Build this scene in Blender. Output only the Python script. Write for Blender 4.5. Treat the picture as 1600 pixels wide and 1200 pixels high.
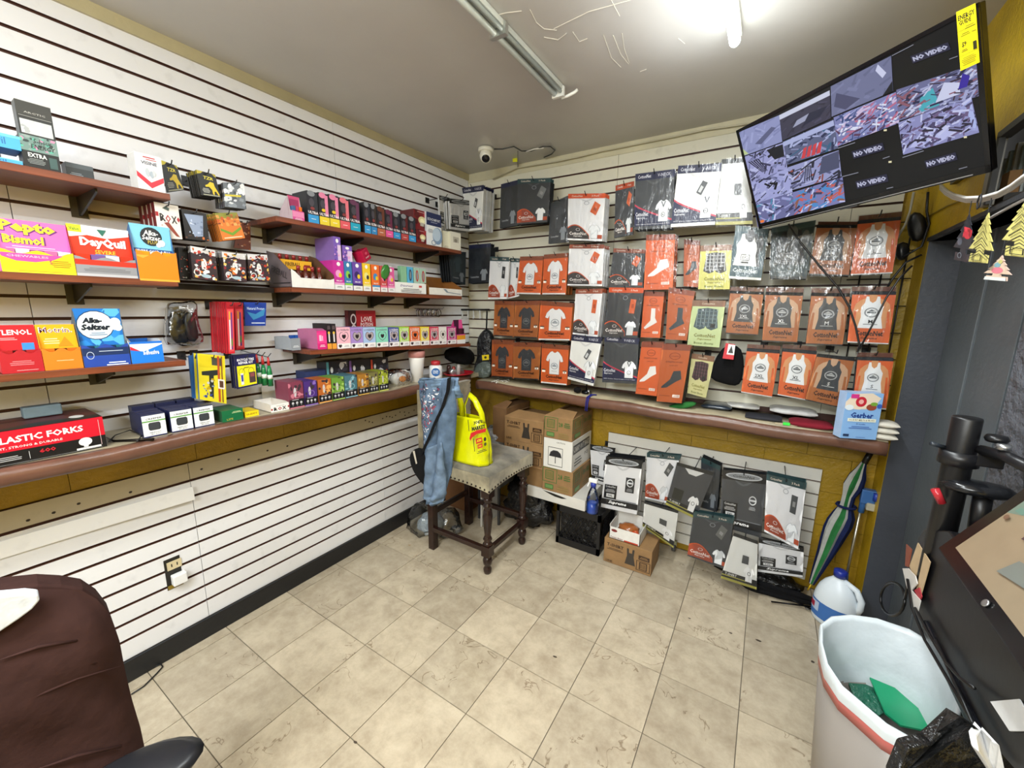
import bpy, bmesh, math, random
from mathutils import Vector as V, Matrix, noise
random.seed(7)
for o in list(bpy.data.objects): bpy.data.objects.remove(o)
SC=bpy.context.scene; COL=SC.collection
# ------------------------------------------------------------------ camera
CP=V((2.14511,-2.72103,1.58004)); FL=631.741
CF=V((-0.52309964,0.83264282,-0.18185899)); CR=V((0.84535137,0.53403927,0.01353227)); CU=V((-0.10838739,0.14665602,0.9832315))
cam=bpy.data.cameras.new('camera'); co=bpy.data.objects.new('camera',cam); COL.objects.link(co)
cam.sensor_fit='HORIZONTAL'; cam.sensor_width=36; cam.lens=FL/1600*36; cam.clip_start=.02
co.matrix_world=Matrix(((CR.x,CU.x,-CF.x,CP.x),(CR.y,CU.y,-CF.y,CP.y),(CR.z,CU.z,-CF.z,CP.z),(0,0,0,1)))
SC.camera=co
# ------------------------------------------------------------------ world, lights, exposure
W=bpy.data.worlds.new('world'); SC.world=W; W.use_nodes=True
W.node_tree.nodes['Background'].inputs[0].default_value=(.9,.95,1,1); W.node_tree.nodes['Background'].inputs[1].default_value=.35
SC.view_settings.view_transform='Standard'; SC.view_settings.look='None'; SC.view_settings.gamma=1
SC.view_settings.use_curve_mapping=False; SC.view_settings.exposure=0.04
def area(name,loc,sx,sy,power,rot=(0,0,0),col=(1,.97,.9)):
    l=bpy.data.lights.new(name,'AREA'); l.shape='RECTANGLE'; l.size=sx; l.size_y=sy; l.energy=power; l.color=col
    o=bpy.data.objects.new(name,l); COL.objects.link(o); o.location=loc; o.rotation_euler=rot; return o
LC=(.93,.98,1)
area('tube_light',(1.92,-1.5,2.553),.05,1.35,28,col=LC)
area('tube_uplight',(1.92,-1.5,2.40),.5,1.4,6,(math.pi,0,0),col=LC)
area('rear_fill_light',(1.3,-3.4,2.54),.3,1.4,58,col=LC)  # fill light added behind the camera, no fixture modelled there
area('rear_ceiling_fill',(1.3,-3.3,2.2),1.2,1.6,34,(math.pi,0,0),col=LC)  # upward fill added only to brighten the ceiling
area('front_fill_light',(2.2,-4.3,2.3),1.6,.3,64,(math.radians(50),0,0),col=LC)  # unseen area light added for flat frontal fill, aimed at back wall
# ------------------------------------------------------------------ helpers
def un(px,py,ax,v):
    d=CF+CR*((px-800)/FL)-CU*((py-600)/FL); i='xyz'.index(ax); t=(v-CP[i])/d[i]; return CP+d*t
def unp(px,py,P0,N):
    d=CF+CR*((px-800)/FL)-CU*((py-600)/FL); return CP+d*((P0-CP).dot(N)/d.dot(N))
def at(px,py,t): return CP+(CF+CR*((px-800)/FL)-CU*((py-600)/FL))*t
def sv(unk,P,px=None,py=None):
    """solve one coordinate of a point on a real plane from where the photo shows it"""
    i='xyz'.index(unk); A=V(P); A[i]=0; A=A-CP; E=V((0,0,0)); E[i]=1
    if px is not None: k=(px-800)/FL; D=CR-CF*k
    else: k=(600-py)/FL; D=CU-CF*k
    return -A.dot(D)/E.dot(D)
def lin(c):
    if isinstance(c,str):
        c=[int(c[i:i+2],16)/255 for i in (0,2,4)]
    return tuple((x/12.92 if x<=.04045 else ((x+.055)/1.055)**2.4) for x in c[:3])+(1,)
MATS={}
def mat(k):
    if k in MATS: return MATS[k]
    m=bpy.data.materials.new(k); MATS[k]=m; m.use_nodes=True; nt=m.node_tree; N=nt.nodes; L=nt.links
    b=N['Principled BSDF']; a=N.new('ShaderNodeAttribute'); a.attribute_name='Col'
    def noise_(sc,det=3,co='Object'):
        t=N.new('ShaderNodeTexCoord'); n=N.new('ShaderNodeTexNoise'); n.inputs['Scale'].default_value=sc; n.inputs['Detail'].default_value=det
        L.new(t.outputs[co],n.inputs['Vector']); return n
    def bump(n,st,dist=.01):
        q=N.new('ShaderNodeBump'); q.inputs['Strength'].default_value=st; q.inputs['Distance'].default_value=dist
        L.new(n.outputs[0],q.inputs['Height']); L.new(q.outputs[0],b.inputs['Normal'])
    def tint(n,lo,hi,p0=.3,p1=.7,src=None):
        r=N.new('ShaderNodeValToRGB'); r.color_ramp.elements[0].position=p0; r.color_ramp.elements[1].position=p1
        r.color_ramp.elements[0].color=(lo,lo,lo,1) if not isinstance(lo,tuple) else lo; r.color_ramp.elements[1].color=(hi,hi,hi,1) if not isinstance(hi,tuple) else hi
        L.new(n.outputs[0],r.inputs[0]); x=N.new('ShaderNodeMix'); x.data_type='RGBA'; x.blend_type='MULTIPLY'; x.inputs[0].default_value=1
        L.new((src or a.outputs['Color']),x.inputs[6]); L.new(r.outputs[0],x.inputs[7]); L.new(x.outputs[2],b.inputs['Base Color']); return x.outputs[2]
    L.new(a.outputs['Color'],b.inputs['Base Color'])
    R=b.inputs['Roughness']; S=b.inputs['Specular IOR Level']
    if k=='card': R.default_value=.45; tint(noise_(30),.9,1.)
    elif k=='print': R.default_value=.4
    elif k=='gloss': R.default_value=.18; tint(noise_(20),.92,1.)
    elif k=='cloth': R.default_value=.9; S.default_value=.2; n=noise_(25,5); tint(n,.82,1.05); bump(n,.5,.006)
    elif k=='velvet': R.default_value=.8; S.default_value=.2; n=noise_(9,5); tint(n,.5,1.25,.35,.65); bump(noise_(60,3),.3,.003); b.inputs['Sheen Weight'].default_value=.4
    elif k=='jean': R.default_value=.9; S.default_value=.2; n=noise_(18,6); tint(n,.65,1.25); bump(noise_(30,5),.5,.01)
    elif k=='plain': R.default_value=.5
    elif k=='plastic': R.default_value=.35; bump(noise_(40,2),.08,.003)
    elif k=='metal': R.default_value=.3; b.inputs['Metallic'].default_value=.9
    elif k=='board': R.default_value=.75; n=noise_(14,6); tint(n,.85,1.05)
    elif k=='wood':
        R.default_value=.4; t=N.new('ShaderNodeTexCoord'); mp=N.new('ShaderNodeMapping'); mp.inputs['Scale'].default_value=(30,2,30)
        n=N.new('ShaderNodeTexNoise'); n.inputs['Scale'].default_value=2.5; n.inputs['Detail'].default_value=5; L.new(t.outputs['Object'],mp.inputs[0]); L.new(mp.outputs[0],n.inputs['Vector']); tint(n,.55,1.15)
    elif k=='darkwood': R.default_value=.25; tint(noise_(12,5),.6,1.2)
    elif k=='laminate': R.default_value=.38; n=noise_(3.5,7,'Generated'); tint(noise_(16,8),.86,1.,.22,.42)
    elif k=='paint': R.default_value=.45; n=noise_(60,6); tint(noise_(5,5),.72,1.12); bump(n,.55,.008)
    elif k=='graypaint': R.default_value=.42; n=noise_(45,5); tint(noise_(4,5),.85,1.1); bump(n,.25,.006)
    elif k=='stucco': R.default_value=.5; n=noise_(26,6); bump(n,1.,.03)
    elif k=='ceiling':
        R.default_value=.33; n=noise_(2.2,4); tint(n,.93,1.04); bump(noise_(7,5),.12,.02)
    elif k=='tile':
        R.default_value=.27; oi=N.new('ShaderNodeObjectInfo'); t=N.new('ShaderNodeTexCoord'); ad=N.new('ShaderNodeVectorMath'); ad.operation='MULTIPLY_ADD'
        cx=N.new('ShaderNodeCombineXYZ'); L.new(oi.outputs['Random'],cx.inputs[0]); L.new(oi.outputs['Random'],cx.inputs[1]); L.new(oi.outputs['Random'],cx.inputs[2])
        L.new(cx.outputs[0],ad.inputs[0]); ad.inputs[1].default_value=(31,57,13); L.new(t.outputs['Object'],ad.inputs[2])
        n=N.new('ShaderNodeTexNoise'); n.inputs['Scale'].default_value=9; n.inputs['Detail'].default_value=9; n.inputs['Roughness'].default_value=.72; n.inputs['Distortion'].default_value=.15; L.new(ad.outputs[0],n.inputs['Vector'])
        c1=tint(n,(.74,.71,.67,1),(1.08,1.08,1.06,1),.32,.62)
        v=N.new('ShaderNodeTexNoise'); v.inputs['Scale'].default_value=9; v.inputs['Detail'].default_value=3; v.inputs['Distortion'].default_value=.9; L.new(ad.outputs[0],v.inputs['Vector'])
        mm=N.new('ShaderNodeMath'); mm.operation='SUBTRACT'; mm.inputs[1].default_value=.5; L.new(v.outputs[0],mm.inputs[0]); ab=N.new('ShaderNodeMath'); ab.operation='ABSOLUTE'; L.new(mm.outputs[0],ab.inputs[0])
        mk=N.new('ShaderNodeTexNoise'); mk.inputs['Scale'].default_value=4; mk.inputs['Detail'].default_value=2; L.new(ad.outputs[0],mk.inputs['Vector'])
        mr=N.new('ShaderNodeMapRange'); mr.inputs[1].default_value=.46; mr.inputs[2].default_value=.6; mr.inputs[3].default_value=.25; mr.inputs[4].default_value=0; L.new(mk.outputs[0],mr.inputs[0])
        ad2=N.new('ShaderNodeMath'); ad2.operation='ADD'; L.new(ab.outputs[0],ad2.inputs[0]); L.new(mr.outputs[0],ad2.inputs[1])
        c2=tint(ad2,(.5,.45,.4,1),(1,1,1,1),.0,.013,c1)
        rr=N.new('ShaderNodeMapRange'); rr.inputs[3].default_value=.84; rr.inputs[4].default_value=1.06; L.new(oi.outputs['Random'],rr.inputs[0])
        x=N.new('ShaderNodeMix'); x.data_type='RGBA'; x.blend_type='MULTIPLY'; x.inputs[0].default_value=1; L.new(c2,x.inputs[6]); L.new(rr.outputs[0],x.inputs[7]); L.new(x.outputs[2],b.inputs['Base Color'])
    elif k=='tape':R.default_value=.3; n=noise_(10,4); tint(n,.8,1.15); bump(noise_(14,4),.35,.01)
    elif k=='screen':
        R.default_value=.12; S.default_value=.15; L.new(a.outputs['Color'],b.inputs['Emission Color']); b.inputs['Emission Strength'].default_value=.95; b.inputs['Base Color'].default_value=(.01,.01,.01,1)
        for l in list(b.inputs['Base Color'].links): L.remove(l)
    elif k=='lamp':
        L.new(a.outputs['Color'],b.inputs['Emission Color']); b.inputs['Emission Strength'].default_value=9
    elif k in('film','clear'):
        N.remove(b); o=N['Material Output']; t=N.new('ShaderNodeBsdfTransparent'); t.inputs[0].default_value=(.95,.95,.95,1) if k=='film' else (.92,.94,.95,1)
        g=N.new('ShaderNodeBsdfGlossy'); g.inputs['Roughness'].default_value=.12; g.inputs[0].default_value=(.62,.62,.62,1)
        x=N.new('ShaderNodeMixShader'); f=N.new('ShaderNodeFresnel'); f.inputs[0].default_value=1.35
        ma=N.new('ShaderNodeMath'); ma.operation='ADD'; ma.inputs[1].default_value=.02 if k=='film' else .06; L.new(f.outputs[0],ma.inputs[0]); L.new(ma.outputs[0],x.inputs[0])
        L.new(t.outputs[0],x.inputs[1]); L.new(g.outputs[0],x.inputs[2]); L.new(x.outputs[0],o.inputs[0])
        tc=N.new('ShaderNodeTexCoord'); mp=N.new('ShaderNodeMapping'); mp.inputs['Scale'].default_value=(30,30,9) if k=='film' else (18,18,18)
        n=N.new('ShaderNodeTexNoise'); n.inputs['Scale'].default_value=1; n.inputs['Detail'].default_value=3; L.new(tc.outputs['Object'],mp.inputs[0]); L.new(mp.outputs[0],n.inputs['Vector'])
        q=N.new('ShaderNodeBump'); q.inputs['Strength'].default_value=.9; q.inputs['Distance'].default_value=.012; L.new(n.outputs[0],q.inputs['Height']); L.new(q.outputs[0],g.inputs['Normal']); L.new(q.outputs[0],f.inputs['Normal'])
    elif k=='liner': R.default_value=.35; n=noise_(9,4); tint(n,.9,1.05); bump(n,.35,.02)
    elif k=='blueliquid': R.default_value=.1; b.inputs['Transmission Weight'].default_value=.4
    elif k=='trashbag': R.default_value=.25; bump(noise_(22,5),1.,.03)
    return m
class MB:
    def __init__(s): s.v=[];s.f=[];s.c=[];s.m=[];s.mm=[];s.sm=[]
    def add(s,vs,fs,col,m='card',sm=False):
        n=len(s.v); s.v+=[tuple(p) for p in vs]; l=lin(col)
        if m not in s.mm: s.mm.append(m)
        i=s.mm.index(m)
        for f in fs: s.f.append(tuple(n+k for k in f)); s.c.append(l); s.m.append(i); s.sm.append(sm)
        return s
    def hexa(s,p,col,m='card'):   # p: 4 front (TL,TR,BR,BL) + 4 back
        return s.add(p,[(0,3,2,1),(4,5,6,7),(0,1,5,4),(1,2,6,5),(2,3,7,6),(3,0,4,7)],col,m)
    def box(s,a,b,col,m='card',Mx=None):
        x0,y0,z0=a;x1,y1,z1=b
        p=[V((x0,y0,z1)),V((x1,y0,z1)),V((x1,y0,z0)),V((x0,y0,z0)),V((x0,y1,z1)),V((x1,y1,z1)),V((x1,y1,z0)),V((x0,y1,z0))]
        if Mx: p=[Mx@q for q in p]
        return s.hexa(p,col,m)
    def tube(s,pts,r,col,m='plain',n=8,cap=True):
        pts=[V(p) for p in pts]; R=r if isinstance(r,(list,tuple)) else [r]*len(pts); vs=[];fs=[]; up=V((0,0,1)); px=None
        for i,p in enumerate(pts):
            d=(pts[min(i+1,len(pts)-1)]-pts[max(i-1,0)]).normalized()
            x=d.cross(V((0,0,1)) if px is None else px.cross(d)) if px is None else px-d*px.dot(d)
            if px is None: 
                x=d.cross(V((0,0,1)))
                if x.length<.01: x=d.cross(V((1,0,0)))
            x.normalize(); y=d.cross(x); px=x
            for k in range(n):
                a=2*math.pi*k/n; vs.append(p+(x*math.cos(a)+y*math.sin(a))*R[i])
        for i in range(len(pts)-1):
            for k in range(n): fs.append((i*n+k,i*n+(k+1)%n,(i+1)*n+(k+1)%n,(i+1)*n+k))
        if cap: fs.append(tuple(range(n))[::-1]); fs.append(tuple((len(pts)-1)*n+k for k in range(n)))
        return s.add(vs,fs,col,m,n>4)
    def lathe(s,prof,c,col,m='plain',n=16,sx=1,sy=1,Mx=None):
        vs=[];fs=[];c=V(c)
        for r,z in prof:
            for k in range(n):
                a=2*math.pi*k/n; q=V((math.cos(a)*r*sx,math.sin(a)*r*sy,z)); vs.append(c+(Mx@q if Mx else q))
        for i in range(len(prof)-1):
            for k in range(n): fs.append((i*n+k,i*n+(k+1)%n,(i+1)*n+(k+1)%n,(i+1)*n+k))
        fs.append(tuple(range(n))[::-1]); fs.append(tuple((len(prof)-1)*n+k for k in range(n)))
        return s.add(vs,fs,col,m,True)
    def grid(s,fn,nu,nv,col,m='cloth',sm=True):
        vs=[fn(i/nu,j/nv) for j in range(nv+1) for i in range(nu+1)]
        fs=[(j*(nu+1)+i,j*(nu+1)+i+1,(j+1)*(nu+1)+i+1,(j+1)*(nu+1)+i) for j in range(nv) for i in range(nu)]
        return s.add(vs,fs,col,m,sm)
    def prism(s,pts,d,col,m='card'):
        n=len(pts); pts=[V(p) for p in pts]; d=V(d)
        return s.add(pts+[p+d for p in pts],[tuple(range(n)),tuple(range(2*n-1,n-1,-1))]+[(i,n+i,n+(i+1)%n,(i+1)%n) for i in range(n)],col,m)
    def build(s,name,parent=None,solid=0,bev=0,sub=0,kind=None):
        me=bpy.data.meshes.new(name); me.from_pydata(s.v,[],s.f)
        for k in s.mm: me.materials.append(mat(k))
        me.polygons.foreach_set('material_index',s.m); me.polygons.foreach_set('use_smooth',s.sm)
        at_=me.color_attributes.new('Col','FLOAT_COLOR','CORNER'); buf=[]
        for p,c in zip(me.polygons,s.c): buf+=list(c)*p.loop_total
        at_.data.foreach_set('color',buf); me.update()
        o=bpy.data.objects.new(name,me); COL.objects.link(o)
        if parent is not None: o.parent=parent; 
        if solid: q=o.modifiers.new('s','SOLIDIFY'); q.thickness=solid; q.offset=0
        if bev: q=o.modifiers.new('b','BEVEL'); q.width=bev; q.segments=2; q.limit_method='ANGLE'
        if sub: q=o.modifiers.new('u','SUBSURF'); q.levels=sub; q.render_levels=sub
        if kind: o['kind']=kind
        return o
# every mesh is written in world coordinates; an Empty root gets its base point and children are compensated at the end
ROOTS=[]
def thing(name,label,cat,base=(0,0,0),group=None):
    o=bpy.data.objects.new(name,None); COL.objects.link(o); o.empty_display_size=.05
    o['label']=label; o['category']=cat
    if group: o['group']=group
    ROOTS.append((o,V(base))); return o
def cut(s,n=12): return ' '.join(s.split()[:n])
def tag(o,label,cat,group=None,kind=None):
    o['label']=label; o['category']=cat
    if group: o['group']=group
    if kind: o['kind']=kind
    return o
def dup(root,off,label=None,group=None):
    settle(root); r=root.copy(); COL.objects.link(r); r.location=V(root.location)+V(off)
    if label: r['label']=label
    if group: r['group']=group
    for ch in list(root.children):
        c=ch.copy(); COL.objects.link(c); c.parent=r
        for g in list(ch.children):
            d=g.copy(); COL.objects.link(d); d.parent=c
    return r
def settle(only=None):
    for o,b in list(ROOTS):
        if only is not None and o is not only: continue
        ROOTS.remove((o,b))
        o.location=b; mi=Matrix.Translation(-b)
        seen=set()
        def w(c):
            if c.data and c.data.name not in seen: seen.add(c.data.name); c.data.transform(mi)
            for g in c.children: w(g)
        for c in o.children: w(c)
TXT={}
def tmesh(t,bold=.0,shear=0,res=1):
    k=(t,bold,shear)
    if k in TXT: return TXT[k]
    cu=bpy.data.curves.new('t','FONT'); cu.body=t; cu.resolution_u=res; cu.offset=bold; cu.shear=shear
    o=bpy.data.objects.new('t',cu); COL.objects.link(o); bpy.context.view_layer.update()
    me=bpy.data.meshes.new_from_object(o.evaluated_get(bpy.context.evaluated_depsgraph_get()))
    vs=[(v.co.x,v.co.y) for v in me.vertices]; fs=[tuple(p.vertices) for p in me.polygons]
    bpy.data.objects.remove(o); bpy.data.meshes.remove(me); bpy.data.curves.remove(cu)
    if vs:
        x0=min(v[0] for v in vs);x1=max(v[0] for v in vs);y0=min(v[1] for v in vs);y1=max(v[1] for v in vs)
        vs=[((a-x0),(b-y0)) for a,b in vs]; TXT[k]=(vs,fs,x1-x0,y1-y0)
    else: TXT[k]=([],[],1,1)
    return TXT[k]
class Pr:
    """flat print laid on a quad face (TL,TR,BR,BL): u right, v up"""
    def __init__(s,q,o=.0006,m='print',mb=None):
        s.q=[V(p) for p in q]; s.w=(s.q[1]-s.q[0]).length; s.h=(s.q[3]-s.q[0]).length
        s.n=(s.q[3]-s.q[0]).cross(s.q[1]-s.q[0]).normalized(); s.o=o; s.m=m; s.mb=mb or MB()
    def P(s,u,v,o=0):
        a,b,c,d=s.q; t=a.lerp(b,u); k=d.lerp(c,u); return k.lerp(t,v)+s.n*(s.o+o)
    def nx(s): s.o+=.00022
    def poly(s,pts,col):
        s.mb.add([s.P(u,v) for u,v in pts],[tuple(range(len(pts)))],col,s.m); s.nx(); return s
    def r(s,u0,v0,u1,v1,col): return s.poly([(u0,v0),(u1,v0),(u1,v1),(u0,v1)],col)
    def e(s,cx,cy,rx,ry,col,n=18): return s.poly([(cx+rx*math.cos(2*math.pi*i/n),cy+ry*math.sin(2*math.pi*i/n)) for i in range(n)],col)
    def ring(s,cx,cy,rx,ry,col,t=.12,n=18):
        o4,k4=(math.pi/4,1.414) if n==4 else (0,1)
        a=[(cx+k4*rx*math.cos(o4+2*math.pi*i/n),cy+k4*ry*math.sin(o4+2*math.pi*i/n)) for i in range(n)]; b=[(cx+(x-cx)*(1-t),cy+(y-cy)*(1-t)) for x,y in a]
        s.mb.add([s.P(*p) for p in a+b],[(i,(i+1)%n,n+(i+1)%n,n+i) for i in range(n)],col,s.m); s.nx(); return s
    def sh(s,pts,u0,v0,u1,v1,col): return s.poly([(u0+(u1-u0)*x,v0+(v1-v0)*y) for x,y in pts],col)
    def t(s,t,cx,cy,hv,col,w=None,rot=0,b=.015,sk=0,al='c'):
        vs,fs,tw,th=tmesh(t,b,sk)
        if not vs: return s
        H=hv*s.h; k=H/max(th,.3); kw=k if w is None else w*s.w/tw
        ox={'c':-tw/2,'l':0,'r':-tw}[al]; ca,sa=math.cos(rot),math.sin(rot); out=[]
        for x,y in vs:
            X=(x+ox)*kw;Y=(y-th/2)*k; out.append(s.P(cx+(X*ca-Y*sa)/s.w,cy+(X*sa+Y*ca)/s.h))
        s.mb.add(out,fs,col,s.m); s.nx(); return s
    def lines(s,cx,cy,w,hv,n,col,seed=1):
        R=random.Random(seed)
        for i in range(n):
            y=cy-i*hv; ww=w*R.uniform(.7,1); s.mb.add([s.P(cx-ww/2,y-hv*.22),s.P(cx+ww/2,y-hv*.22),s.P(cx+ww/2,y+hv*.22),s.P(cx-ww/2,y+hv*.22)],[(0,1,2,3)],col,s.m)
        s.nx(); return s
    def blobs(s,n,u0,v0,u1,v1,cols,sz,seed=3):
        R=random.Random(seed)
        for i in range(n):
            if s.m=='screen':
                cx=R.uniform(u0,u1);cy=R.uniform(v0,v1);L_=R.uniform(.5,1.6)*sz;T_=R.uniform(.1,.35)*sz;an=R.choice((.3,.5,-.6,1.2))+R.uniform(-.25,.25);ca,sa=math.cos(an),math.sin(an)
                s.mb.add([s.P(min(max(cx+x*ca-y*sa,u0),u1),min(max(cy+(x*sa+y*ca)*1.5,v0),v1),i*.000004) for x,y in ((-L_,-T_),(L_,-T_),(L_,T_),(-L_,T_))],[(0,1,2,3)],R.choice(cols),s.m); continue
            cx=R.uniform(u0,u1);cy=R.uniform(v0,v1);a=R.uniform(.3,1)*sz;bb=R.uniform(.3,1)*sz*s.w/s.h; k=R.randint(4,7);ph=R.random()*6
            s.mb.add([s.P(min(max(cx+a*math.cos(ph+2*math.pi*j/k)*R.uniform(.6,1),u0),u1),min(max(cy+bb*math.sin(ph+2*math.pi*j/k)*R.uniform(.6,1),v0),v1),i*.00001) for j in range(k)],[tuple(range(k))],R.choice(cols),s.m)
        s.nx(); return s
TEE=[(.24,.95),(.36,1),(.42,.95),(.5,.93),(.58,.95),(.64,1),(.76,.95),(.93,.78),(1,.58),(.86,.54),(.79,.68),(.78,0),(.22,0),(.21,.68),(.14,.54),(0,.58),(.07,.78)]
TANK=[(.24,1),(.34,1),(.38,.86),(.5,.8),(.62,.86),(.66,1),(.76,1),(.8,.8),(.93,.66),(.9,.35),(1,0),(0,0),(.1,.35),(.07,.66),(.2,.8)]
TORSO=[(0,.0),(.02,.45),(.08,.72),(.2,.84),(.38,.92),(.41,1),(.59,1),(.62,.92),(.8,.84),(.92,.72),(.98,.45),(1,0)]
SOCKL=[(.45,1),(.75,1),(.78,.55),(.95,.35),(.6,.2),(.1,0),(0,.08),(.45,.42)]
SOCKS=[(.55,.95),(.9,1),(1,.55),(.72,.38),(.3,.05),(0,0),(.02,.1),(.42,.5)]
SHORT=[(.12,.95),(.5,1),(.88,.95),(1,.12),(.75,0),(.55,.08),(.5,.2),(.45,.08),(.25,0),(0,.12)]
OR='DA662E'; BR='AC6430'; NV='1C2144'; DK='3B3F45'; WH='E9E9EA'; SK='D99A66'; RU='A8452A'; TL_='2F4B4E'; BK='16171A'
# ------------------------------------------------------------------ setting
S=.0762
floor=MB().box((-.3,-5,-.06),(4,.1,-.004),'6A6152','plain').build('floor'); floor['kind']='structure'
tx0=.0731; ty0=-.455
def tl(x0,y0,x1,y1):
    g=.0018; m=MB(); m.box((x0+g,y0+g,-.004),(x1-g,y1-g,.0),'BFB29C','tile'); o=m.build('tile',floor); return o
xs=[-.02,tx0]+[tx0+.305*i for i in range(1,11)]
ys=[0.0,-.15,ty0]+[ty0-.305*j for j in range(1,10)]
ys=[0.0,ty0+.305]+[ty0-.305*j for j in range(0,10)]
for i in range(len(xs)-1):
    for j in range(len(ys)-1): tl(xs[i],ys[j+1],xs[i+1],ys[j])
# dark scuffs and chips in the tiles
m=MB()
for px,py,a,b in ((1077,966,7,3),(1142,989,9,4),(1186,1001,12,5),(1270,1034,7,5),(852,863,6,3),(942,910,5,2),(867,1026,9,4),(555,1160,8,4),(640,852,9,5)):
    c=un(px,py,'z',.0006); r=random.Random(px); m.add([c+V((math.cos(k)*a*.0013*r.uniform(.6,1.1),math.sin(k)*b*.0016*r.uniform(.6,1.1),0)) for k in (0,1,2,3,4,5)],[tuple(range(6))],'4A3F33' if px!=640 else 'A5865A','plain')
o=m.build('floor_scuffs',floor,kind='stuff')
# left wall
wl=MB().box((-.15,-3.4,0),(-.02,.15,2.62),'AD8F20','paint').build('wall_left'); wl['kind']='structure'
zA=2.5159; CTL=1.09
def slats(wall,axis,u0,u1,zs,joints,col='E9EAEF',nm='slat',skip=None):
    cuts=[u0]+[j for j in joints if u0<j<u1]+[u1]
    for za,zb in zs:
        for a,b in zip(cuts[:-1],cuts[1:]):
            g=.0012; m=MB()
            if axis=='y':
                m.box((-.0125,a+g,za),(0,b-g,zb),col,'laminate')
            else: m.box((a+g,0,za),(b-g,.0125,zb),col,'laminate')
            m.c[-4]=m.c[-2]=lin('5A372A'); m.build(nm,wall)
gw=.0055
MB().box((-.02,-3.4,1.0),(-.0125,0,2.574),'4A2A20','plain').build('slat_backing',wl)
MB().box((-.02,-3.4,.09),(-.0125,0,.878),'4A2A20','plain').build('slat_backing',wl)
zz=[(2.574,zA+gw)]
k=0
zs=[(zA+gw,2.574)]
while zA-(k+1)*S>1.0: zs.append((zA-(k+1)*S+gw,zA-k*S-gw)); k+=1
slats(wl,'y',-3.4,0,zs,[-2.41,-1.192])
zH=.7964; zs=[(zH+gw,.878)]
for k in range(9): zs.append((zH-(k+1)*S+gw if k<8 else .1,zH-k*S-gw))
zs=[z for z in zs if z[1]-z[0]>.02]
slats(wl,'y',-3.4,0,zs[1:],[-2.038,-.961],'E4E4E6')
slats(wl,'y',-3.4,0,zs[:1],[-2.038,-.961],'B3A890')
MB().box((-.02,-3.4,2.574),(.012,0,2.62),'B5AB88','graypaint').build('trim_1')['kind']='structure'
for y in range(8):   # painted block band between panel and counter
    MB().box((-.02,-3.2+.4*y+.001,.884),(-.008,-2.8+.4*y-.001,1.03),'A5831A','paint').build('block',wl)
# screw holes in beige strip
m=MB()
for px,py in ((44,813),(84,801),(123,787),(204,769),(315,733),(373,718),(418,704),(449,697),(571,657),(577,659),(582,660),(598,654),(604,651),(609,651),(613,652),(618,649),(625,644),(632,644),(633,649),(639,645),(647,641)):
    c=un(px,py,'x',.0008); m.add([c+V((0,math.cos(k)*.006,math.sin(k)*.005)) for k in (0,1,2,3,4,5)],[(0,1,2,3,4,5)],'2A211C','plain')
m.build('screw_holes',wl,kind='stuff')
# loose strip curling off
m=MB(); m.grid(lambda u,v:V((.003+.014*u**3+.008*u**3*v,-3.3+u*1.262,.784-.012*u-.061*v)),20,1,'ECECEC','laminate',False); tag(m.build('loose_slat_cover',solid=.003),'loose white laminate strip curling off the lower slatwall','panel strip')
bb=MB().box((0,-3.4,0),(.014,0,.098),'17181B','graypaint').build('baseboard_left',bev=.002); bb['kind']='structure'
# outlet
m=MB(); a=un(255,877,'x',.001); b=un(287,912,'x',.001); y0,y1,z0,z1=a.y,b.y+.0,b.z,a.z
t=thing('wall_outlet','beige wall outlet in a cut hole with a white charger plugged in','outlet',(0,(y0+y1)/2,z0))
MB().box((0,y0,z0),(.0012,y1,z1),'1D1A14','plain').build('cutout',t)
MB().box((.0012,y0+.002,z0+.002),(.003,y1-.002,z0+.02),'8A7220','paint').build('wall_patch',t)
pm=MB(); c=V((.003,y0+.035,z1-.035)); pm.box((.001,c.y-.026,c.z-.019),(.005,c.y+.026,c.z+.019),'CFC09A','plastic'); pm.box((.005,c.y-.012,c.z-.006),(.0058,c.y-.008,c.z+.008),'222222'); pm.box((.005,c.y+.008,c.z-.006),(.0058,c.y+.012,c.z+.008),'222222'); pm.build('socket',t)
ch=MB().box((.003,c.y-.02,z0+.022),(.035,c.y+.032,z0+.07),'E8E8E8','plastic').build('charger',t,bev=.004)
# back wall
wb=MB().box((-.15,.02,0),(2.7,.15,2.62),'AD8F20','paint').build('wall_back'); wb['kind']='structure'
zB=2.4857
MB().box((0,.0125,1.0),(2.62,.02,2.5),'4A2A20','plain').build('slat_backing',wb)
zs=[(zB+gw,2.556)]; k=0
while zB-(k+1)*S>.98: zs.append((zB-(k+1)*S+gw,zB-k*S-gw)); k+=1
slats(wb,'x',0.0,2.62,zs,[1.215,2.43],'E0DDCB')
MB().box((0,-.006,2.556),(2.7,.02,2.62),'D2CCB0','graypaint').build('trim_2')['kind']='structure'
for r_ in range(5):
    for c_ in range(-1,7):
        x0=max(.4*c_+(.2 if r_%2 else 0),0); x1=min(.4*c_+(.2 if r_%2 else 0)+.4,2.7)
        if x1-x0>.05: MB().box((x0+.001,.006,.2*r_+.001),(x1-.001,.02,.2*r_+.199),'A5831A','paint').build('block',wb)
# lower slat panel on the back wall
t=thing('slatwall_panel','white slatwall panel under the back counter holding shirt packs','panel',(1.87,0,.05))
MB().box((1.262,-.004,.05),(2.478,.005,.73),'4A2A20','plain').build('backing',t)
z=.73
while z>.08:
    MB().box((1.262,-.016,max(z-S+.009,.05)),(2.478,-.004,z),'DDDAD0','laminate').build('slat',t); z-=S
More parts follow.
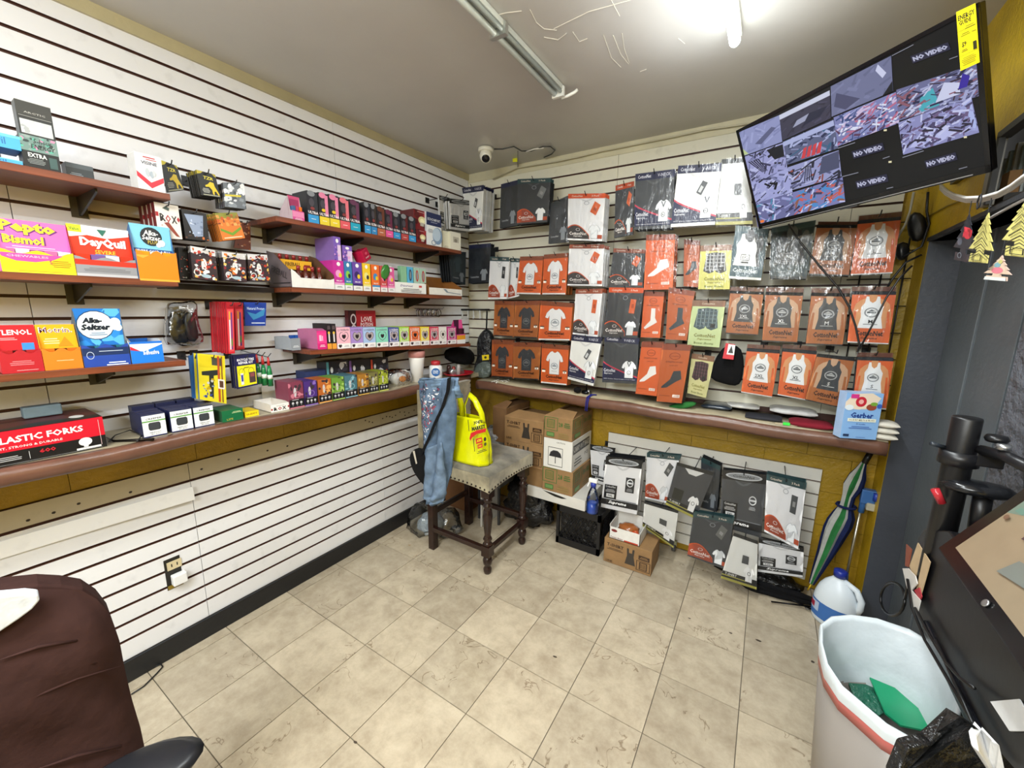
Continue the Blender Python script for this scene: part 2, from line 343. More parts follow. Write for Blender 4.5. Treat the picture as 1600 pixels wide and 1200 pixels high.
# right wall: yellow return, door recess, head, window
wr=MB(); wr.box((2.7,-.15,0),(2.84,.15,2.62),'BE9A12','paint'); wr.box((2.7,-.69,1.91),(2.712,-.15,2.62),'C9A510','paint'); wr.box((2.7,-4.5,2.13),(2.712,-.69,2.62),'C9A510','paint')
wr=wr.build('wall_right'); wr['kind']='structure'
MB().box((2.701,-.156,0),(2.9,-.151,1.91),'43464D','graypaint').build('jamb',wr)
MB().box((2.694,-1.0,1.9),(2.9,-.15,1.915),'34363B','graypaint').build('door_head',wr)
d=MB().box((2.84,-1.6,0),(2.86,-.15,1.9),'3E4144','graypaint').build('door_1'); d['kind']='structure'
yy=[-.156,-.45,-.575,-.78,-1.1]
for i,(a,b) in enumerate(zip(yy[:-1],yy[1:])):
    MB().box((2.812+(.006 if i%2 else 0),b+.003,0.01),(2.84,a-.003,1.9),'5B6165','graypaint').build('plank',d,bev=.002)
MB().box((2.72,-1.6,0),(2.82,-1.06,1.9),'54575E','stucco').build('stucco_pier',wr)
MB().box((2.688,-.735,1.93),(2.711,-.69,2.13),'8F8C84','graypaint').build('window_post',wr,bev=.003)
MB().box((2.685,-2.0,2.125),(2.715,-.735,2.145),'2B2A28','plain').build('window_head',wr)
MB().box((2.685,-.755,1.93),(2.7,-.737,2.13),'2B2A28','plain').build('window_edge',wr)
w=MB(); w.box((2.94,-2.0,1.93),(2.96,.1,2.6),'57524A','plain'); w.box((2.712,-2,1.90),(2.96,.1,1.93),'2A2622','plain'); w=w.build('window_1'); w['kind']='structure'
for i in range(8):
    a=un(1566+9*i,250,'x',2.83); c=['C9CDC8','A8B8B4','E0E0DA','B8C4C0'][i%4]
    o=MB().box((2.83,a.y-.009,1.932),(2.86,a.y+.009,2.17+.012*(i%3)),c,'card').build('sleeve'); tag(o,['first','second','third','fourth','fifth','sixth','seventh','eighth'][i]+' pale tall sleeve from the left in the wall opening','packet','pale sleeves in the wall opening')
a=un(1576,282,'x',2.80)
t=thing('small_carton','small brown carton before the pale sleeves in the wall opening','box',(2.8,a.y,1.93)); MB().box((2.79,a.y-.03,2.0),(2.82,a.y+.03,2.075),'9C7243','board').build('carton',t,bev=.001); MB().box((2.785,a.y-.04,1.932),(2.825,a.y+.04,2.0),'2E2B28','plain').build('stand',t)
# room shell out of frame
s=MB().box((-.15,-4.6,0),(4.0,-4.5,2.62),'D8D4C8','graypaint').build('wall_rear'); s['kind']='structure'
s=MB().box((2.84,-4.5,0),(2.98,-1.6,2.13),'C9A510','paint').build('wall_far_right'); s['kind']='structure'
c=MB().box((-.15,-4.6,2.62),(4.0,.15,2.72),'C3C0BC','ceiling').build('ceiling'); c['kind']='structure'
# cracked paint ridges on the ceiling
m=MB()
for pts in ([(828,15),(838,35),(850,45),(870,47)],[(850,58),(872,62),(885,52)],[(865,45),(920,18),(985,0)],[(955,0),(968,25)],[(943,55),(955,90),(970,105)],[(958,55),(970,85),(982,100)],[(972,52),(975,75),(983,98)],[(1060,60),(1070,68)],[(895,50),(905,65),(918,60)],[(770,25),(790,20),(815,17)],[(1000,112),(1010,108)]):
    m.tube([un(x,y,'z',2.6195) for x,y in pts],.0016,'D6D0C4','plain',4)
m.build('paint_cracks',c,kind='stuff')
# counters
def counter(name,label,top,nose,cols,base,clad=None):
    t=thing(name,label,'counter',base)
    return t
t=thing('left_counter','long beige counter on left wall with padded brown tape edge','counter',(.14,-1.8,CTL))
MB().box((-.008,-3.4,CTL-.03),(.262,-.02,CTL),'A59A80','tape').build('counter_top',t)
m=MB(); pr_=[(.255,CTL+.003),(.272,CTL+.001),(.286,CTL-.006),(.29,CTL-.022),(.288,CTL-.040),(.278,CTL-.052),(.262,CTL-.055),(.255,CTL-.055)]
def nose(m,prof,fn,n,col):
    k=len(prof); vs=[];fs=[]
    for i in range(n+1):
        for a,b in prof: vs.append(fn(i/n,a,b))
    for i in range(n):
        for j in range(k): fs.append((i*k+j,(i+1)*k+j,(i+1)*k+(j+1)%k,i*k+(j+1)%k))
    fs.append(tuple(range(k))); fs.append(tuple(n*k+j for j in range(k))[::-1]); m.add(vs,fs,col,'tape',True)
nose(m,pr_,lambda u,a,b:V((a+.004*math.sin(u*23),-3.4+u*3.06,b+.003*math.sin(u*31))),60,'69483A'); m.build('edge_nosing',t)
BX0,BX1=.30,2.665
def bcz(x): return 1.035-(x-.35)/2.3*.04
def bcy(x): return -.29+(.0 if x<1 else .0)
t=thing('back_counter','worn beige counter on back wall with sagging brown padded edge','counter',(1.5,-.15,1.0))
m=MB(); m.grid(lambda u,v:V((BX0-.28*0+(BX1-BX0)*u,0-(.285)*v,bcz(BX0+(BX1-BX0)*u))),12,1,'A59A80','tape'); m.build('counter_top',t,solid=.02)
m=MB(); nose(m,[(-.28,.008),(-.297,.005),(-.305,-.005),(-.308,-.025),(-.304,-.045),(-.292,-.058),(-.28,-.058)],lambda u,a,b:V((BX0+(BX1-BX0)*u,a,bcz(BX0+(BX1-BX0)*u)+b+.003*math.sin(u*29))),60,'6B4A3B'); m.build('edge_nosing',t)
# shelves
def shelf(label,y0,y1,z,dep,brs,z1=None,name='wall_shelf',col='7E4127'):
    z1=z if z1 is None else z1
    t=thing(name,label,'shelf',(dep/2,(y0+y1)/2,z-.02))
    def Z(y): return z+(z1-z)*(y-y0)/(y1-y0)
    p=[V((dep,y0,Z(y0))),V((dep,y1,Z(y1))),V((dep,y1,Z(y1)-.022)),V((dep,y0,Z(y0)-.022)),V((.001,y0,Z(y0))),V((.001,y1,Z(y1))),V((.001,y1,Z(y1)-.022)),V((.001,y0,Z(y0)-.022))]
    MB().hexa(p,col,'wood').build('shelf_board',t,bev=.0015)
    for y in brs:
        zz=Z(y)-.0225
        MB().prism([V((.001,y-.003,zz)),V((dep-.03,y-.003,zz)),V((dep-.03,y-.003,zz-.012)),V((.03,y-.003,zz-.06)),V((.001,y-.003,zz-.065))],(0,.006,0),'1B1816','plastic').build('bracket',t)
        MB().box((.001,y-.022,zz-.07),(.004,y+.022,zz),'4E483F','plastic').build('bracket_plate',t)
    return t
shelf('cherry wood shelf at upper left holding tall energy shot cartons',-3.3,-2.06,1.975,.25,[-2.25,-2.9])
shelf('cherry wood shelf at left middle under pink medicine carton',-3.3,-2.07,1.668,.25,[-2.3,-2.9])
shelf('cherry wood shelf at lower left under blue antacid display',-3.3,-2.08,1.37,.25,[-2.28,-2.9])
shelf('long cherry wood shelf with row of slim black cartons',-1.682,-.40,1.972,.25,[-1.6,-1.2,-.6],1.98)
shelf('long cherry wood shelf with mini bottle tray and fruit cartons',-1.637,-.40,1.667,.25,[-1.58,-1.0,-.7])
shelf('cherry wood shelf sloping right under heart print cartons',-1.572,-.30,1.368,.25,[-1.5,-.9],1.322)
shelf('narrow black rail shelf under three motorcycle print cards',-2.06,-1.64,1.665,.10,[],name='rail_shelf',col='2A2421')
#@@
# ------------------------------------------------------------------ packs hung on the back wall
TAGC='D8642F'
def film(q,parent,name='clear_sleeve',amp=.0015,ov=.004,top=0,sd=0,o=.004,nu=6,nv=8):
    a,b,c,d=[V(p) for p in q]; n=(d-a).cross(b-a).normalized(); u=(b-a).normalized(); v=(a-d).normalized()
    a=a-u*ov+v*(ov+top); b=b+u*ov+v*(ov+top); c=c+u*ov-v*ov; d=d-u*ov-v*ov
    m=MB(); m.grid(lambda x,y:(d.lerp(c,x)).lerp(a.lerp(b,x),y)+n*(o+amp*noise.noise(V((x*7+sd,y*9,sd)))*2-(.004*(abs(2*x-1)**6))),nu,nv,'FFFFFF','film'); return m.build(name,parent)
def logo(p,cx,cy,r,col): 
    a=r; b=r*p.w/p.h*.86; p.ring(cx,cy,a,b,col,.1); p.ring(cx,cy,a*.86,b*.86,col,.07); p.r(cx-a*.62,cy-b*.16,cx+a*.62,cy+b*.16,col); p.poly([(cx-a*.5,cy+b*.25),(cx,cy+b*.6),(cx+a*.5,cy+b*.25)],col)
def brand(p,cx,cy,hv,col,w,sup=True,c2=None):
    p.t('CottonNet',cx,cy,hv,col,w,b=.035); 
    if sup: p.t('Supreme',cx,cy-hv*.95,hv*.55,c2 or col,w*.62,sk=.3)
def k_tee(p,a):   # orange card with printed tee
    dk=a[0]=='d'; card=a[1] if len(a)>1 else (BR if dk else OR)
    p.r(0,0,1,.89,card); p.r(0,.89,1,1,'8A4A2C'); p.r(.02,.0,.98,.035,'ECECEC' if not dk else '2A2A2C')
    c=DK if dk else 'F1F2F4'; p.sh(TEE,.17,.24,.83,.84,'6A3A20' if not dk else '7A4020'); p.sh(TEE,.18,.25,.82,.835,c)
    logo(p,.5,.46,.13,'8C949E' if not dk else '7D7F80'); p.t('Supreme',.5,.33,.025,'6C7078',.2)
    p.r(.04,.29,.17,.35,'F0E6D8'); p.r(.04,.34,.17,.365,'3A2018'); p.r(.83,.29,.96,.35,'F0E6D8'); p.r(.83,.34,.96,.365,'3A2018'); p.t('L' if len(a)<3 else a[2],.895,.315,.035,'222222')
    brand(p,.5,.185,.085,'3C1D10',.62,True)
def k_tank(p,a):  # (colour,size)
    dk=a[0]=='d'; card=a[2] if len(a)>2 else (BR if dk else OR)
    p.r(0,0,1,.86,card); p.r(0,0,1,.02,'D8D8D8' if not dk else '2A2A2A')
    sk='C9A383' if dk else SK
    p.sh(TORSO,.03,.28,.97,.86,sk); p.sh([(0,0),(.06,.5),(.12,.5),(.1,0)],.03,.28,.97,.86,card); p.sh([(1,0),(.94,.5),(.88,.5),(.9,0)],.03,.28,.97,.86,card)
    p.sh(TANK,.2,.27,.8,.83,DK if dk else 'ECEEF0'); logo(p,.5,.55,.17,'B9BBBC' if dk else '4F565E')
    p.t(a[1],.5,.39,.065,'E4E4E4' if dk else '33373C'); p.r(.33,.335,.67,.345,'B9BBBC' if dk else '4F565E')
    brand(p,.5,.18,.095,'3A1A0E',.66)
def k_sock(p,a):
    dk=a[0]=='d'; card='C0602A' if dk else OR
    p.r(0,0,1,.9,card); p.r(0,.9,1,1,'8E4328'); p.ring(.5,.8,.2,.06,'8E3A14',.14); p.t('CottonNet',.5,.8,.03,'8E3A14',.3)
    p.t('ATHLETIC SOCKS',.5,.70,.028,'5A2410',.62); 
    if a[1]=='l': p.sh(SOCKL,.12,.18,.82,.64,'39434A' if dk else 'E9E6E4')
    else: p.sh(SOCKS,.12,.24,.85,.56,'333A40' if dk else 'F0EEEC'); p.t('LOW CUT',.5,.64,.02,'5A2410',.3)
    p.r(.6,.09,.88,.14,'EFE3DA'); p.t('10-13',.74,.115,.03,'A02A1A',.2); p.r(.08,.11,.5,.117,'7A3216')
def k_boxer(p,a):
    p.r(0,0,1,.87,a[0]); p.r(0,.87,1,1,'8A6248'); p.t('CottonNet',.5,.93,.04,'D8C8B0',.4)
    c=a[1]; p.sh(SHORT,.13,.36,.87,.84,c[0]); 
    for i in range(6): x=.2+i*.12; p.r(x,.42,x+.02,.82,c[1])
    for i in range(5): y=.44+i*.08; p.r(.2,y,.82,y+.014,c[2])
    p.r(.64,.42,.78,.5,BK)
    p.t('CottonNet',.5,.24,.08,'7A7426',.66); p.t('Supreme',.5,.155,.05,'7A7426',.45,sk=.3); p.t('Boxer Shorts',.5,.07,.045,'5F6B30',.6)
def k_vneck(p,a):  # cloth colour
    dk=a[0]=='d'; cl='43464A' if dk else ('EFEFEC'); p.r(0,0,1,.87,cl); p.r(0,.87,1,1,NV); p.t('CottonNet',.24,.935,.06,'E8E8F0',.34); p.t('V-NECK',.74,.935,.055,'C8CAD8',.32,sk=.1)
    p.poly([(.28,.87),(.4,.8),(.5,.775),(.6,.8),(.72,.87),(.66,.87),(.5,.81),(.34,.87)],'55585C' if dk else 'D9D9D9')
    cv=[(0,.46)]+[(x/10,.46-.3*(x/10)**.8) for x in range(1,11)]
    p.poly([(0,.10)]+cv[:]+[(1,.10)],'C43A52'); p.poly([(0,.10)]+[(x,y-.03) for x,y in cv]+[(1,.10)],NV); p.r(0,.055,1,.10,NV)
    p.t('CottonNet',.2,.27,.075,'EDEDF4',.34); p.t('Supreme',.17,.2,.045,'EDEDF4',.24); p.t('100% Cotton, Heavy Weight, 3 Pack T-Shirt',.5,.085,.025,'D8D8E0',.9)
    p.sh(TEE,.55,.12,.98,.5,'8C9298'); p.sh(TEE,.56,.125,.97,.495,'F2F4F6'); p.poly([(.7,.47),(.765,.36),(.83,.47),(.8,.475),(.765,.4),(.73,.475)],'5A5E66'); p.ring(.765,.24,.055,.045,'3A3E46',.2); p.t(a[1] if len(a)>1 else 'L',.765,.24,.035,'222222')
    if not dk: p.poly([(.5,.55),(.62,.74),(.74,.7),(.62,.5)],'4A4C50'); p.poly([(.54,.56),(.6,.66),(.66,.63),(.6,.54)],'B8BABC')
def k_tee2(p,a):  # cloth colour, header colour, tag colour
    dk=a[0]=='d'; cl='3C3F43' if dk else 'ECECEE'; p.r(0,0,1,.9,cl); p.r(0,.9,1,1,a[1]); p.t('CottonNet',.25,.95,.04,'F0E0D0',.3); p.t('3 Pack',.75,.95,.035,'F0E0D0',.2)
    p.poly([(.3,.9),(.4,.85),(.5,.83),(.6,.85),(.7,.9),(.66,.9),(.5,.855),(.34,.9)],'50545A' if dk else 'D2D3D6')
    tc=a[2]; p.poly([(.62,.62),(.74,.84),(.9,.76),(.78,.54)] if len(a)<4 else [(.66,.5),(.68,.78),(.84,.77),(.82,.49)],tc); p.poly([(.7,.66),(.73,.72),(.81,.68),(.78,.62)] if len(a)<4 else [(.72,.6),(.72,.68),(.79,.68),(.79,.6)],'9A9A9A' if tc!=TAGC else 'B04A20')
    p.ring(.52,.8,.07,.04,'9A9EA4',.2)
    arc=[(.62*x/10,.1+.22*math.sin(math.pi*(.25+.75*x/10))) for x in range(0,11)]
    p.poly([(0,.03)]+[(x,y+.025) for x,y in arc]+[(.64,.03)],'C9562C'); p.poly([(0,.03)]+arc+[(.62,.03)],'3E3A3A' if a[1]!=TL_ else 'A2452C'); p.r(0,0,1,.035,cl)
    p.ring(.3,.235,.06,.03,'E8E0DC',.2); p.t('CottonNet',.3,.15,.07,'F2ECE8',.5); p.t('Supreme',.3,.09,.035,'F2ECE8',.25)
    p.sh(TEE,.6,.05,.93,.34,'9298A0'); p.sh(TEE,.61,.055,.92,.335,'DADDE0'); p.r(.86,.05,.99,.13,'A2482E')
def k_teal(p,a):
    dk=a[0]=='d'; p.r(0,0,1,.9,'22383C' if dk else '2E4F58'); p.r(0,.9,1,1,'41595A')
    p.sh(TANK,.08,.26,.9,.88,BK); p.sh(TANK,.06,.26,.8,.86,'2B3236' if dk else 'E6E6E0'); p.e(.5,.84,.13,.13,BK if not dk else '6A6E6C'); p.e(.82,.7,.1,.16,BK if not dk else '5A5E5C')
    p.r(.28,.36,.56,.48,'1E1E20' if not dk else '8A8C8C'); p.r(.3,.375,.54,.465,'E6E6E0' if not dk else '23282A'); p.t(a[1],.42,.42,.06,'1E1E20' if not dk else '9A9C9C',.2); p.r(.3,.31,.54,.34,'2A2A2C' if not dk else '7A7C7C')
    p.t('CottonNet',.46,.17,.085,'E6ECEC' if not dk else '55686C',.75); p.r(0,0,1,.045,'DADAD4' if not dk else '1A2224')
def k_black(p,a):  # header black ellipse, block label
    dk=a[0]=='d'; cl='4A4C50' if dk else 'EEEEF0'; p.r(0,0,1,.85,cl); p.r(0,.85,1,1,'141517'); p.e(.5,.925,.42,.058,'C9CCD0'); p.e(.5,.925,.37,.042,'55585C' if 0 else '8E9296'); p.t('CottonNet',.5,.925,.04,'141517',.5,sk=.2)
    p.poly([(.3,.85),(.4,.79),(.5,.77),(.6,.79),(.7,.85),(.66,.85),(.5,.8),(.34,.85)],'62666A' if dk else 'D2D3D6')
    p.r(.05,.2,.4,.47,'18191B'); p.t('CottonNet',.22,.435,.04,'E8E8E8',.28); p.lines(.22,.38,.28,.022,3,'D0D0D0'); p.r(.12,.23,.34,.3,'E8E8E8'); p.t('3XL',.23,.265,.04,'18191B',.14)
    if not dk: p.r(.62,.38,.86,.66,'2B2D31'); 
    p.ring(.74,.56,.09,.075,'D8DADC',.25); p.r(.66,.545,.82,.575,'D8DADC'); p.lines(.74,.45,.16,.02,3,'B0B2B4')
    p.r(0,.08,1,.19,'18191B'); p.t('Supreme',.45,.135,.075,'F0F0F0',.5,sk=.3,b=.03); p.r(.4,.195,.95,.21,'707478')
def k_green(p,a):  # dark/white with yellow footer
    dk=a[0]=='d'; cl='45474B' if dk else 'E4E4E0'; p.r(0,0,1,.93,cl); p.r(0,.93,1,1,'1D1F20'); p.r(0,.0,1,.18,'17181A'); p.r(0,.0,1,.05,'A8A24A'); p.r(0,.09,.7,.11,'A8A24A')
    if dk: p.poly([(.25,.93),(.4,.83),(.6,.82),(.78,.93)],'D8D8D6')
    p.r(.12,.2,.42,.45,'23261F') if dk else p.r(.5,.45,.72,.62,'4A4C4E'); p.t('T-SHIRT',.25,.14,.05,'E0E0DA',.35)
    p.sh(TEE,.6,.1,.93,.42,'EFEFEF' if 1 else 0); p.ring(.765,.27,.05,.04,'333333',.25)
def k_fold(p,a): p.r(0,0,1,1,a[0]); p.r(0,.9,1,1,a[1]); p.poly([(.3,.9),(.5,.8),(.7,.9)],a[2])
def k_dark(p,a):
    p.r(0,0,1,1,a[0]); p.r(0,.9,1,1,a[1]); p.sh(TEE,.55,.06,.9,.36,'8E959C'); p.t('CottonNet',.3,.16,.05,'B8BCC0',.4); p.sh(TEE,.2,.35,.75,.85,a[2])
KIND=dict(tee=(k_tee,'shirt_pack',BR),tank=(k_tank,'tank_top_pack',DK),sock=(k_sock,'sock_pack','A8502A'),boxer=(k_boxer,'boxer_pack','4A4A46'),vneck=(k_vneck,'shirt_pack','C9CACC'),tee2=(k_tee2,'shirt_pack','D8D8DA'),teal=(k_teal,'tank_top_pack','B8B8B0'),black=(k_black,'shirt_pack','C9CACC'),green=(k_green,'shirt_pack','B4B4B0'),dark=(k_dark,'shirt_pack','23262A'))
CAT=dict(shirt_pack='shirt pack',tank_top_pack='tank top pack',sock_pack='sock pack',boxer_pack='boxer pack')
npk=0
def pack(kind,a,q,Y,label,back=0,th=.016,side=None,peg=True,sp=.022,lean=0,wall='y'):
    global npk; npk+=1
    fn,nm,sc_=KIND[kind]; 
    if wall=='y': P=[un(q[i],q[i+1],'y',Y+(lean if i>=4 else 0)) for i in (0,2,4,6)]; dv=V((0,1,0))
    else: P=[un(q[i],q[i+1],'x',Y+(lean if i>=4 else 0)) for i in (0,2,4,6)]; dv=V((-1,0,0))
    dk=a and a[0]=='d'; side=side or ('2E3033' if dk else sc_)
    t=thing(nm,label,CAT[nm],(P[2]+P[3])/2)
    m=MB(); hh=.9; B=[p+dv*th for p in P]
    up=.08; TLp=P[0].lerp(P[3],up);TRp=P[1].lerp(P[2],up)
    m.hexa([TLp,TRp,P[2],P[3],TLp+dv*th,TRp+dv*th,B[2],B[3]],side,'cloth'); m.build('folded_garment',t,bev=.003)
    pr=Pr(P,.0008); fn(pr,a); pr.mb.build('printed_card',t); pr.mb.add([P[0]+dv*.001,P[1]+dv*.001,TRp+dv*.001,TLp+dv*.001],[(0,3,2,1)],side)
    film(P,t,sd=npk*1.7)
    if peg:
        c=(P[0]+P[1])/2+dv*.0; hz=c-(P[0]-P[3])*.035
        s='the '+label if 0 else label
        pg=MB(); base=hz+dv*(abs(Y)-.0) if wall=='y' else hz+dv*abs(Y)
        pg.tube([base,hz-dv*.012,hz-dv*.03+V((0,0,.018))],.0025,'17171A','plain',6); pg.box(tuple(base+V((-.018,-.004,-.018)) if wall=='y' else base+V((0,-.018,-.018))),tuple(base+V((.018,0,.018)) if wall=='y' else base+V((.004,.018,.018))),'17171A','plain')
        tag(pg.build('peg_hook'),'black wire peg holding '+cut(label,11),'hook','black display pegs')
    g=None
    if back:
        g='packs behind '+label; mb=MB()
        o=thing(nm,'matching pack behind '+cut(label),CAT[nm],(P[2]+P[3])/2,g)
        b=MB(); b.hexa([TLp,TRp,P[2],P[3],TLp+dv*th,TRp+dv*th,B[2],B[3]],side,'cloth').build('folded_garment',o,bev=.003)
        hd=Pr([P[0],P[1],TRp,TLp],.0005); hd.r(0,0,1,1,a[1] if kind=='tee2' else (NV if kind=='vneck' else '6E3A26' if kind in('tee','tank','sock') else '1A1C20')); hd.mb.build('header_card',o)
        film(P,o,sd=npk,nu=3,nv=3)
        R=random.Random(npk)
        o_=o; settle(o)
        for k in range(1,back+1):
            off=dv*(sp*k)+V((R.uniform(-.004,.004) if wall=='y' else 0,0 if wall=='y' else R.uniform(-.004,.004),R.uniform(-.004,.003)))
            if k==1: o.location=V(o.location)+off; o0=V(o.location)-off
            else:
                r=o.copy(); COL.objects.link(r); r.location=o0+off
                for ch in o.children: c=ch.copy(); COL.objects.link(c); c.parent=r
    return t
PK=[
('vneck','w',(722,294,756,289,753,359,733,361),-.27,6,'narrow white v-neck pack with blue header in the ceiling corner',.02),
('dark',('2F3236',NV,'3A3D42'),(783,288,810,281,808,352,781,357),-.24,1,'dark v-neck shirt pack with arched navy header beside the corner'),
('tee2',('d',TL_,'7C7F80'),(809,280,861,278,855,347,808,351),-.25,2,'charcoal shirt pack with teal header and rust oval in top row'),
('dark',('3A3D41','33373A','45494E'),(860,318,889,305,888,378,857,381),-.23,0,'plain charcoal shirt pack left of top white orange-header pack'),
('tee2',('w','D2552A',TAGC),(888,303,946,302,941,377,887,375),-.25,3,'white shirt pack with orange header topmost of its column'),
('tee2',('d','B8481F',TAGC),(962,290,991,283,989,366,960,372),-.20,0,'charcoal shirt pack with slanting orange header in top row'),
('vneck',('d','XL'),(993,272,1055,264,1049,356,991,359),-.26,2,'charcoal v-neck pack with navy header high on the wall'),
('vneck',('w','4XL'),(1060,259,1128,255,1117,351,1048,355),-.27,2,'large white v-neck pack with navy header high on the wall'),
('green',('w',),(1128,249,1171,246,1176,350,1116,352),-.25,1,'white shirt pack partly behind the television left edge'),
('dark',('20242B',NV,'2C3138'),(733,383,767,380,765,441,732,443),-.22,2,'dark navy shirt pack below the ceiling corner packs'),
('tee2',('w',TL_,'3A3D42','s'),(766,401,796,402,792,467,763,467),-.24,0,'white shirt pack with teal header and dark tag'),
('tee2',('w',TL_,'3A3D42','s'),(797,403,813,404,811,463,794,467),-.20,0,'second white shirt pack with teal header tucked behind the first'),
('tee',('w',OR,'XL'),(813,401,849,400,845,460,807,459),-.22,2,'orange tee pack with white shirt, second row left'),
('tee',('w',OR,'L'),(850,398,888,395,884,460,847,460),-.23,4,'orange tee pack with white shirt beside white orange-tag pack'),
('tee2',('w','8A4630',TAGC),(890,382,944,382,941,447,887,446),-.25,4,'white shirt pack with striped orange tag, second row'),
('tee2',('d','8A4630',TAGC),(959,388,1008,390,1004,449,951,449),-.24,1,'charcoal shirt pack with orange tag, second row'),
('sock',('w','s'),(1010,367,1055,366,1051,452,1006,453),-.26,3,'orange sock pack with white sock, topmost sock pack'),
('sock',('d','s'),(1069,374,1094,376,1092,449,1068,447),-.12,0,'orange sock pack with black sock hanging deep near the wall'),
('boxer',('D2CE6E',('2A2A2A','D8D8D8','B0B0B0')),(1095,384,1144,382,1140,452,1091,452),-.24,3,'yellow boxer pack with black and white plaid shorts'),
('teal',('w','3XL'),(1150,352,1201,358,1189,438,1139,435),-.26,2,'teal tank top pack with white tank below the television'),
('teal',('d','5XL'),(1206,356,1275,344,1260,436,1204,435),-.25,2,'dark green tank top pack with black tank below the television'),
('tank',('d','L'),(1278,344,1341,344,1326,431,1264,429),-.24,1,'brown tank pack size L with dark tank, top row'),
('tank',('w','L'),(1342,337,1410,330,1394,427,1329,430),-.24,1,'orange tank pack size L with white tank, top row at right'),
('tee',('d',BR,'L'),(773,470,804,471,802,527,771,525),-.22,1,'brown tee pack with dark shirt, third row leftmost'),
('tee',('d',BR,'M'),(805,471,844,470,840,529,802,527),-.23,2,'brown tee pack with grey shirt, third row second'),
('tee',('w',OR,'M'),(845,470,895,474,891,532,841,531),-.25,4,'orange tee pack with white shirt, middle of third row'),
('tee2',('w','9A4A2C',TAGC,'s'),(900,452,942,451,934,527,895,522),-.24,4,'white shirt pack with small orange tag, third row'),
('tee2',('d','D8561F',TAGC,'s'),(952,449,1006,450,996,528,942,527),-.25,2,'charcoal shirt pack with bright orange header, third row'),
('sock',('w','l'),(1007,455,1038,456,1031,528,1001,527),-.23,2,'orange sock pack with long white sock'),
('sock',('d','l'),(1045,449,1086,455,1073,532,1040,530),-.26,3,'brown sock pack with long dark sock'),
('boxer',('C8D6A0',('3B5058','8CA0A0','6A8088')),(1082,469,1134,470,1124,543,1074,539),-.26,3,'pale green boxer pack with blue plaid shorts'),
('tank',('d','2XL'),(1142,448,1194,450,1184,524,1134,521),-.24,3,'brown tank pack size 2XL with dark tank'),
('tank',('d','XL'),(1197,449,1256,450,1245,536,1191,533),-.24,3,'brown tank pack size XL with dark tank'),
('tank',('d','M'),(1269,450,1330,451,1316,540,1259,538),-.24,2,'brown tank pack size M with dark tank'),
('tank',('w','M'),(1333,448,1402,448,1388,538,1324,535),-.25,2,'orange tank pack size M with white tank'),
('tee',('d','AE5A2C','L'),(769,531,802,532,801,591,768,589),-.22,1,'brown tee pack with dark shirt just above back counter, leftmost'),
('tee',('d',BR,'M'),(802,535,846,536,842,594,802,592),-.24,2,'brown tee pack with slate shirt above back counter, second'),
('tee',('w',OR,'M'),(847,537,889,540,886,602,845,598),-.25,2,'orange tee pack with white shirt just above back counter'),
('vneck',('w','L'),(894,523,941,527,927,603,887,592),-.26,1,'white v-neck pack with navy header above back counter'),
('vneck',('d','L'),(945,524,998,529,995,600,941,597),-.25,1,'charcoal v-neck pack with navy header above back counter'),
('sock',('w','s'),(1003,534,1037,535,1026,619,993,615),-.25,2,'orange sock pack with white ankle sock, lowest row'),
('sock',('d','s'),(1035,537,1080,539,1065,630,1026,627),-.29,4,'brown sock pack with dark ankle sock, lowest row'),
('boxer',('D6D29A',('3A1D28','7A4A5A','1A1014')),(1081,552,1117,557,1103,622,1074,614),-.22,0,'cream boxer pack with maroon plaid shorts tilting left'),
('tank',('w','2XL'),(1168,538,1220,541,1206,621,1158,613),-.25,1,'orange tank pack size 2XL with white tank, bottom row'),
('tank',('w','XL'),(1224,538,1278,542,1262,626,1215,617),-.22,1,'orange tank pack size XL with white tank, bottom row'),
('tank',('d','S'),(1279,546,1338,552,1315,638,1258,625),-.27,0,'brown tank pack size S with dark tank tilting forward'),
('tank',('w','S'),(1341,551,1398,552,1384,640,1332,633),-.24,1,'orange tank pack size S with white tank behind blue snack box'),
('black',('w',),(922,694,962,700,950,760,925,752),-.10,0,'white shirt pack with black header at left end of lower slatwall'),
('black',('w',),(947,713,1004,720,995,804,939,792),-.30,4,'front white shirt pack with black oval header on lower slatwall'),
('tee2',('w',TL_,'55585A'),(1011,707,1063,712,1042,786,1008,778),-.20,2,'white shirt pack with teal header and rust corner on lower slatwall'),
('green',('d',),(1058,722,1116,738,1087,811,1040,788),-.26,0,'charcoal tee pack with yellow bottom line tilting right'),
('dark',('43464A',TL_,'55585C'),(1096,714,1126,728,1120,800,1092,792),-.15,3,'grey shirt packs bunched with teal header at middle of lower slatwall'),
('black',('d',),(1129,734,1198,742,1189,840,1125,822),-.24,2,'charcoal shirt pack with black oval header on lower slatwall'),
('tee2',('w',TL_,'55585A','s'),(1198,741,1260,755,1247,858,1194,830),-.26,3,'white shirt pack with teal header at right of lower slatwall'),
('green',('w',),(1007,784,1060,798,1052,856,1004,822),-.26,1,'white shirt pack tilting over brown carton'),
('tee2',('d',TL_,'6C6E6C'),(1084,800,1146,810,1136,890,1074,868),-.29,2,'charcoal shirt pack with big rust oval hanging lowest'),
('green',('w',),(1147,832,1184,845,1182,921,1126,903),-.30,0,'white shirt pack with yellow bottom touching the floor'),
('black',('w',),(1186,840,1256,856,1254,902,1184,893),-.22,1,'wide white shirt pack hanging low above folded black umbrella'),
]
for e in PK:
    k,a,q,Y,b,l=e[:6]; pack(k,a if isinstance(a,tuple) else (a,),q,Y,l,b,sp=e[6] if len(e)>6 else .022)
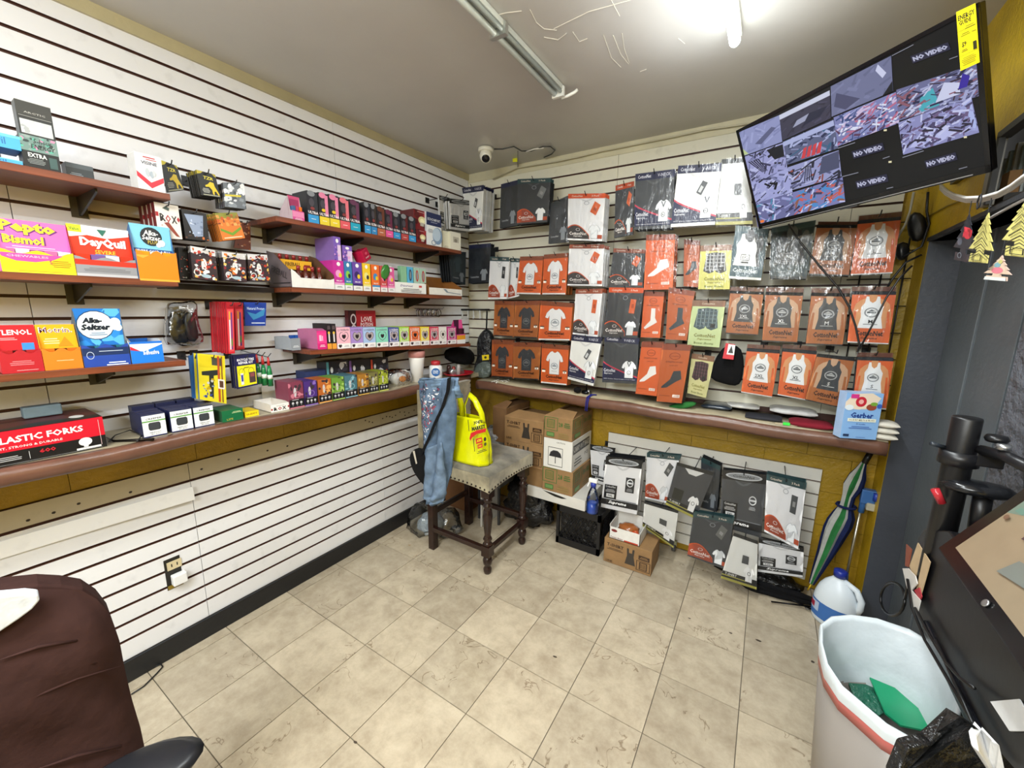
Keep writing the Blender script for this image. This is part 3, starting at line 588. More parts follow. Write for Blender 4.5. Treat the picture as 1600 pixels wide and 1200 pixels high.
# packs on the left wall near the corner
pack('black',('w',),(702,310,736,314,735,362,704,358),.22,'white shirt pack with black header on left wall by the corner',3,wall='x')
pack('black',('w',),(686,305,702,309,702,356,688,352),.16,'narrow white shirt pack with black header above the cream carton',0,wall='x')
pack('dark',('2C3840','22303A','3A4A52'),(702,392,728,394,727,445,706,440),.16,'dark blue-grey shirt pack behind the upper wooden shelf end',4,wall='x')
# black shorts with red tag
def blob(name,label,cat,pts,ax,val,th,col,m='cloth',grp=None,amp=.01,sd=0,parent=None,n=0):
    """soft item: outline from the photo on its own plane, inflated to a real thickness"""
    P=[un(x,y,ax,val) for x,y in pts]; c=sum(P,V((0,0,0)))/len(P); dv=V((0,1,0)) if ax=='y' else (V((-1,0,0)) if ax=='x' else V((0,0,-1)))
    mb=MB(); N=len(P); rings=[(1,.5),(1.0,.25),(.93,.06),(.7,-.06),(.35,-.12)]; vs=[];fs=[]
    R=random.Random(sd+1)
    for s_,d in rings:
        for i,p in enumerate(P): vs.append(c+(p-c)*s_+dv*(th*d+amp*noise.noise(p*25+V((sd,s_*3,0))) if s_<1 else th*d))
    vs.append(c-dv*th*.13)
    for k in range(len(rings)-1):
        for i in range(N): fs.append((k*N+i,k*N+(i+1)%N,(k+1)*N+(i+1)%N,(k+1)*N+i))
    for i in range(N): fs.append(((len(rings)-1)*N+i,(len(rings)-1)*N+(i+1)%N,len(rings)*N))
    k0=len(vs)
    for s_,d in ((.93,.9),(.5,1.0)):
        for p in P: vs.append(c+(p-c)*s_+dv*th*d)
    for i in range(N): fs.append((k0+i,k0+(i+1)%N,(i+1)%N,i)); fs.append((k0+N+i,k0+N+(i+1)%N,k0+(i+1)%N,k0+i))
    fs.append(tuple(k0+N+i for i in range(N)))
    mb.add(vs,fs,col,m,True); o=mb.build(name,parent,sub=1)
    if parent is None: tag(o,label,cat,grp)
    return o
t=thing('shorts','black fabric shorts with red swing tag hanging beside boxer packs','shorts',un(1135,600,'y',-.2))
blob('cloth','','',[(1128,541),(1143,538),(1160,543),(1163,570),(1160,597),(1150,606),(1130,600),(1105,594),(1112,570)],'y',-.22,.05,'0C0C0E',parent=t)
pr=Pr([un(1134,536,'y',-.262),un(1149,538,'y',-.262),un(1146,562,'y',-.262),un(1129,560,'y',-.262)],.001); pr.r(0,0,1,1,'C22A35'); pr.r(.3,.3,1,.95,'ECECEC'); pr.poly([(.4,.4),(.65,.9),(.9,.4)],'333333'); pr.mb.build('swing_tag',t)
# ------------------------------------------------------------------ left wall goods
def qx(lx,rx,ty,X,zb):
    """front face on plane x=X: pixel columns lx,rx at base height zb, top from row ty at the left edge"""
    ya=sv('y',(X,0,zb),px=lx); yb=sv('y',(X,0,zb),px=rx); zt=sv('z',(X,ya,0),py=ty); return ya,yb,zt
def carton(name,label,cat,lx,rx,ty,X,zb,dep,side,pf,group=None,m='card',zt=None,top=None):
    ya,yb,z1=qx(lx,rx,ty,X,zb); z1=zt or z1; yb-=.0008; ya+=.0004
    t=thing(name,label,cat,(X-dep/2,(ya+yb)/2,zb),group)
    b=MB(); b.box((X-dep,ya,zb),(X,yb,z1),side,m); 
    b.build('carton',t,bev=.0012)
    p=Pr([(X,ya,z1),(X,yb,z1),(X,yb,zb),(X,ya,zb)],.0007); pf(p); p.mb.build('printed_front',t); return t,ya,yb,z1
def Sx(name,label,cat,q,X,th,side,pf,n=0,sp=.008,group=None,m='card'):
    """card hanging on a left-wall peg; n more behind it"""
    P=[un(q[i],q[i+1],'x',X) for i in (0,2,4,6)]; dv=V((-1,0,0))
    t=thing(name,label,cat,(P[2]+P[3])/2,group); MB().hexa(P+[p+dv*th for p in P],side,m).build('card_back',t,bev=.0008)
    p=Pr(P,.0006); pf(p); p.mb.build('printed_front',t)
    c=(P[0]+P[1])/2-(P[0]-P[3])*.06; pg=MB(); b0=V((0,c.y,c.z)); pg.tube([b0,c+V((.02,0,0)),c+V((.03,0,.012))],.0022,'2A2A2C','plain',6); pg.box((0,c.y-.015,c.z-.02),(.004,c.y+.015,c.z+.02),'2A2A2C','plain'); tag(pg.build('peg_hook'),'thin peg holding '+cut(label,11),'hook','black display pegs')
    if n:
        settle(t)
        for k in range(1,n+1):
            r=t.copy(); COL.objects.link(r); r.location=V(t.location)+dv*((th+sp)*k)+V((0,random.uniform(-.002,.002),random.uniform(-.002,.002)))
            r['label']='matching card behind '+cut(label); r['group']='cards behind '+label
            for ch in t.children: c=ch.copy(); COL.objects.link(c); c.parent=r
    return t
def tray(name,label,cat,lx,rx,ty,X,zb,dep,fh,fc,hc,pf,ph,insides,hx=.03,wave=True,group=None,sidecol=None,hdr=True):
    """open counter display: low front, sloping sides, tall header card, packets inside"""
    ya,yb,z1=qx(lx,rx,ty,X,zb); H=z1-zb; f=fh*H; sc=sidecol or hc
    t=thing(name,label,cat,(X-dep/2,(ya+yb)/2,zb),group); b=MB(); e=.0012
    n=12; top=[]
    for i in range(n+1):
        u=i/n; w=(.10*f*math.cos(4*math.pi*u) if wave else 0)-(0 if not wave else .02*f); top.append(V((X,ya+(yb-ya)*u,zb+f+w)))
    b.prism([V((X,ya,zb)),V((X,yb,zb))]+top[::-1],(-.0015,0,0),fc)
    for y in (ya,yb-e): b.prism([V((X-.0015,y,zb)),V((X-dep,y,zb)),V((X-dep,y,zb+f*1.05)),V((X-hx-.002,y,z1 if hdr else zb+f*1.1)),V((X-hx*.6,y,zb+f*1.05 )),V((X-.0015,y,zb+f*.95))],(0,e,0),sc)
    b.box((X-dep,ya,zb),(X-.0015,yb,zb+.0015),fc); b.box((X-dep,ya,zb),(X-dep+.0015,yb,zb+f*1.05),fc)
    b.build('display_tray',t)
    p=Pr([(X,ya,zb+f*.9),(X,yb,zb+f*.9),(X,yb,zb),(X,ya,zb)],.0006); pf(p); p.mb.build('tray_print',t)
    if hdr:
        MB().box((X-hx-.003,ya,zb+f*.55),(X-hx-.0015,yb,z1),hc).build('header_card',t)
        p=Pr([(X-hx-.0015,ya,z1),(X-hx-.0015,yb,z1),(X-hx-.0015,yb,zb+f),(X-hx-.0015,ya,zb+f)],.0006); ph(p); p.mb.build('header_print',t)
    for k in range(insides[0]):
        w=(yb-ya-.008)/insides[0]; y=ya+.004+w*k; o=MB().box((X-hx+.004,y+.001,zb+.002),(X-.006,y+w-.001,zb+f*insides[2]),insides[1][k%len(insides[1])],'gloss').build('packet',t)
    return t
# -- shelf 1 (top left)
Z1=1.9755
def pf_blue(p): p.r(0,0,1,1,'4AA8DC'); p.t('Advil',.4,.5,.5,'2A6BA8',.5); p.r(0,.8,1,1,'6CC0EA')
carton('medicine_box','lower of two light blue boxes at left end of top shelf','box',-40,37,237,.235,Z1,.09,'3C8FC4',pf_blue)
carton('medicine_box','upper of two light blue boxes at left end of top shelf','box',-40,36,215,.235,Z1+.041,.09,'3C8FC4',pf_blue,zt=Z1+.079)
def pf_en(p):
    p.r(0,0,1,1,'16181A'); p.r(0,.52,1,1,'6E8A84'); p.blobs(26,0,.52,1,1,['5CB49A','C08AA8','8A9A96','2E3A3A'],.12,4); p.t('5-hour',.6,.85,.15,'20282A',.5,sk=.2); p.t('ENERGY',.6,.68,.14,'1A2224',.66,sk=.2); p.t('EXTRA',.4,.4,.13,'D8DCDC',.5,b=.03); p.lines(.35,.28,.5,.045,4,'8A9090'); p.r(.7,.08,.92,.42,'3A5654')
_,_,_,ze=carton('energy_shot_carton','black and mint energy shot carton standing on the top left shelf','carton',38,97,207,.235,Z1,.05,'1B1D20',pf_en)
def pf_sil(p): p.r(0,0,1,1,'2A2B2C'); p.r(0,.6,1,1,'3A3936'); p.r(.05,.04,.94,.46,'C4C8CA'); p.blobs(20,.06,.05,.93,.45,['D8DCDC','A8ACAE','E8E8E8'],.15,5); p.t('ARCTIC',.5,.68,.05,'B8B8B0',.6); p.r(.04,.55,.96,.57,'8A8A84')
carton('tall_black_carton','tall black carton with silver window stacked on energy shot carton','carton',31,88,153,.235,ze+.0005,.04,'565A5C',pf_sil)
carton('small_black_carton','small dark grey carton lying low on the top left shelf','carton',105,149,252,.2,Z1,.05,'33383C',lambda p:(p.r(0,0,1,1,'2E3438'),p.r(0,.7,1,1,'4A5258'),p.lines(.35,.35,.5,.1,2,'8A9298')))
def pf_vis(p):
    p.r(0,0,1,1,'ECEBEC'); p.poly([(.0,.35),(.0,.5),(.5,.24),(1,.44),(1,.3),(.5,.08)],'D2243A'); p.r(.3,.9,.75,.93,'C02038'); p.r(.4,.85,.8,.87,'C02038'); p.t('VISINE',.5,.76,.09,'2A3050',.6); p.e(.4,.5,.08,.12,'B8C0C8'); p.e(.55,.46,.07,.1,'A8B4C0'); p.e(.65,.5,.06,.09,'C8CCD2')
carton('eye_drop_carton','white eye drop carton with red chevron at shelf end','carton',217,259,236,.235,Z1,.07,'D6D6D4',pf_vis)
def pf_lion(p):
    p.r(0,0,1,1,'141312'); p.poly([(0,1),(.35,1),(.2,.9),(0,.85)],'B9A82A'); p.poly([(1,1),(.8,1),(.9,.9),(1,.86)],'B9A82A'); p.t('TZR',.55,.76,.13,'D8C83A',.5,sk=.2,b=.03)
    p.poly([(.3,.44),(.45,.5),(.6,.62),(.78,.6),(.8,.45),(.88,.3),(.97,.1),(.9,.08),(.8,.24),(.72,.22),(.7,.08),(.62,.1),(.62,.28),(.5,.4),(.32,.38)],'E0C322'); p.lines(.3,.3,.4,.05,4,'B8B8B0'); p.r(.1,.03,.95,.07,'A8A890')
Sx('supplement_card','single black card with yellow lion beside eye drop carton','card',(251,250,276,259,288,297,261,301),.16,.006,'17150F',pf_lion)
Sx('supplement_card','front black lion card of the thick hanging stack','card',(306,265,336,273,345,309,315,305),.19,.006,'1A1810',pf_lion,9,.004)
Sx('snow_print_card','grey and white card right of the lion card stack','card',(348,285,381,286,385,327,351,323),.19,.006,'2A1418',lambda p:(p.r(0,0,1,1,'6A7078'),p.blobs(30,0,0,1,1,['D8DCE2','8A929C','F0F0F4','4A5058'],.2,8),p.r(.05,.45,.8,.52,'D8C838')),6,.006)
def pf_rox(p,dia=True):
    p.r(0,0,1,1,'E2DDD8'); p.t('R',.28,.6,.22,'2A2422',.24,b=.03);p.t('O',.5,.58,.22,'A8202A',.22,b=.03);p.t('X',.75,.56,.22,'2A2422',.24,b=.03); p.r(0,.62,.12,.74,'A8202A'); p.poly([(.86,.58),(.93,.66),(1,.58),(.93,.5)],'A8202A'); p.poly([(.3,.45),(.5,.48),(.9,.06),(.75,.08)],'8A3A2A'); p.blobs(14,.05,.1,.5,.4,['C8A090','D8B8A8','B89080'],.1,9); p.poly([(.3,.86),(.45,.93),(.6,.88),(.55,.8)],'3A4A44')
Sx('rolling_paper_card','white card with red diamonds hanging above blue medicine display','card',(240,315,278,322,285,374,248,372),.21,.03,'6A1D22',pf_rox,3,.01)
def pf_night(p): p.r(0,0,1,1,'1B1718'); p.poly([(.08,.85),(.85,.9),(.75,.15),(.4,.1)],'8E9CB8'); p.blobs(14,.2,.2,.8,.85,['B8C4DC','6E7C98','D8DEEA'],.1,11); p.blobs(10,0,.02,1,.15,['C86A2A','5A3A2A'],.1,12)
Sx('night_print_card','black card with pale blue wedge next to the red diamond card','card',(283,326,322,334,327,377,290,373),.2,.006,'141214',pf_night,5,.006)
def pf_burg(p): p.r(0,0,1,1,'D87A2E'); p.r(0,.78,1,1,'8A8A34'); p.blobs(24,0,.5,1,.95,['C85A22','E09A4A','A8602A','D8A860','8A3A1A'],.14,13); p.poly([(.05,.45),(.5,.25),(.95,.45),(.95,.36),(.5,.14),(.05,.36)],'6E9A2A'); p.r(.1,.06,.9,.1,'F0D8B0')
Sx('snack_print_card','orange and green card fronting the fanned stack','card',(335,333,370,332,383,372,348,376),.2,.006,'8A5A2A',pf_burg,6,.008)
Sx('brown_print_card','reddish brown card hanging behind the orange card stack','card',(374,347,391,349,392,391,365,387),.05,.006,'5A2A18',lambda p:(p.r(0,0,1,1,'7A3A1E'),p.blobs(24,0,0,1,1,['A85A2A','C8804A','4A1E12','D8B090'],.15,15)))
def pf_moto(s):
    def f(p):
        p.r(0,0,1,1,'3A2A2E'); p.r(0,.8,1,1,'D8D6D8'); p.blobs(70,.03,.03,.97,.95,['B83A2A','E8C060','F0EEEA','2A2A34','8A2A34','C8C8D0','D87A2A'],.11,s); p.e(.5,.45,.12,.22,'E8E4DC'); p.ring(.2,.2,.14,.12,'D8D8D8',.3); p.e(.55,.12,.2,.06,'A8C0CC'); p.poly([(.1,.72),(.5,.86),(.9,.72),(.5,.78)],'2A1A24')
    return f
Sx('motorcycle_print_card','left motorcycle print card above the rail shelf','card',(297,384,336,391,340,440,301,434),.19,.006,'1C1A1C',pf_moto(1),2,.007)
Sx('motorcycle_print_card','middle motorcycle print card above the rail shelf','card',(346,393,383,397,386,441,351,438),.19,.006,'1C1A1C',pf_moto(2),4,.007)
Sx('motorcycle_print_card','right motorcycle print card beside the mini bottle tray','card',(386,397,417,398,423,440,391,439),.19,.006,'1C1A1C',pf_moto(3),3,.007)
Sx('motorcycle_print_card','dark narrow card between antacid carton and motorcycle cards','card',(279,386,296,388,299,437,282,434),.15,.006,'1C1A1C',lambda p:(p.r(0,0,1,1,'1E1C1E'),p.blobs(30,0,0,1,.9,['C8442A','D8D8D8','3A3A40'],.12,21)),2)
# -- shelf 2
Z2=1.6685
def pepto_f(p): p.r(0,0,1,1,'F2D21E'); p.poly([(0,1),(.02,.8),(.2,.6),(.45,.58),(.7,.75),(.85,1)],'D8489A'); p.t('CHEWABLES',.36,.86,.12,'E8B0C8',.55); p.t('5',.66,.62,.2,'B0206A'); p.lines(.8,.7,.3,.1,4,'A8791A'); p.r(0,0,1,.12,'F8E02A'); p.lines(.5,.1,.8,.08,1,'B89020')
def pepto_h(p): p.r(0,0,1,1,'E36AB0'); p.t('Pepto',.47,.74,.44,'6A2A7A',.8,b=.09); p.t('Pepto',.46,.76,.42,'F6E23A',.75,b=.045); p.t('Bismol',.38,.38,.28,'6A2A7A',.58,b=.08); p.t('Bismol',.375,.39,.27,'F6E23A',.54,b=.04); p.lines(.5,.17,.78,.07,2,'F4B8DC')
tray('medicine_display','pink and yellow stomach medicine display on the middle left shelf','display box',4,120,336,.24,Z2,.13,.4,'F2D21E','E36AB0',pepto_f,pepto_h,(5,['C86AA0','E8E0E8','9A4A8A'],1.12),sidecol='D85AA4')
def dq_f(p): p.r(0,0,1,1,'8E8F94'); p.r(0,.68,1,1,'D8301E'); p.lines(.5,.5,.8,.09,3,'6E6F74'); p.r(0,0,1,.16,'B8B8BC')
def dq_h(p): p.r(0,0,1,1,'E8361C'); p.poly([(0,1),(0,.62),(.3,.72),(.6,.66),(1,.8),(1,1)],'EFEFEF'); p.r(0,.78,.22,1,'D8E02A'); p.t('Value',.11,.88,.1,'3A6A2A',.15); p.t('DayQuil',.55,.47,.34,'A81E10',.76,b=.03); p.t('DayQuil',.54,.49,.34,'FFFFFF',.75,b=.045); p.t('SEVERE',.55,.22,.12,'F6C23A',.34); p.r(.38,.06,.74,.15,'3A8AC8'); p.poly([(.46,.92),(.62,.92),(.54,.72)],'2A6A5A')
tray('medicine_display','red cold medicine display on the middle left shelf','display box',121,216,347,.24,Z2,.13,.36,'8E8F94','E8361C',dq_f,dq_h,(4,['C83A28','7A5A9A','D8D8DC'],1.2),sidecol='B82A18')
def as_f(p): p.r(0,0,1,1,'EE8312'); p.r(0,0,1,.08,'F7A53A'); p.poly([(.0,.95),(.15,.88),(.3,1),(0,1)],'F7A53A')
def as_h(p): p.r(0,0,1,1,'7CC4E6'); p.r(0,0,1,.16,'1E4A8A'); p.t('SEVERE COLD & FLU',.5,.08,.09,'E8F0F8',.85); p.e(.5,.6,.27,.33,'1A2026'); p.t('Alka-',.5,.73,.17,'FFFFFF',.36,sk=.15,b=.02); p.t('Seltzer',.5,.56,.17,'FFFFFF',.46,sk=.15,b=.02); p.t('PLUS',.52,.4,.12,'C8B04A',.24); p.e(.74,.4,.09,.12,'E4F0F6'); p.e(.66,.32,.06,.08,'F0F6FA')
tray('medicine_display','pale blue and orange cold medicine display at middle shelf end','display box',219,281,346,.25,Z2-.006,.13,.5,'EE8312','7CC4E6',as_f,as_h,(3,['F39A2A','E8E0D0'],1.05),sidecol='3A6A9A')
# -- shelf 3
Z3=1.3705
def ty_f(p): p.r(0,0,1,1,'B01E2A'); p.lines(.5,.6,.6,.09,3,'D87A80'); p.lines(.6,.12,.7,.06,1,'D8A0A0')
def ty_h(p): p.r(0,0,1,1,'C4202C'); p.t('TYLENOL',.42,.72,.2,'FFFFFF',.98,b=.02); p.r(.62,.02,.92,.3,'3A8AD0'); p.lines(.3,.5,.5,.06,2,'E8A0A4')
tray('medicine_display','red pain reliever display at left end of lower shelf','display box',4,70,509,.24,Z3,.12,.45,'B01E2A','C4202C',ty_f,ty_h,(3,['A81C28','3A1014'],1.05))
def mo_f(p): p.r(0,0,1,1,'E07A22'); p.lines(.55,.5,.6,.08,1,'F4C090')
def mo_h(p): p.r(0,0,1,1,'F0A81E'); p.t('Motrin.',.5,.78,.24,'FFFFFF',.86,b=.03); p.t('Motrin.',.5,.78,.22,'6A1E4A',.82,b=.0); p.lines(.35,.42,.42,.09,3,'F8E0A0'); p.poly([(.5,.1),(.7,.5),(.9,.1)],'E88A1E')
tray('medicine_display','orange and yellow pain reliever display on lower shelf','display box',71,131,508,.24,Z3,.12,.45,'E07A22','F0A81E',mo_f,mo_h,(3,['C86A1E','4A2A12'],1.05))
def al_f(p): p.r(0,0,1,1,'24459E'); p.r(0,.6,1,1,'1B2F5A'); p.ring(.15,.62,.08,.2,'B8C4D8',.15); p.lines(.7,.18,.5,.12,2,'E8F0FA'); p.lines(.6,.82,.7,.08,1,'B8C4D8')
def al_h(p): p.r(0,0,1,1,'1C6FC0'); p.blobs(24,0,0,1,1,['2A86D4','58B0E8','1A5CA8'],.3,31); p.e(.42,.55,.4,.4,'14325E'); p.e(.42,.55,.38,.375,'EEF6FA'); p.e(.85,.62,.12,.13,'F4F8FC');p.e(.9,.48,.09,.1,'E8F2F8');p.e(.82,.5,.08,.09,'FFFFFF'); p.t('Alka-',.36,.68,.15,'14202E',.42,sk=.15,b=.06); p.t('Seltzer',.42,.5,.17,'14202E',.62,sk=.15,b=.06); p.lines(.45,.34,.4,.05,2,'6A8AA8')
tray('medicine_display','tall blue antacid display with white oval on lower shelf','display box',133,205,482,.245,Z3,.13,.36,'24459E','1C6FC0',al_f,al_h,(4,['1A2E4E','2A6A7A'],1.0),sidecol='5A6268')
tray('dental_display','open white and blue display at the right end of lower shelf','display box',207,257,533,.245,Z3,.14,.95,'1E6FD0','E8ECEE',lambda p:(p.r(0,0,1,1,'1E78D8'),p.poly([(0,1),(0,.7),(.4,.6),(1,.95),(1,1)],'E8F2FA'),p.poly([(0,.9),(.3,.62),(0,.7)],'C8283A'),p.t('adhesive',.62,.55,.25,'FFFFFF',.5,sk=.1)),lambda p:p.r(0,0,1,1,'E8ECEE'),(1,['DDE4EA'],.7),wave=False,hdr=False,sidecol='C8D0D8')
o=MB().prism([V((.11,-2.255,Z3+.002)),V((.22,-2.255,Z3+.002)),V((.22,-2.255,Z3+.06)),V((.12,-2.255,Z3+.1))],(0,.04,0),'EDEFF2').build('folded_leaflet'); tag(o,'white folded leaflet standing inside the open dental display','leaflet')
# -- clear bag with black straps
t=thing('accessory_bag','crumpled clear bag with black straps hanging on the left wall','bag',(.05,-2.0,1.4))
blob('strap','','',[(268,486),(280,485),(290,510),(300,540),(288,543),(270,535),(262,505)],'x',.05,.03,'15161A','plastic',parent=t)
blob('strap','','',[(286,486),(306,484),(306,505),(316,532),(296,539),(288,512)],'x',.06,.03,'1B1C20','plastic',parent=t,sd=3)
blob('clear_film','','',[(263,470),(285,474),(300,467),(313,472),(309,490),(318,520),(326,537),(300,543),(280,536),(262,545),(258,520),(264,490)],'x',.075,.06,'FFFFFF','clear',parent=t,amp=.02)
# -- tooth brushes, floss, glue, repair kits
def pf_tb(p): p.r(0,0,1,1,'C8202E'); p.r(.1,.04,.9,.86,'D84A50'); p.r(.3,.08,.45,.8,'F0F0F0'); p.r(.55,.08,.7,.8,'3A3A8A'); p.r(.28,.66,.47,.82,'F0A040'); p.e(.6,.22,.1,.08,'3A8A4A'); p.r(0,.88,1,1,'A81824')
Sx('toothbrush_pack','front red toothbrush pack of the thick hanging stack','card',(353,472,365,472,367,552,357,553),.2,.012,'9A1A26',pf_tb,8,.006,m='gloss')
Sx('toothbrush_pack','red double toothbrush pack right of the thick stack','card',(366,473,379,473,382,545,369,547),.14,.012,'9A1A26',pf_tb,1,.006,m='gloss')
Sx('floss_pack','blue dental pack hanging right of the red toothbrush packs','card',(381,472,416,473,415,509,383,509),.12,.014,'16285E',lambda p:(p.r(0,0,1,1,'1E3E9A'),p.t('Natural Protex',.52,.74,.12,'C8DCF4',.8),p.poly([(.1,.6),(.5,.5),(.95,.75),(.9,.45),(.4,.25)],'3A86B8'),p.r(.3,.1,.95,.14,'D8E4F4')),1,m='gloss')
def pf_glue(p): p.r(0,0,1,1,'E0D02A'); p.r(.05,.72,.95,.97,'D8C420'); p.r(.5,.78,.85,.94,'4A4A40'); p.poly([(.12,.62),(.75,.7),(.8,.6),(.55,.56),(.52,.1),(.38,.1),(.38,.55),(.12,.54)],'2A2E2C'); p.blobs(20,.1,.05,.6,.5,['3A4A8A','8A9AA8','C8C8C0','B89A1A'],.08,41); p.r(.7,.02,.78,.98,'B8502A'); p.r(.84,.02,.88,.98,'7A3A2A'); p.r(.7,.3,.95,.5,'E8E0D8'); p.r(.75,.33,.9,.47,'5A3A2A')
Sx('glue_gun_pack','tall yellow tool pack with black pistol tool','card',(308,552,351,556,354,631,312,624),.17,.012,'3A6AA0',pf_glue,1,.02)
Sx('blue_tool_pack','tall blue pack edge left of the yellow tool pack','card',(295,556,308,554,311,622,301,622),.12,.01,'2A5A96',lambda p:(p.r(0,0,1,1,'2E62A4'),p.r(.4,.1,.6,.9,'4A84C0')))
def pf_bike(p): p.r(0,0,1,1,'20204E'); p.t('BICYCLE TIRE',.5,.86,.075,'F0F0F8',.8,b=.03); p.t('REPAIR KIT',.5,.765,.075,'F0F0F8',.7,b=.03); p.r(.06,.05,.95,.68,'E4DC22'); p.ring(.27,.48,.14,.12,'4A4A1A',.1); p.ring(.72,.48,.14,.12,'4A4A1A',.1); p.poly([(.27,.48),(.4,.62),(.65,.62),(.6,.6),(.42,.6)],'4A4A1A'); p.r(.2,.1,.33,.45,'D8DCE0'); p.r(.22,.2,.31,.4,'3A3A9A'); p.r(.6,.12,.9,.45,'4A3A3A'); p.r(.65,.3,.85,.42,'8A4A4A')
Sx('tire_repair_kit','front blue and yellow bicycle tire repair kit card','card',(366,556,399,553,403,601,371,608),.17,.01,'1A1A3E',pf_bike,2,.012)
for i,(x,dy) in enumerate(((402,0),(411,2),(420,3))):
    c=un(x+3,600+dy,'x',.14); tp=un(x-1,560,'x',.14).z; t=thing('glue_bottle',['leftmost','middle','rightmost'][i]+' green-bottomed glue bottle hanging beside repair kit','bottle',(c.x,c.y,c.z),'green bottles')
    MB().lathe([(.012,0),(.0125,.05),(.011,.07),(.006,.1)],c,'1E7A44','gloss',12).build('bottle_body',t); MB().lathe([(.007,.1),(.006,.12),(.003,.14)],c,'B82A2A','plastic',10).build('nozzle',t); MB().tube([(0,c.y,c.z+.15),(c.x,c.y,c.z+.14),(c.x+.03,c.y,c.z+.16)],.002,'55585C','metal',5).build('hanger',t); MB().lathe([(.0127,.035),(.0127,.055)],c,'DDE8DE','plain',12).build('band',t)
#@@
# -- goods on the left counter
def forks(p):
    p.r(0,0,1,1,'141416'); p.r(0,.4,1,1,'C8142A'); p.t('WHITE PLASTIC FORKS',.86,.73,.2,'F4E8E8',.80,al='r',b=.03); p.t('HEAVYWEIGHT, STRONG & DURABLE',.72,.5,.08,'F4D8D8',.56,al='r'); p.r(.965,.1,.968,.92,'D8B8B8'); p.r(0,.03,.97,.037,'9A9A9A')
    p.e(.86,.29,.045,.13,'E8E8E8'); p.r(.845,.12,.875,.25,'E8E8E8'); p.t('600',.62,.26,.12,'B8202E',.1,b=.03); p.r(.795,.05,.96,.11,'D8D8D8'); p.r(.51,.1,.513,.32,'D0D0D0'); p.lines(.38,.25,.18,.05,3,'B0B0B0'); p.r(.25,.1,.253,.32,'D0D0D0'); p.e(.05,.2,.08,.05,'E8E8E8'); p.r(.1,.18,.2,.21,'E8E8E8')
t,ya,yb,zf=carton('fork_carton','large red and black carton of plastic forks on left counter','carton',-110,168,686,.235,CTL+.001,.20,'1A1214',forks,zt=CTL+.108)
p=Pr([(.035,ya,zf),(.035,yb,zf),(.235,yb,zf),(.235,ya,zf)],.0008); p.r(0,0,1,1,'4A1C1E'); p.poly([(.0,.0),(1,0),(1,.25),(.6,.3),(.3,.1)],'20201E'); p.e(.86,.3,.05,.12,'C8C8C4'); p.lines(.5,.8,.8,.08,2,'7A3034'); p.mb.build('top_print',t)
t=thing('foam_block','pale blue grey foam block resting on the fork carton','block',(.1,-2.4,zf)); y0=sv('y',(.1,0,zf+.002),px=38); y1=sv('y',(.1,0,zf+.002),px=99)
MB().box((.06,y0,zf+.003),(.1,y1,zf+.04),'7E93A0','cloth').build('foam',t,bev=.004)
def creep(i):
    def f(p):
        p.r(0,0,1,1,'EDEFF0'); p.r(0,.0,1,.05,'23285A'); p.t('CREEPER',.5,.84,.08,'2A3238',.7,sk=.15); p.r(0,.7,1,.755,'5A9A44'); p.poly([(.3,.66),(.7,.66),(.76,.6),(.76,.36),(.7,.3),(.3,.3),(.24,.36),(.24,.6)],'2B2E31'); p.poly([(.32,.64),(.68,.64),(.73,.59),(.73,.37),(.68,.32),(.32,.32),(.27,.37),(.27,.59)],'3A3E42'); p.t('PREMIUM QUALITY',.5,.2,.05,'2A3238',.5); p.t('SKU: 20 PC',.5,.12,.05,'2A3238',.4)
    return f
G='small white and navy cartons in rows'
for i,(lx,rx,ty,nm) in enumerate(((225,262,645,'left'),(269,303,642,'middle'),(305,336,637,'right'))):
    for k in range(4):
        X=.235-k*.045; ya,yb,_=qx(lx,rx,ty,.235,CTL+.001)
        lab='front %s white-faced carton of the navy carton rows'%nm if k==0 else 'navy carton in row %s behind the %s white-faced front carton'%(['','two','three','four'][k],nm)
        t=thing('navy_carton',lab,'carton',(X-.02,(ya+yb)/2,CTL),G); dy=.004*k*(i-1)
        MB().box((X-.042,ya+.0006-dy,CTL+.001),(X,yb-.0006-dy,CTL+.088+(.012 if k==3 else 0)),'1E2348','card').build('carton',t,bev=.001)
        if k==0: p=Pr([(X,ya+.001,CTL+.084),(X,yb-.001,CTL+.084),(X,yb-.001,CTL+.002),(X,ya+.001,CTL+.002)],.0007); creep(i)(p); p.mb.build('printed_front',t)
m=MB(); a=[un(x,y,'z',CTL+.006) for x,y in ((166,683),(178,689),(205,688),(240,686))]; m.tube(a,[.002,.004,.005,.006],'26221F','metal',6); tag(m.build('dark_pen'),'slim dark metal pen lying beside the fork carton','pen')
m=MB(); a=[un(x,y,'z',CTL+.01) for x,y in ((170,690),(180,680),(203,672),(222,680),(214,690))]; m.tube(a,.0022,'1B1A1A','plain',6); tag(m.build('cord'),'short black cord curled on left counter behind the pen','cord')
carton('green_carton','green carton beside the navy and white cartons on left counter','carton',348,381,645,.235,CTL+.001,.12,'2A5A3A',lambda p:(p.r(0,0,1,1,'16683E'),p.lines(.7,.8,.5,.09,2,'C8D8A0'),p.t('LIFE',.35,.2,.15,'B8A84A',.3)),zt=CTL+.05)
carton('yellow_carton','low yellow carton right of the green carton','carton',383,405,641,.225,CTL+.001,.09,'D8B81A',lambda p:(p.r(0,0,1,1,'F0D41E'),p.t('SHEET',.5,.5,.3,'8A6A14',.8)),zt=CTL+.026)
def roxf(p): p.r(0,0,1,1,'EEECE9'); p.t('R',.25,.42,.5,'2A2422',.2,b=.04);p.t('O',.48,.42,.5,'A8202A',.22,b=.04);p.t('X',.72,.42,.5,'2A2422',.22,b=.04); p.r(0,.3,.08,.55,'A8202A'); p.r(.92,.4,1,.65,'A8202A'); p.lines(.5,.85,.6,.1,1,'A8A8A4')
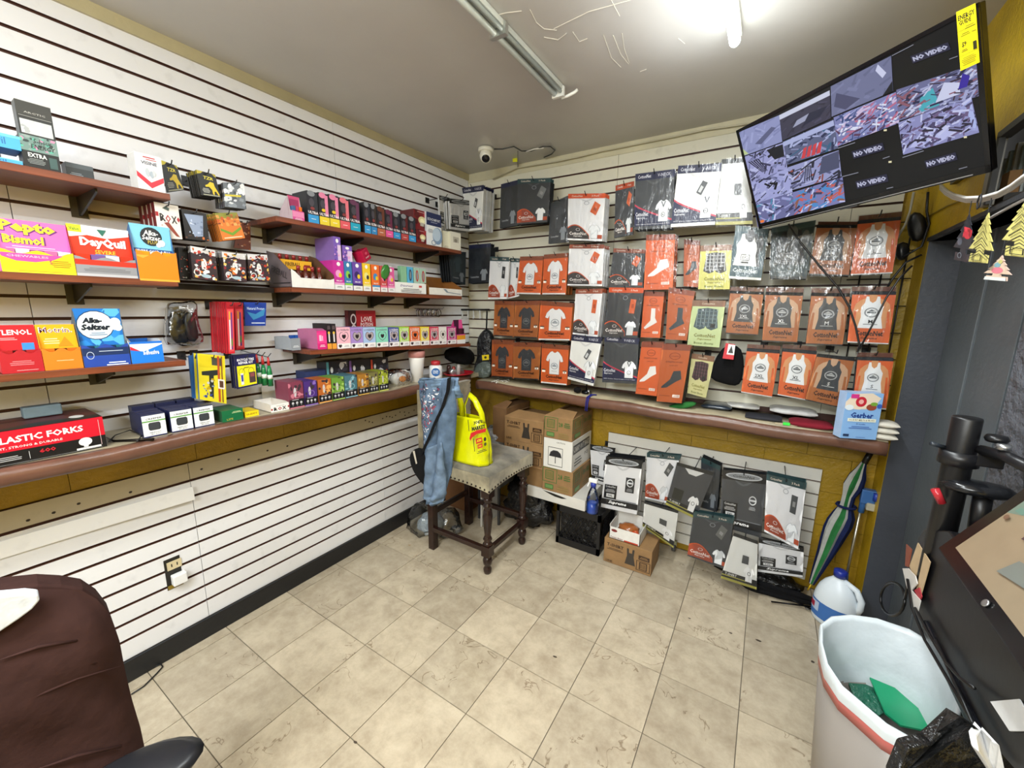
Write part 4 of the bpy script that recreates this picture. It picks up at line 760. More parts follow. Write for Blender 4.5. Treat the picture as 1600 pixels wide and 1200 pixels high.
tray('rolling_paper_tray','open white tray with red diamond lettering on left counter','display box',424,452,632,.23,CTL+.001,.16,.9,'EEECE9','E4E2DE',roxf,lambda p:None,(2,['2A3A34','7A4A2A'],.8),wave=False,hdr=False,sidecol='D8D0C4')
MB().box((.02,-1.705,CTL+.002),(.022,-1.60,CTL+.1),'F0EEEA').build('tray_flap')
bpy.data.objects['tray_flap'].update_tag(); tag(bpy.data.objects['tray_flap'],'raised white card flap behind the diamond lettered tray','flap')
cs=['7E3A4E','4A2E7A','B8642A','6E9A3A','4A7480','A8742A','7A7442','98A42E']; c2=['C8788A','8A6AB8','E8A85A','A8C86A','8AB8C4','E0B45A','B8B47A','D0D86A']; nmz=['maroon','purple','orange','green','teal','amber','olive','lime']
bd=[(453,476,598),(477,497,597),(499,519,594),(520,539,591),(540,559,588),(560,577,586),(577.5,592,583),(593,607,581)]
def pf_vp(i):
    def f(p): p.r(0,0,1,1,cs[i]); p.blobs(16,0,.35,1,1,[cs[i],c2[i],'3A3038'],.22,60+i); p.e(.42,.6,.1,.18,'C8C4C8'); p.ring(.55,.5,.25,.12,c2[i],.2); p.r(0,0,1,.34,'1B1A1E'); 
    return f
def vp(i):
    g=pf_vp(i)
    def f(p): 
        g(p)
        for k in range(3): p.e(.22+.28*k,.2,.08,.05,'C8C8CC'); p.r(.18+.28*k,.1,.26+.28*k,.13,'8A8A90')
        p.lines(.4,.32,.6,.04,1,'D0D0D4'); p.r(0,0,1,.05,c2[i])
    return f
for i,(a,b,ty) in enumerate(bd): carton('flavour_carton',nmz[i]+' shaded carton with black base in the front counter row','carton',a,b,ty,.235,CTL+.001,.12,cs[i],vp(i),'shaded flavour cartons')
for i,(a,b,nm,c) in enumerate(((513,547,'teal','5A9AA8'),(548,580,'violet','7A5AA8'),(581,608,'red','C84A34'))):
    def f(p,c=c,i=i): p.r(0,0,1,1,'24242C'); p.r(0,0,.1,1,c); p.blobs(14,.5,.1,1,.95,[c,'C8C8D0','3A3A48'],.2,70+i); 
    def f2(p,f=f): f(p); [p.e(.22,.25+.25*k,.06,.09,'C8C8CC') for k in range(3)]; p.t('VIP',.45,.5,.3,'D8D8E0',.12)
    carton('flavour_carton',nm+' striped carton standing behind the shaded row','carton',a,b,566-2*i,.11,CTL+.001,.09,'2A2A34',f2,'shaded flavour cartons')
carton('blue_carton','lower bright blue carton left of the teal striped carton','carton',483,512,580,.10,CTL+.001,.09,'1A2E6A',lambda p:(p.r(0,0,1,1,'2E58B8'),p.t('ELUX',.88,.5,.1,'E8F0FA',.3,rot=1.57)),zt=CTL+.085)
carton('blue_carton','upper dark blue carton stacked left of the teal striped carton','carton',478,511,562,.10,CTL+.086,.09,'28345E',lambda p:(p.r(0,0,1,1,'2C3A66'),p.lines(.5,.5,.5,.1,2,'5A6A9A')),zt=CTL+.15)
carton('blue_carton','dark navy carton at the back under the sloping shelf','carton',459,480,560,.06,CTL+.001,.05,'1E2A58',lambda p:p.r(0,0,1,1,'20305E'),zt=CTL+.11)
m=MB(); m.lathe([(.03,0),(.035,.012),(.02,.02)],un(452,597,'x',.08).xy.to_3d()+V((0,0,CTL+.09)),'141416','plastic',14); tag(m.build('dark_puck'),'small dark round item left of the blue cartons','holder')
# bag with white cups, tall white cup, tub
t=thing('clear_bag','clear plastic bag with white cups near the counter corner','bag',(.14,-.72,CTL)); c=V((.14,sv('y',(.14,0,CTL),px=623),CTL+.002))
blob('cups','','',[(612,582),(640,580),(638,605),(614,608)],'x',.14,.05,'F0EEEA','plastic',parent=t); blob('candy','','',[(624,588),(636,586),(636,597),(626,598)],'x',.18,.02,'D88A4A','plastic',parent=t)
blob('clear_film','','',[(607,582),(618,576),(638,575),(648,585),(645,605),(630,612),(610,610),(604,598)],'x',.2,.09,'FFFFFF','clear',parent=t,amp=.01)
c=V((.17,sv('y',(.17,0,CTL),px=652),CTL+.001)); t=thing('foam_cup','tall white foam cup stack with pink rim near the counter corner','cup',c)
MB().lathe([(.036,0),(.05,.15),(.054,.17),(.05,.172),(.02,.17)],c,'EFEDEA','plastic',20).build('cup_stack',t); MB().lathe([(.0545,.165),(.057,.205),(.05,.21),(.02,.2)],c,'C88A84','plastic',20).build('pink_rim',t)
c=V((.2,sv('y',(.2,0,CTL),px=681),CTL+.001)); t=thing('wipes_tub','white tub with blue round label and red lid in the corner','tub',c)
MB().lathe([(.042,0),(.045,.02),(.045,.09),(.03,.1)],c,'E6E8EA','plastic',20).build('tub',t); MB().lathe([(.032,.1),(.032,.125),(.02,.13)],c,'B82A34','plastic',18).build('lid',t)
n=(CP-c); n.z=0; n.normalize(); s_=V((-n.y,n.x,0)); cc=c+n*.047+V((0,0,.055)); q=[cc-s_*.03+V((0,0,.03)),cc+s_*.03+V((0,0,.03)),cc+s_*.03-V((0,0,.03)),cc-s_*.03-V((0,0,.03))]; p=Pr(q,.001); p.e(.5,.5,.48,.48,'2A62A4'); p.t('FREE',.5,.6,.2,'E8F0F8',.6); p.t('REFILL',.5,.4,.15,'E8F0F8',.6); p.mb.build('round_label',t)
# red tray of odds and ends in the corner
t=thing('red_tray','shallow red tray of small odds and ends in the counter corner','tray',(.2,-.28,CTL)); m=MB(); c=V((.215,sv('y',(.215,0,CTL+.01),px=716),CTL+.001)); m.lathe([(.06,0),(.10,.012),(.105,.02),(.098,.018),(.06,.006)],c,'B81E2C','gloss',24,1,1.25); m.build('tray_dish',t)
for i,(dx,dy,r,h,cl,nm) in enumerate(((-.04,-.06,.016,.07,'3A2420','lighter'),(-.01,-.04,.014,.06,'8A3A34','lighter'),(.02,-.02,.015,.075,'A8A4A0','lighter'))): MB().lathe([(r,0),(r,h*.7),(r*.7,h)],c+V((dx,dy,.008)),cl,'gloss',10).build(nm,t)
blob('crumpled_foil','','',[(705,575),(722,572),(732,584),(722,592),(706,590)],'x',.22,.05,'B8BABC','metal',parent=t,amp=.02)
# black caps hanging low near the corner, black bag, cap rack
blob('cap_bundle','dark bundle of black caps hanging under sloping shelf end','caps',[(700,545),(720,541),(742,545),(746,560),(740,572),(718,570),(698,562)],'x',.14,.07,'0B0B0C','cloth',sd=5,amp=.03)
t=thing('carrier_bag','dark crumpled plastic bag hanging in the wall corner','bag',un(758,592,'y',-.15)); 
blob('bag_body','','',[(752,516),(757,513),(763,518),(768,528),(766,548),(768,570),(766,590),(750,593),(738,588),(737,575),(745,560),(742,540),(745,525)],'y',-.2,.08,'1C1E20','trashbag',parent=t,amp=.012); MB().tube([un(761,486,'y',-.16),un(760,516,'y',-.18)],.006,'141416','cloth',6).build('strap',t)
blob('bag_lower','','',[(743,566),(764,562),(767,575),(764,592),(745,592),(737,583)],'y',-.215,.05,'5A6460','trashbag',parent=t,amp=.015,sd=4)
m=MB(); p=Pr([un(753,555,'y',-.285),un(764,554,'y',-.285),un(764,562,'y',-.285),un(754,563,'y',-.285)],.001); p.r(0,0,1,1,'D8C022'); p.e(.5,.5,.2,.25,'3A3A1A'); p.mb.build('yellow_tag',t)
# black bar with white earbuds
t=thing('hook_rail','black bar rail with hooks on back wall near corner','rail',un(735,485,'y',-.04)); MB().tube([un(706,484,'y',-.12),un(765,484,'y',-.04)],.008,'121214','plastic',8).build('bar',t)
for i,x in enumerate((722,731,740,750)):
    P=un(706,484,'y',-.12).lerp(un(765,484,'y',-.04),(x-706)/59)+V((0,0,-.006)); o=MB().tube([P,P+V((.003,0,-.03)),P+V((0,0,-.065)),P+V((.008,-.003,-.06)),P+V((.009,-.003,-.02-.01*i))],.005,'DADCDC','plastic',6).build('earphone_pack'); tag(o,['leftmost','second','third','rightmost'][i]+' white earphone loop hanging from the black bar','earphones','white earphones on black bar')
# key rings row on long peg
t=thing('keyring_peg','long metal peg loaded with chrome key rings under wooden shelf','peg',un(675,490,'x',.1)); y=un(655,484,'x',.04).y
m=MB(); m.tube([V((0,-.62,1.575)),V((.24,-.60,1.575)),V((.255,-.60,1.585))],.003,'8A8C8E','metal',6); m.build('peg',t)
for i in range(14):
    x=.03+i*.014; c=V((x,-.61,1.548)); MB().tube([c+V((.004*math.sin(i*2),math.cos(a)*.026,math.sin(a)*.026)) for a in [k*math.pi/6 for k in range(13)]],.0028,['8E9092','5A5248','A8A49A'][i%3],'metal',5).build('key_ring',t)
# -- long upper shelf
ZR1=1.9735
def pf_pk(p): p.r(0,0,1,1,'D8509A'); p.r(0,.36,1,1,'E88AB8'); p.lines(.5,.25,.7,.09,3,'F4D0E0')
tray('pink_display_tray','pink display tray at left end of the long upper shelf','display box',458,476,303,.235,ZR1,.11,.38,'D8509A','B8487A',pf_pk,lambda p:(p.r(0,0,1,1,'C84A7A'),p.r(.1,.1,.9,.8,'A03060')),(3,['4A6A9A','C84A6A','E8762A'],1.5),wave=False,sidecol='C8B4BC')
ult=[(482,499,297,'2E3038','3A9AD8','ash','charcoal carton with blue base, first at left'),(500,515.5,300,'E88AB0','EED43A','E8A0C0','pink and black carton with yellow base'),(516,531.5,303,'E88AB0','EED43A','E8A0C0','second pink carton with yellow base'),(532,547.5,308,'E87A8A','E8606A','E8788A','pink carton with coral base'),(548,563.5,311,'6A3A5A','2AA8C8','D85A9A','plum carton with turquoise base'),(570,580,315,'2A2E3A','3A9AD8','8','dark carton with blue base after the gap'),(580.5,589.5,318,'3A302A','3A8AC8','8','narrow dark brown carton with blue base'),(590,602.5,322,'6A3A2A','B86A4A','8','brown carton with terracotta base and green stripe'),(603,614.5,327,'6A2A4A','E85AA0','8','dark carton with pink base'),(615,626,331,'2A2E3A','3A9AD8','8','slate carton with blue base before red carton'),(627,638.5,334,'5A1E22','B84A4A','8','dark red carton with rose base'),(639,650,338,'2A2E3A','3A9AD8','8','last slim slate carton with blue base')]
for i,(a,b,ty,c,c3,_,l) in enumerate(ult):
    def f(p,c=c,c3=c3,i=i): p.r(0,0,1,1,'24222A'); p.r(.62,.3,.95,.95,c) ; p.e(.4,.93,.35,.09,c if i in(1,2,3,4,7,8) else '8A8E96'); p.e(.4,.66,.24,.13,'4A4650'); p.r(0,0,1,.27,c3); p.t('ULTRA',.5,.34,.085,'F4EEF4',.94,b=.03); p.e(.45,.47,.2,.05,'E8C82A' if i in(1,2) else '8A3A3A'); p.lines(.5,.14,.6,.03,1,'FFFFFF')
    carton('slim_carton',l+' on long upper shelf','carton',a,b,ty,.235,ZR1,.12,'22242A',f,'slim flavour cartons on the long upper shelf')
def pf_bulb(p): p.r(0,0,1,1,'7A1A20'); p.blobs(10,0,0,1,1,['A82A2E','4A0E14','5A1418'],.3,81); p.e(.6,.5,.28,.2,'D8D0A0'); p.e(.6,.47,.16,.12,'F4F0C8'); p.r(.45,.2,.72,.38,'B8B4A8'); p.lines(.5,.9,.7,.05,1,'E8C0C0')
carton('bulb_carton','lower dark red bulb carton on the long upper shelf','carton',651,667,343,.235,ZR1,.11,'3A1418',pf_bulb,zt=ZR1+.088)
carton('bulb_carton','upper red bulb carton stacked above slim cartons','carton',647,668,302,.225,ZR1+.089,.12,'5A1A1E',pf_bulb,zt=ZR1+.205)
def pf_eco(p): p.r(0,0,1,1,'E8ECF0'); p.r(0,.62,1,1,'26305A'); p.t('ECOCOMFORT',.5,.8,.08,'E8ECF4',.85); p.lines(.5,.72,.6,.035,1,'A8B0C8'); p.e(.72,.34,.34,.26,'7E9ABC'); p.e(.66,.38,.28,.2,'BCD0E4'); p.ring(.45,.12,.16,.08,'8A9AB0',.3); p.lines(.25,.5,.35,.03,4,'8A94A4')
carton('navy_white_carton','tall white and navy mask carton near shelf end','carton',667,690,330,.24,ZR1,.06,'C8CCD4',pf_eco)
carton('cream_carton','small cream carton at the end of the long upper shelf','carton',704,720,361,.24,ZR1,.08,'D8D4C0',lambda p:(p.r(0,0,1,1,'E4E2D4'),p.r(.25,.45,.8,.75,'B8B4A8'),p.e(.5,.55,.15,.1,'8A8478')))
carton('cream_carton','second cream carton tucked beside the navy and white carton','carton',692,703.5,360,.22,ZR1,.07,'DCD8C4',lambda p:(p.r(0,0,1,1,'DEDCC8'),p.lines(.5,.2,.7,.05,3,'A8A494')))
tag(MB().box((.03,-1.02,ZR1+.09),(.032,-.97,ZR1+.21),'F0EFEC').build('paper_slip'),'white paper slip taped on slatwall above slim cartons','paper')
# -- middle long shelf
ZR2=1.6685
t,=[thing('mini_bottle_display','grey and white display tray of mini amber bottles','display box',(.12,-1.5,ZR2))]
ya=sv('y',(.24,0,ZR2),px=457); yb=sv('y',(.24,0,ZR2),px=523); D=.2
m=MB(); m.prism([V((.24,ya,ZR2)),V((.24,yb,ZR2)),V((.24,yb,ZR2+.052)),V((.24,yb-.02,ZR2+.045)),V((.24,ya+.045,ZR2+.045)),V((.24,ya+.02,ZR2+.07)),V((.24,ya,ZR2+.082))],(-.002,0,0),'ECEAE6')
for y in (ya,yb-.002): m.prism([V((.238,y,ZR2)),V((.04,y,ZR2)),V((.04,y,ZR2+.175)),V((.10,y,ZR2+.16)),V((.238,y,ZR2+.07))],(0,.002,0),'6A5E62' if y==ya else '6A4A34')
m.box((.04,ya,ZR2),(.238,yb,ZR2+.002),'8A6A44'); m.box((.04,ya,ZR2),(.042,yb,ZR2+.17),'6A4A34'); m.build('display_tray',t)
p=Pr([(.04,ya-.0005,ZR2+.17),(.238,ya-.0005,ZR2+.17),(.238,ya-.0005,ZR2),(.04,ya-.0005,ZR2)],.0005); p.t('FIREBALL',.5,.42,.18,'2A2428',.7,rot=-.3); p.r(.2,.1,.95,.13,'2A2428'); p.mb.build('side_print',t)
def mini(x,y,z,n,lab):
    b=thing('mini_bottle',lab,'bottle',(x,y,z),'mini amber bottles in grey tray'); MB().lathe([(.014,0),(.0155,.01),(.0155,.055),(.007,.07),(.007,.08)],(x,y,z),'5A2418','gloss',12).build('bottle',b); MB().lathe([(.0085,.078),(.0085,.098),(.005,.1)],(x,y,z),'8E2A2A','gloss',12).build('cap',b); return b
for i in range(5): mini(.10,ya+.03+.034*i,ZR2+.062,i,['leftmost','second','third','fourth','rightmost'][i]+' bottle of the raised back row in grey tray')
for i in range(4): mini(.205,ya+.055+.036*i,ZR2+.004,i,['leftmost','second','third','rightmost'][i]+' bottle of the front row in grey tray')
m=MB(); m.box((.122,ya+.008,ZR2+.09),(.125,ya+.175,ZR2+.135),'F0B424'); o=m.build('label_sleeve',t); p=Pr([(.125,ya+.008,ZR2+.135),(.125,ya+.175,ZR2+.135),(.125,ya+.175,ZR2+.09),(.125,ya+.008,ZR2+.09)],.0006); p.t('FIREBALL',.42,.55,.4,'4A2A14',.45,b=.02); p.r(.75,.3,.95,.6,'8A2A1A'); p.r(0,.0,.06,1,'C82A1E'); p.mb.build('label_print',t)
MB().box((.08,ya+.004,ZR2+.002),(.12,ya+.18,ZR2+.06),'6A4A34').build('riser',t)
def fruit(c,c4,i):
    def f(p): p.r(0,0,1,1,c); p.e(.5,.88,.18,.07,'F4F4F4'); p.e(.45,.55,.28,.13,c4); p.e(.62,.5,.16,.08,'2A2A3A' if i%2 else 'E8C82A'); p.r(0,0,1,.17,'ECECEC'); p.lines(.5,.11,.6,.03,2,'6A6A6A'); p.t('FRUIT',.5,.3,.05,'FFFFFF',.6); p.r(0,.17,1,.24,c4)
    return f
fr_=[(523,539,406,'C8329A','magenta carton with white script beside bottle tray','E8A0D0'),(539.5,551.5,408,'3A7AB0','blue and green fruit carton','8AC84A'),(552.5,567,409,'6A4AA8','purple berry fruit carton','3A2A6A'),(568,580,411,'F0C82A','plain yellow fruit carton on middle shelf','E8E08A'),(582,594,413,'E8702A','orange fruit carton with blue foot','3A8AC8'),(595,605.5,415,'C84A4A','red fruit carton partly hidden by green packet','E87A9A'),(606.5,617,417,'D85A9A','pink fruit carton before the white display','F0A0C8')]
for i,(a,b,ty,c,l,c4) in enumerate(fr_): carton('fruit_carton',l,'carton',a,b,ty,.235,ZR2,.14,c,fruit(c,c4,i),'fruit flavour cartons on middle shelf')
def pf_pur(p): p.r(0,0,1,1,'7A5AB8'); p.r(.5,.0,1,.7,'E0C8E8'); p.e(.5,.85,.2,.08,'F4F4F8'); p.blobs(10,0,0,1,.8,['A88AD8','E8A8D8','5A3A8A'],.2,91)
tz=ZR2+.152
carton('purple_carton','left purple carton stacked above the magenta carton','carton',523,534,369,.225,tz-.02,.16,'8A6AB4',pf_pur)
carton('purple_carton','right purple carton stacked above blue fruit carton','carton',536,551,373,.225,tz-.01,.12,'6A4AA0',pf_pur,zt=tz+.075)
m=Matrix.Translation((.2,sv('y',(.2,0,tz),px=566),tz+.038))@Matrix.Rotation(.5,4,'X')@Matrix.Rotation(.3,4,'Z'); t=thing('red_gift_carton','tilted red carton resting on top of fruit cartons','carton',m.translation); MB().box((-.03,-.032,-.03),(.03,.032,.032),'B81E44','gloss',m).build('carton',t,bev=.002)
p=Pr([m@V((.0305,-.03,.03)),m@V((.0305,.03,.03)),m@V((.0305,.03,-.03)),m@V((.0305,-.03,-.03))],.001); p.t('SWEET',.5,.3,.12,'F4D8E0',.6); p.e(.5,.65,.2,.12,'D8486A'); p.mb.build('print',t)
blob('green_packet','crumpled shiny green packet leaning on the fruit cartons','packet',[(597,414),(608,411),(612,424),(606,438),(595,436)],'x',.245,.02,'3A7A34','gloss',amp=.01)
def pf_wd(p): p.r(0,0,1,1,'ECEEEC'); p.t('Discreet',.35,.7,.2,'5A3A8A',.4,sk=.3); p.r(.75,.6,.85,.8,'C84A4A'); p.lines(.5,.4,.7,.14,3,'5A5A5A')
t,ya,yb,z1=carton('vape_display','white display carton with green and red sticks on shelf','display box',618,666,440,.24,ZR2,.13,'D8DCD8',pf_wd)
for i,(a,b,c,c3) in enumerate(((627,636,'8ABF9A','6AA07A'),(637,646,'58B4DC','1A3A5A'),(647.5,656.5,'A8C8B8','B83A34'),(657,666,'A8C8B8','B83A34'))):
    ya2=sv('y',(.2,0,z1),px=a); yb2=sv('y',(.2,0,z1),px=b); o=MB().box((.17,ya2,z1+.0005),(.2,yb2,z1+.1),c,'gloss').build('stick_pack',t,bev=.001)
    if i: p=Pr([(.2,ya2,z1+.1),(.2,yb2,z1+.1),(.2,yb2,z1),(.2,ya2,z1)],.0007); p.e(.5,.5,.24,.36,c3); p.e(.5,.5,.12,.25,'8A9AA0'); p.mb.build('stick_print',t)
MB().prism([V((.12,ya+.002,z1+.1)),V((.2,ya+.01,z1+.09)),V((.2,ya+.035,z1+.0)),V((.1,ya-.0,z1+.0))],(-.0015,0,0),'E4EAE4').build('back_flap',t)
ya=sv('y',(.24,0,ZR2),px=671); yb=sv('y',(.24,0,ZR2),px=722); t=thing('candy_tray','brown cardboard tray of yellow candies near the shelf end','display box',(.15,(ya+yb)/2,ZR2)); m=MB(); m.box((.238,ya,ZR2),(.24,yb,ZR2+.045),'ECEAE4'); m.box((.06,ya,ZR2),(.238,yb,ZR2+.002),'9A6A34'); m.box((.06,ya,ZR2),(.062,yb,ZR2+.13),'8E5C2A')
for y in(ya,yb-.002): m.prism([V((.238,y,ZR2)),V((.06,y,ZR2)),V((.06,y,ZR2+.13)),V((.1,y,ZR2+.13)),V((.235,y,ZR2+.055))],(0,.002,0),'8E5C2A')
m.build('display_tray',t); p=Pr([(.24,ya,ZR2+.045),(.24,yb,ZR2+.045),(.24,yb,ZR2),(.24,ya,ZR2)],.0006); p.poly([(.4,.9),(.5,.4),(.95,.2),(.95,.3),(.55,.5),(.48,.9)],'7A8A9A'); p.mb.build('tray_print',t)
R=random.Random(5)
for i in range(16):
    o=MB().lathe([(.003,-.011),(.009,-.005),(.009,.005),(.003,.011)],(.13+R.random()*.09,ya+.02+R.random()*(yb-ya-.09),ZR2+.014+.012*(i//5)),'E8D81E','gloss',8,Mx=Matrix.Rotation(R.random()*3,3,'X')).build('candy'); tag(o,'small yellow wrapped candy in the brown cardboard tray','candy','yellow candies in the cardboard tray')
# -- lower long shelf (slopes)
def zr3(y): return 1.368+(1.322-1.368)*(y+1.572)/1.272+.001
def c3(name,label,lx,rx,ty,side,pf,dep=.12,X=.235,group=None):
    y=sv('y',(X,0,1.35),px=(lx+rx)/2); zb=zr3(y); return carton(name,label,'carton',lx,rx,ty,X,zb,dep,side,pf,group)
y=sv('y',(.235,0,1.36),px=497)
tray('pink_open_tray','magenta tray carton at left of the sloping shelf','display box',497,511.5,516,.235,zr3(-1.5),.17,.97,'E0348A','C82A7A',lambda p:(p.r(0,0,1,1,'E8408E'),p.r(0,0,1,.36,'D8287A'),p.r(.2,.5,.45,.85,'F4C0DC'),p.r(.5,.5,.6,.8,'F4C0DC'),p.lines(.5,.25,.6,.08,2,'F8D8E8')),lambda p:None,(2,['E0348A'],.95),wave=False,hdr=False,sidecol='B86A94')
tray('grey_open_tray','grey and blue open tray at far left end of sloping shelf','display box',456,470,524,.19,zr3(-1.5)+.001,.15,.8,'8A9098','9AA0A8',lambda p:(p.r(0,0,1,1,'8A9098'),p.lines(.5,.4,.7,.1,2,'E0E4E8')),lambda p:None,(2,['1E4A9A','24509E'],1.25),wave=False,hdr=False,sidecol='9AA0A8')
for i,(a,b) in enumerate(((512,519),(519.5,526.5))): c3('slim_carton',['left','right'][i]+' slim black carton with orange base beside heart cartons',a,b,506,'1E1A1E',lambda p:(p.r(0,0,1,1,'221C22'),p.r(0,0,1,.22,'F0A03A'),p.e(.5,.64,.25,.06,'E8C04A'),p.r(.35,.28,.65,.6,'E8E0E0'),p.lines(.5,.9,.7,.05,3,'7A6A70')))
HT=[(0,.55),(.03,.8),(.15,.97),(.3,1),(.43,.92),(.5,.8),(.57,.92),(.7,1),(.85,.97),(.97,.8),(1,.55),(.9,.32),(.7,.13),(.5,0),(.3,.13),(.1,.32)]
hb=[(527.5,548.5,512,'F0B8C8','pink'),(549,568,512,'A88AD0','lavender'),(568.5,587.5,512,'A8C4EC','pale blue'),(588.5,607,512,'8AD8C0','mint'),(608,624,512,'4A5AA0','navy'),(624.5,640,511,'A8D84A','lime'),(640.5,657,511,'E8703A','orange'),(657.5,671,511,'F0DC3A','yellow'),(672,685.5,511,'D83A5A','crimson'),(686,698,511,'E8E4E0','white'),(699,713,511,'C83A8A','magenta')]
for i,(a,b,ty,c,nm) in enumerate(hb):
    def f(p,c=c,i=i):
        p.r(0,0,1,1,c)
        if i>3: p.r(.12,.28,.88,.8,'F4F0F0'); p.r(.18,.3,.82,.78,c)
        p.t('LUXEBAR',.5,.88,.1,'6A5A70' if i<4 else 'F4F0F0',.84); p.sh(HT,.16,.32,.86,.78,'5A5058'); p.sh(HT,.2,.35,.82,.76,'B0A4A8' if i%3 else c); p.sh(HT,.36,.45,.66,.67,'241E22'); p.r(0,0,1,.24,'F2F0F0'); p.sh(HT,.08,.04,.32,.2,'3A2A30'); p.lines(.68,.14,.4,.05,2,'A8A0A8')
    c3('heart_carton',nm+' carton with dark heart print on the sloping shelf',a,b,ty,c,f,.13,group='heart print cartons')
tray('pink_lighter_display','pink display of dark sticks at right end of sloping shelf','display box',714,727,500,.235,zr3(-.33),.08,.4,'E85A9A','C83A7A',lambda p:(p.r(0,0,1,1,'F0F0F0'),p.r(0,.5,1,1,'E8A02A')),lambda p:(p.r(0,0,1,1,'E85AA0'),p.r(0,0,.6,1,'4A1E3A')),(3,['4A1E34','5A2A3A'],1.6),wave=False,sidecol='C83A7A')
carton('red_heart_carton','dark red carton with ring prints leaning on the slatwall above heart cartons','carton',545,588,485,.05,1.43,.03,'5A1018',lambda p:(p.r(0,0,1,1,'A81A24'),p.r(0,0,.28,1,'3A1418'),p.ring(.18,.6,.1,.25,'D8C8C8',.3),p.ring(.18,.15,.1,.2,'D8C8C8',.3),p.t('LOVE',.65,.6,.25,'F0D8D8',.4,b=.03),p.t('POTION',.65,.35,.2,'F0D8D8',.45,b=.03)))
# -- goods on the back counter
def onc(px,py): 
    z=1.02
    for _ in range(4): P=un(px,py,'z',z); z=bcz(P.x)+.0105
    return P
def gerb(p):
    p.r(0,0,1,1,'8CB8E8'); p.e(.5,.82,.38,.17,'E8D0B0'); p.poly([(.0,.66),(0,.8),(.2,.98),(.7,1),(.95,.9),(.8,.72),(.4,.64)],'EFDCC4'); p.e(.42,.81,.15,.11,'C82A3A'); p.e(.42,.81,.07,.05,'F0B0A8'); p.e(.72,.7,.14,.07,'9A4A34'); p.e(.78,.77,.1,.04,'7AA83A'); p.e(.12,.68,.12,.06,'E8F0F4'); p.r(.12,.88,.34,.97,'D83A8A'); p.e(.93,.73,.07,.05,'3A62B8'); p.t('Gerber',.5,.52,.12,'22408A',.62,b=.03); p.r(.12,.38,.9,.45,'F0F0DC'); p.t('YOGURT MELTS & FRUITS',.51,.415,.035,'6A6A5A',.7); p.t('8+ months',.5,.33,.03,'2A4A9A',.25); p.lines(.5,.27,.66,.035,2,'4A6AB0'); p.r(.06,.05,.22,.1,'2A3A5A'); p.lines(.55,.04,.35,.02,1,'4A6AB0')
P=onc(1312,684); Q=onc(1368,688); z0=P.z; zt=sv('z',(P.x,P.y,0),py=613); u=(Q-P); u.z=0; u.normalize(); b_=V((-u.y,u.x,0)); w=(Q-P).length; t=thing('snack_carton','light blue baby snack carton at right end of back counter','carton',(P+Q)/2)
f=[P+V((0,0,zt-z0)),P+u*w+V((0,0,zt-z0)),P+u*w,P]; MB().hexa(f+[x+b_*.055 for x in f],'A8C4E8','card').build('carton',t,bev=.001); p=Pr(f,.0008); gerb(p); p.mb.build('printed_front',t)
def lay(name,label,px,py,w,h,dp,col,cat='folded shirt',rot=0,zo=0,m='cloth'):
    """soft folded garment lying on the counter, front bottom centre seen at px,py"""
    P=onc(px,py); mb=MB(); M=Matrix.Translation(P+V((0,dp/2,zo+h/2)))@Matrix.Rotation(rot,4,'Z')
    prof=[]
    def fn(u,v):
        a=v*2*math.pi; x=(u-.5)*w; e=1-(abs(2*u-1)**6)*.75; return M@V((x,math.copysign(abs(math.cos(a))**.6,math.cos(a))*dp/2*(1-.1*(abs(2*u-1)**4)),math.copysign(abs(math.sin(a))**.7,math.sin(a))*h/2*e+.003*noise.noise(V((x*20,a,px)))))
    mb.grid(fn,14,14,col,m); mb.add([fn(0,k/14) for k in range(14)],[tuple(range(14))],col,m); mb.add([fn(1,k/14) for k in range(14)],[tuple(range(14))[::-1]],col,m); return tag(mb.build(name),label,cat)
lay('folded_shirt','glossy dark blue folded shirt pack lying under the cream boxer pack',1118,641,.16,.028,.16,'2A3340',m='gloss')
lay('folded_shirt','white folded shirt with black top lying left on back counter',1159,643,.17,.026,.14,'ECEBE6',zo=.012)
lay('folded_shirt','black folded garment lying on top of the left white folded shirt',1160,630,.15,.045,.08,'101012',zo=.0)
lay('folded_shirt','long white folded shirt lying beneath orange tank packs',1238,657,.215,.032,.15,'F0F0EE',zo=.024)
lay('folded_shirt','dark grey folded garment lying low in front of white shirts',1192,658,.17,.022,.12,'34343A')
lay('folded_shirt','maroon folded shirt lying low on back counter',1267,671,.18,.032,.13,'7E1E2C')
lay('folded_shirt','white folded shirt end between maroon shirt and blue carton',1290,656,.12,.024,.1,'DADAD6',zo=.03)
for i in range(3): lay('folded_shirt',['bottom','middle','top'][i]+' cream folded shirt edge right of the blue snack carton',1358,686,.2,.028,.10,'D8D2C4',zo=.0+i*.029)
blob('green_cloth','small green bag lying on back counter behind sock packs','bag',[(1040,636),(1058,630),(1086,628),(1090,634),(1070,640),(1045,640)],'y',-.24,.06,'2E6E34')
t=thing('microphone_stand','black round knob with small dark stand on back counter','holder',onc(905,612)); P=onc(902,615); MB().lathe([(.004,-.02),(.022,-.012),(.026,0),(.022,.012),(.004,.02)],P+V((0,0,.024)),'0C0C0E','cloth',14).build('knob',t)
P=onc(916,615); MB().lathe([(.03,0),(.032,.01),(.03,.02),(.006,.024)],P+V((0,0,0)),'26282A','metal',16).build('base',t); MB().tube([P+V((.0,0,.02)),P+V((.002,0,.10))],.005,'1A1A1C','metal',8).build('post',t); MB().lathe([(.01,0),(.01,.03)],P+V((.02,-.01,0)),'B8BABA','metal',10).build('chrome_foot',t)
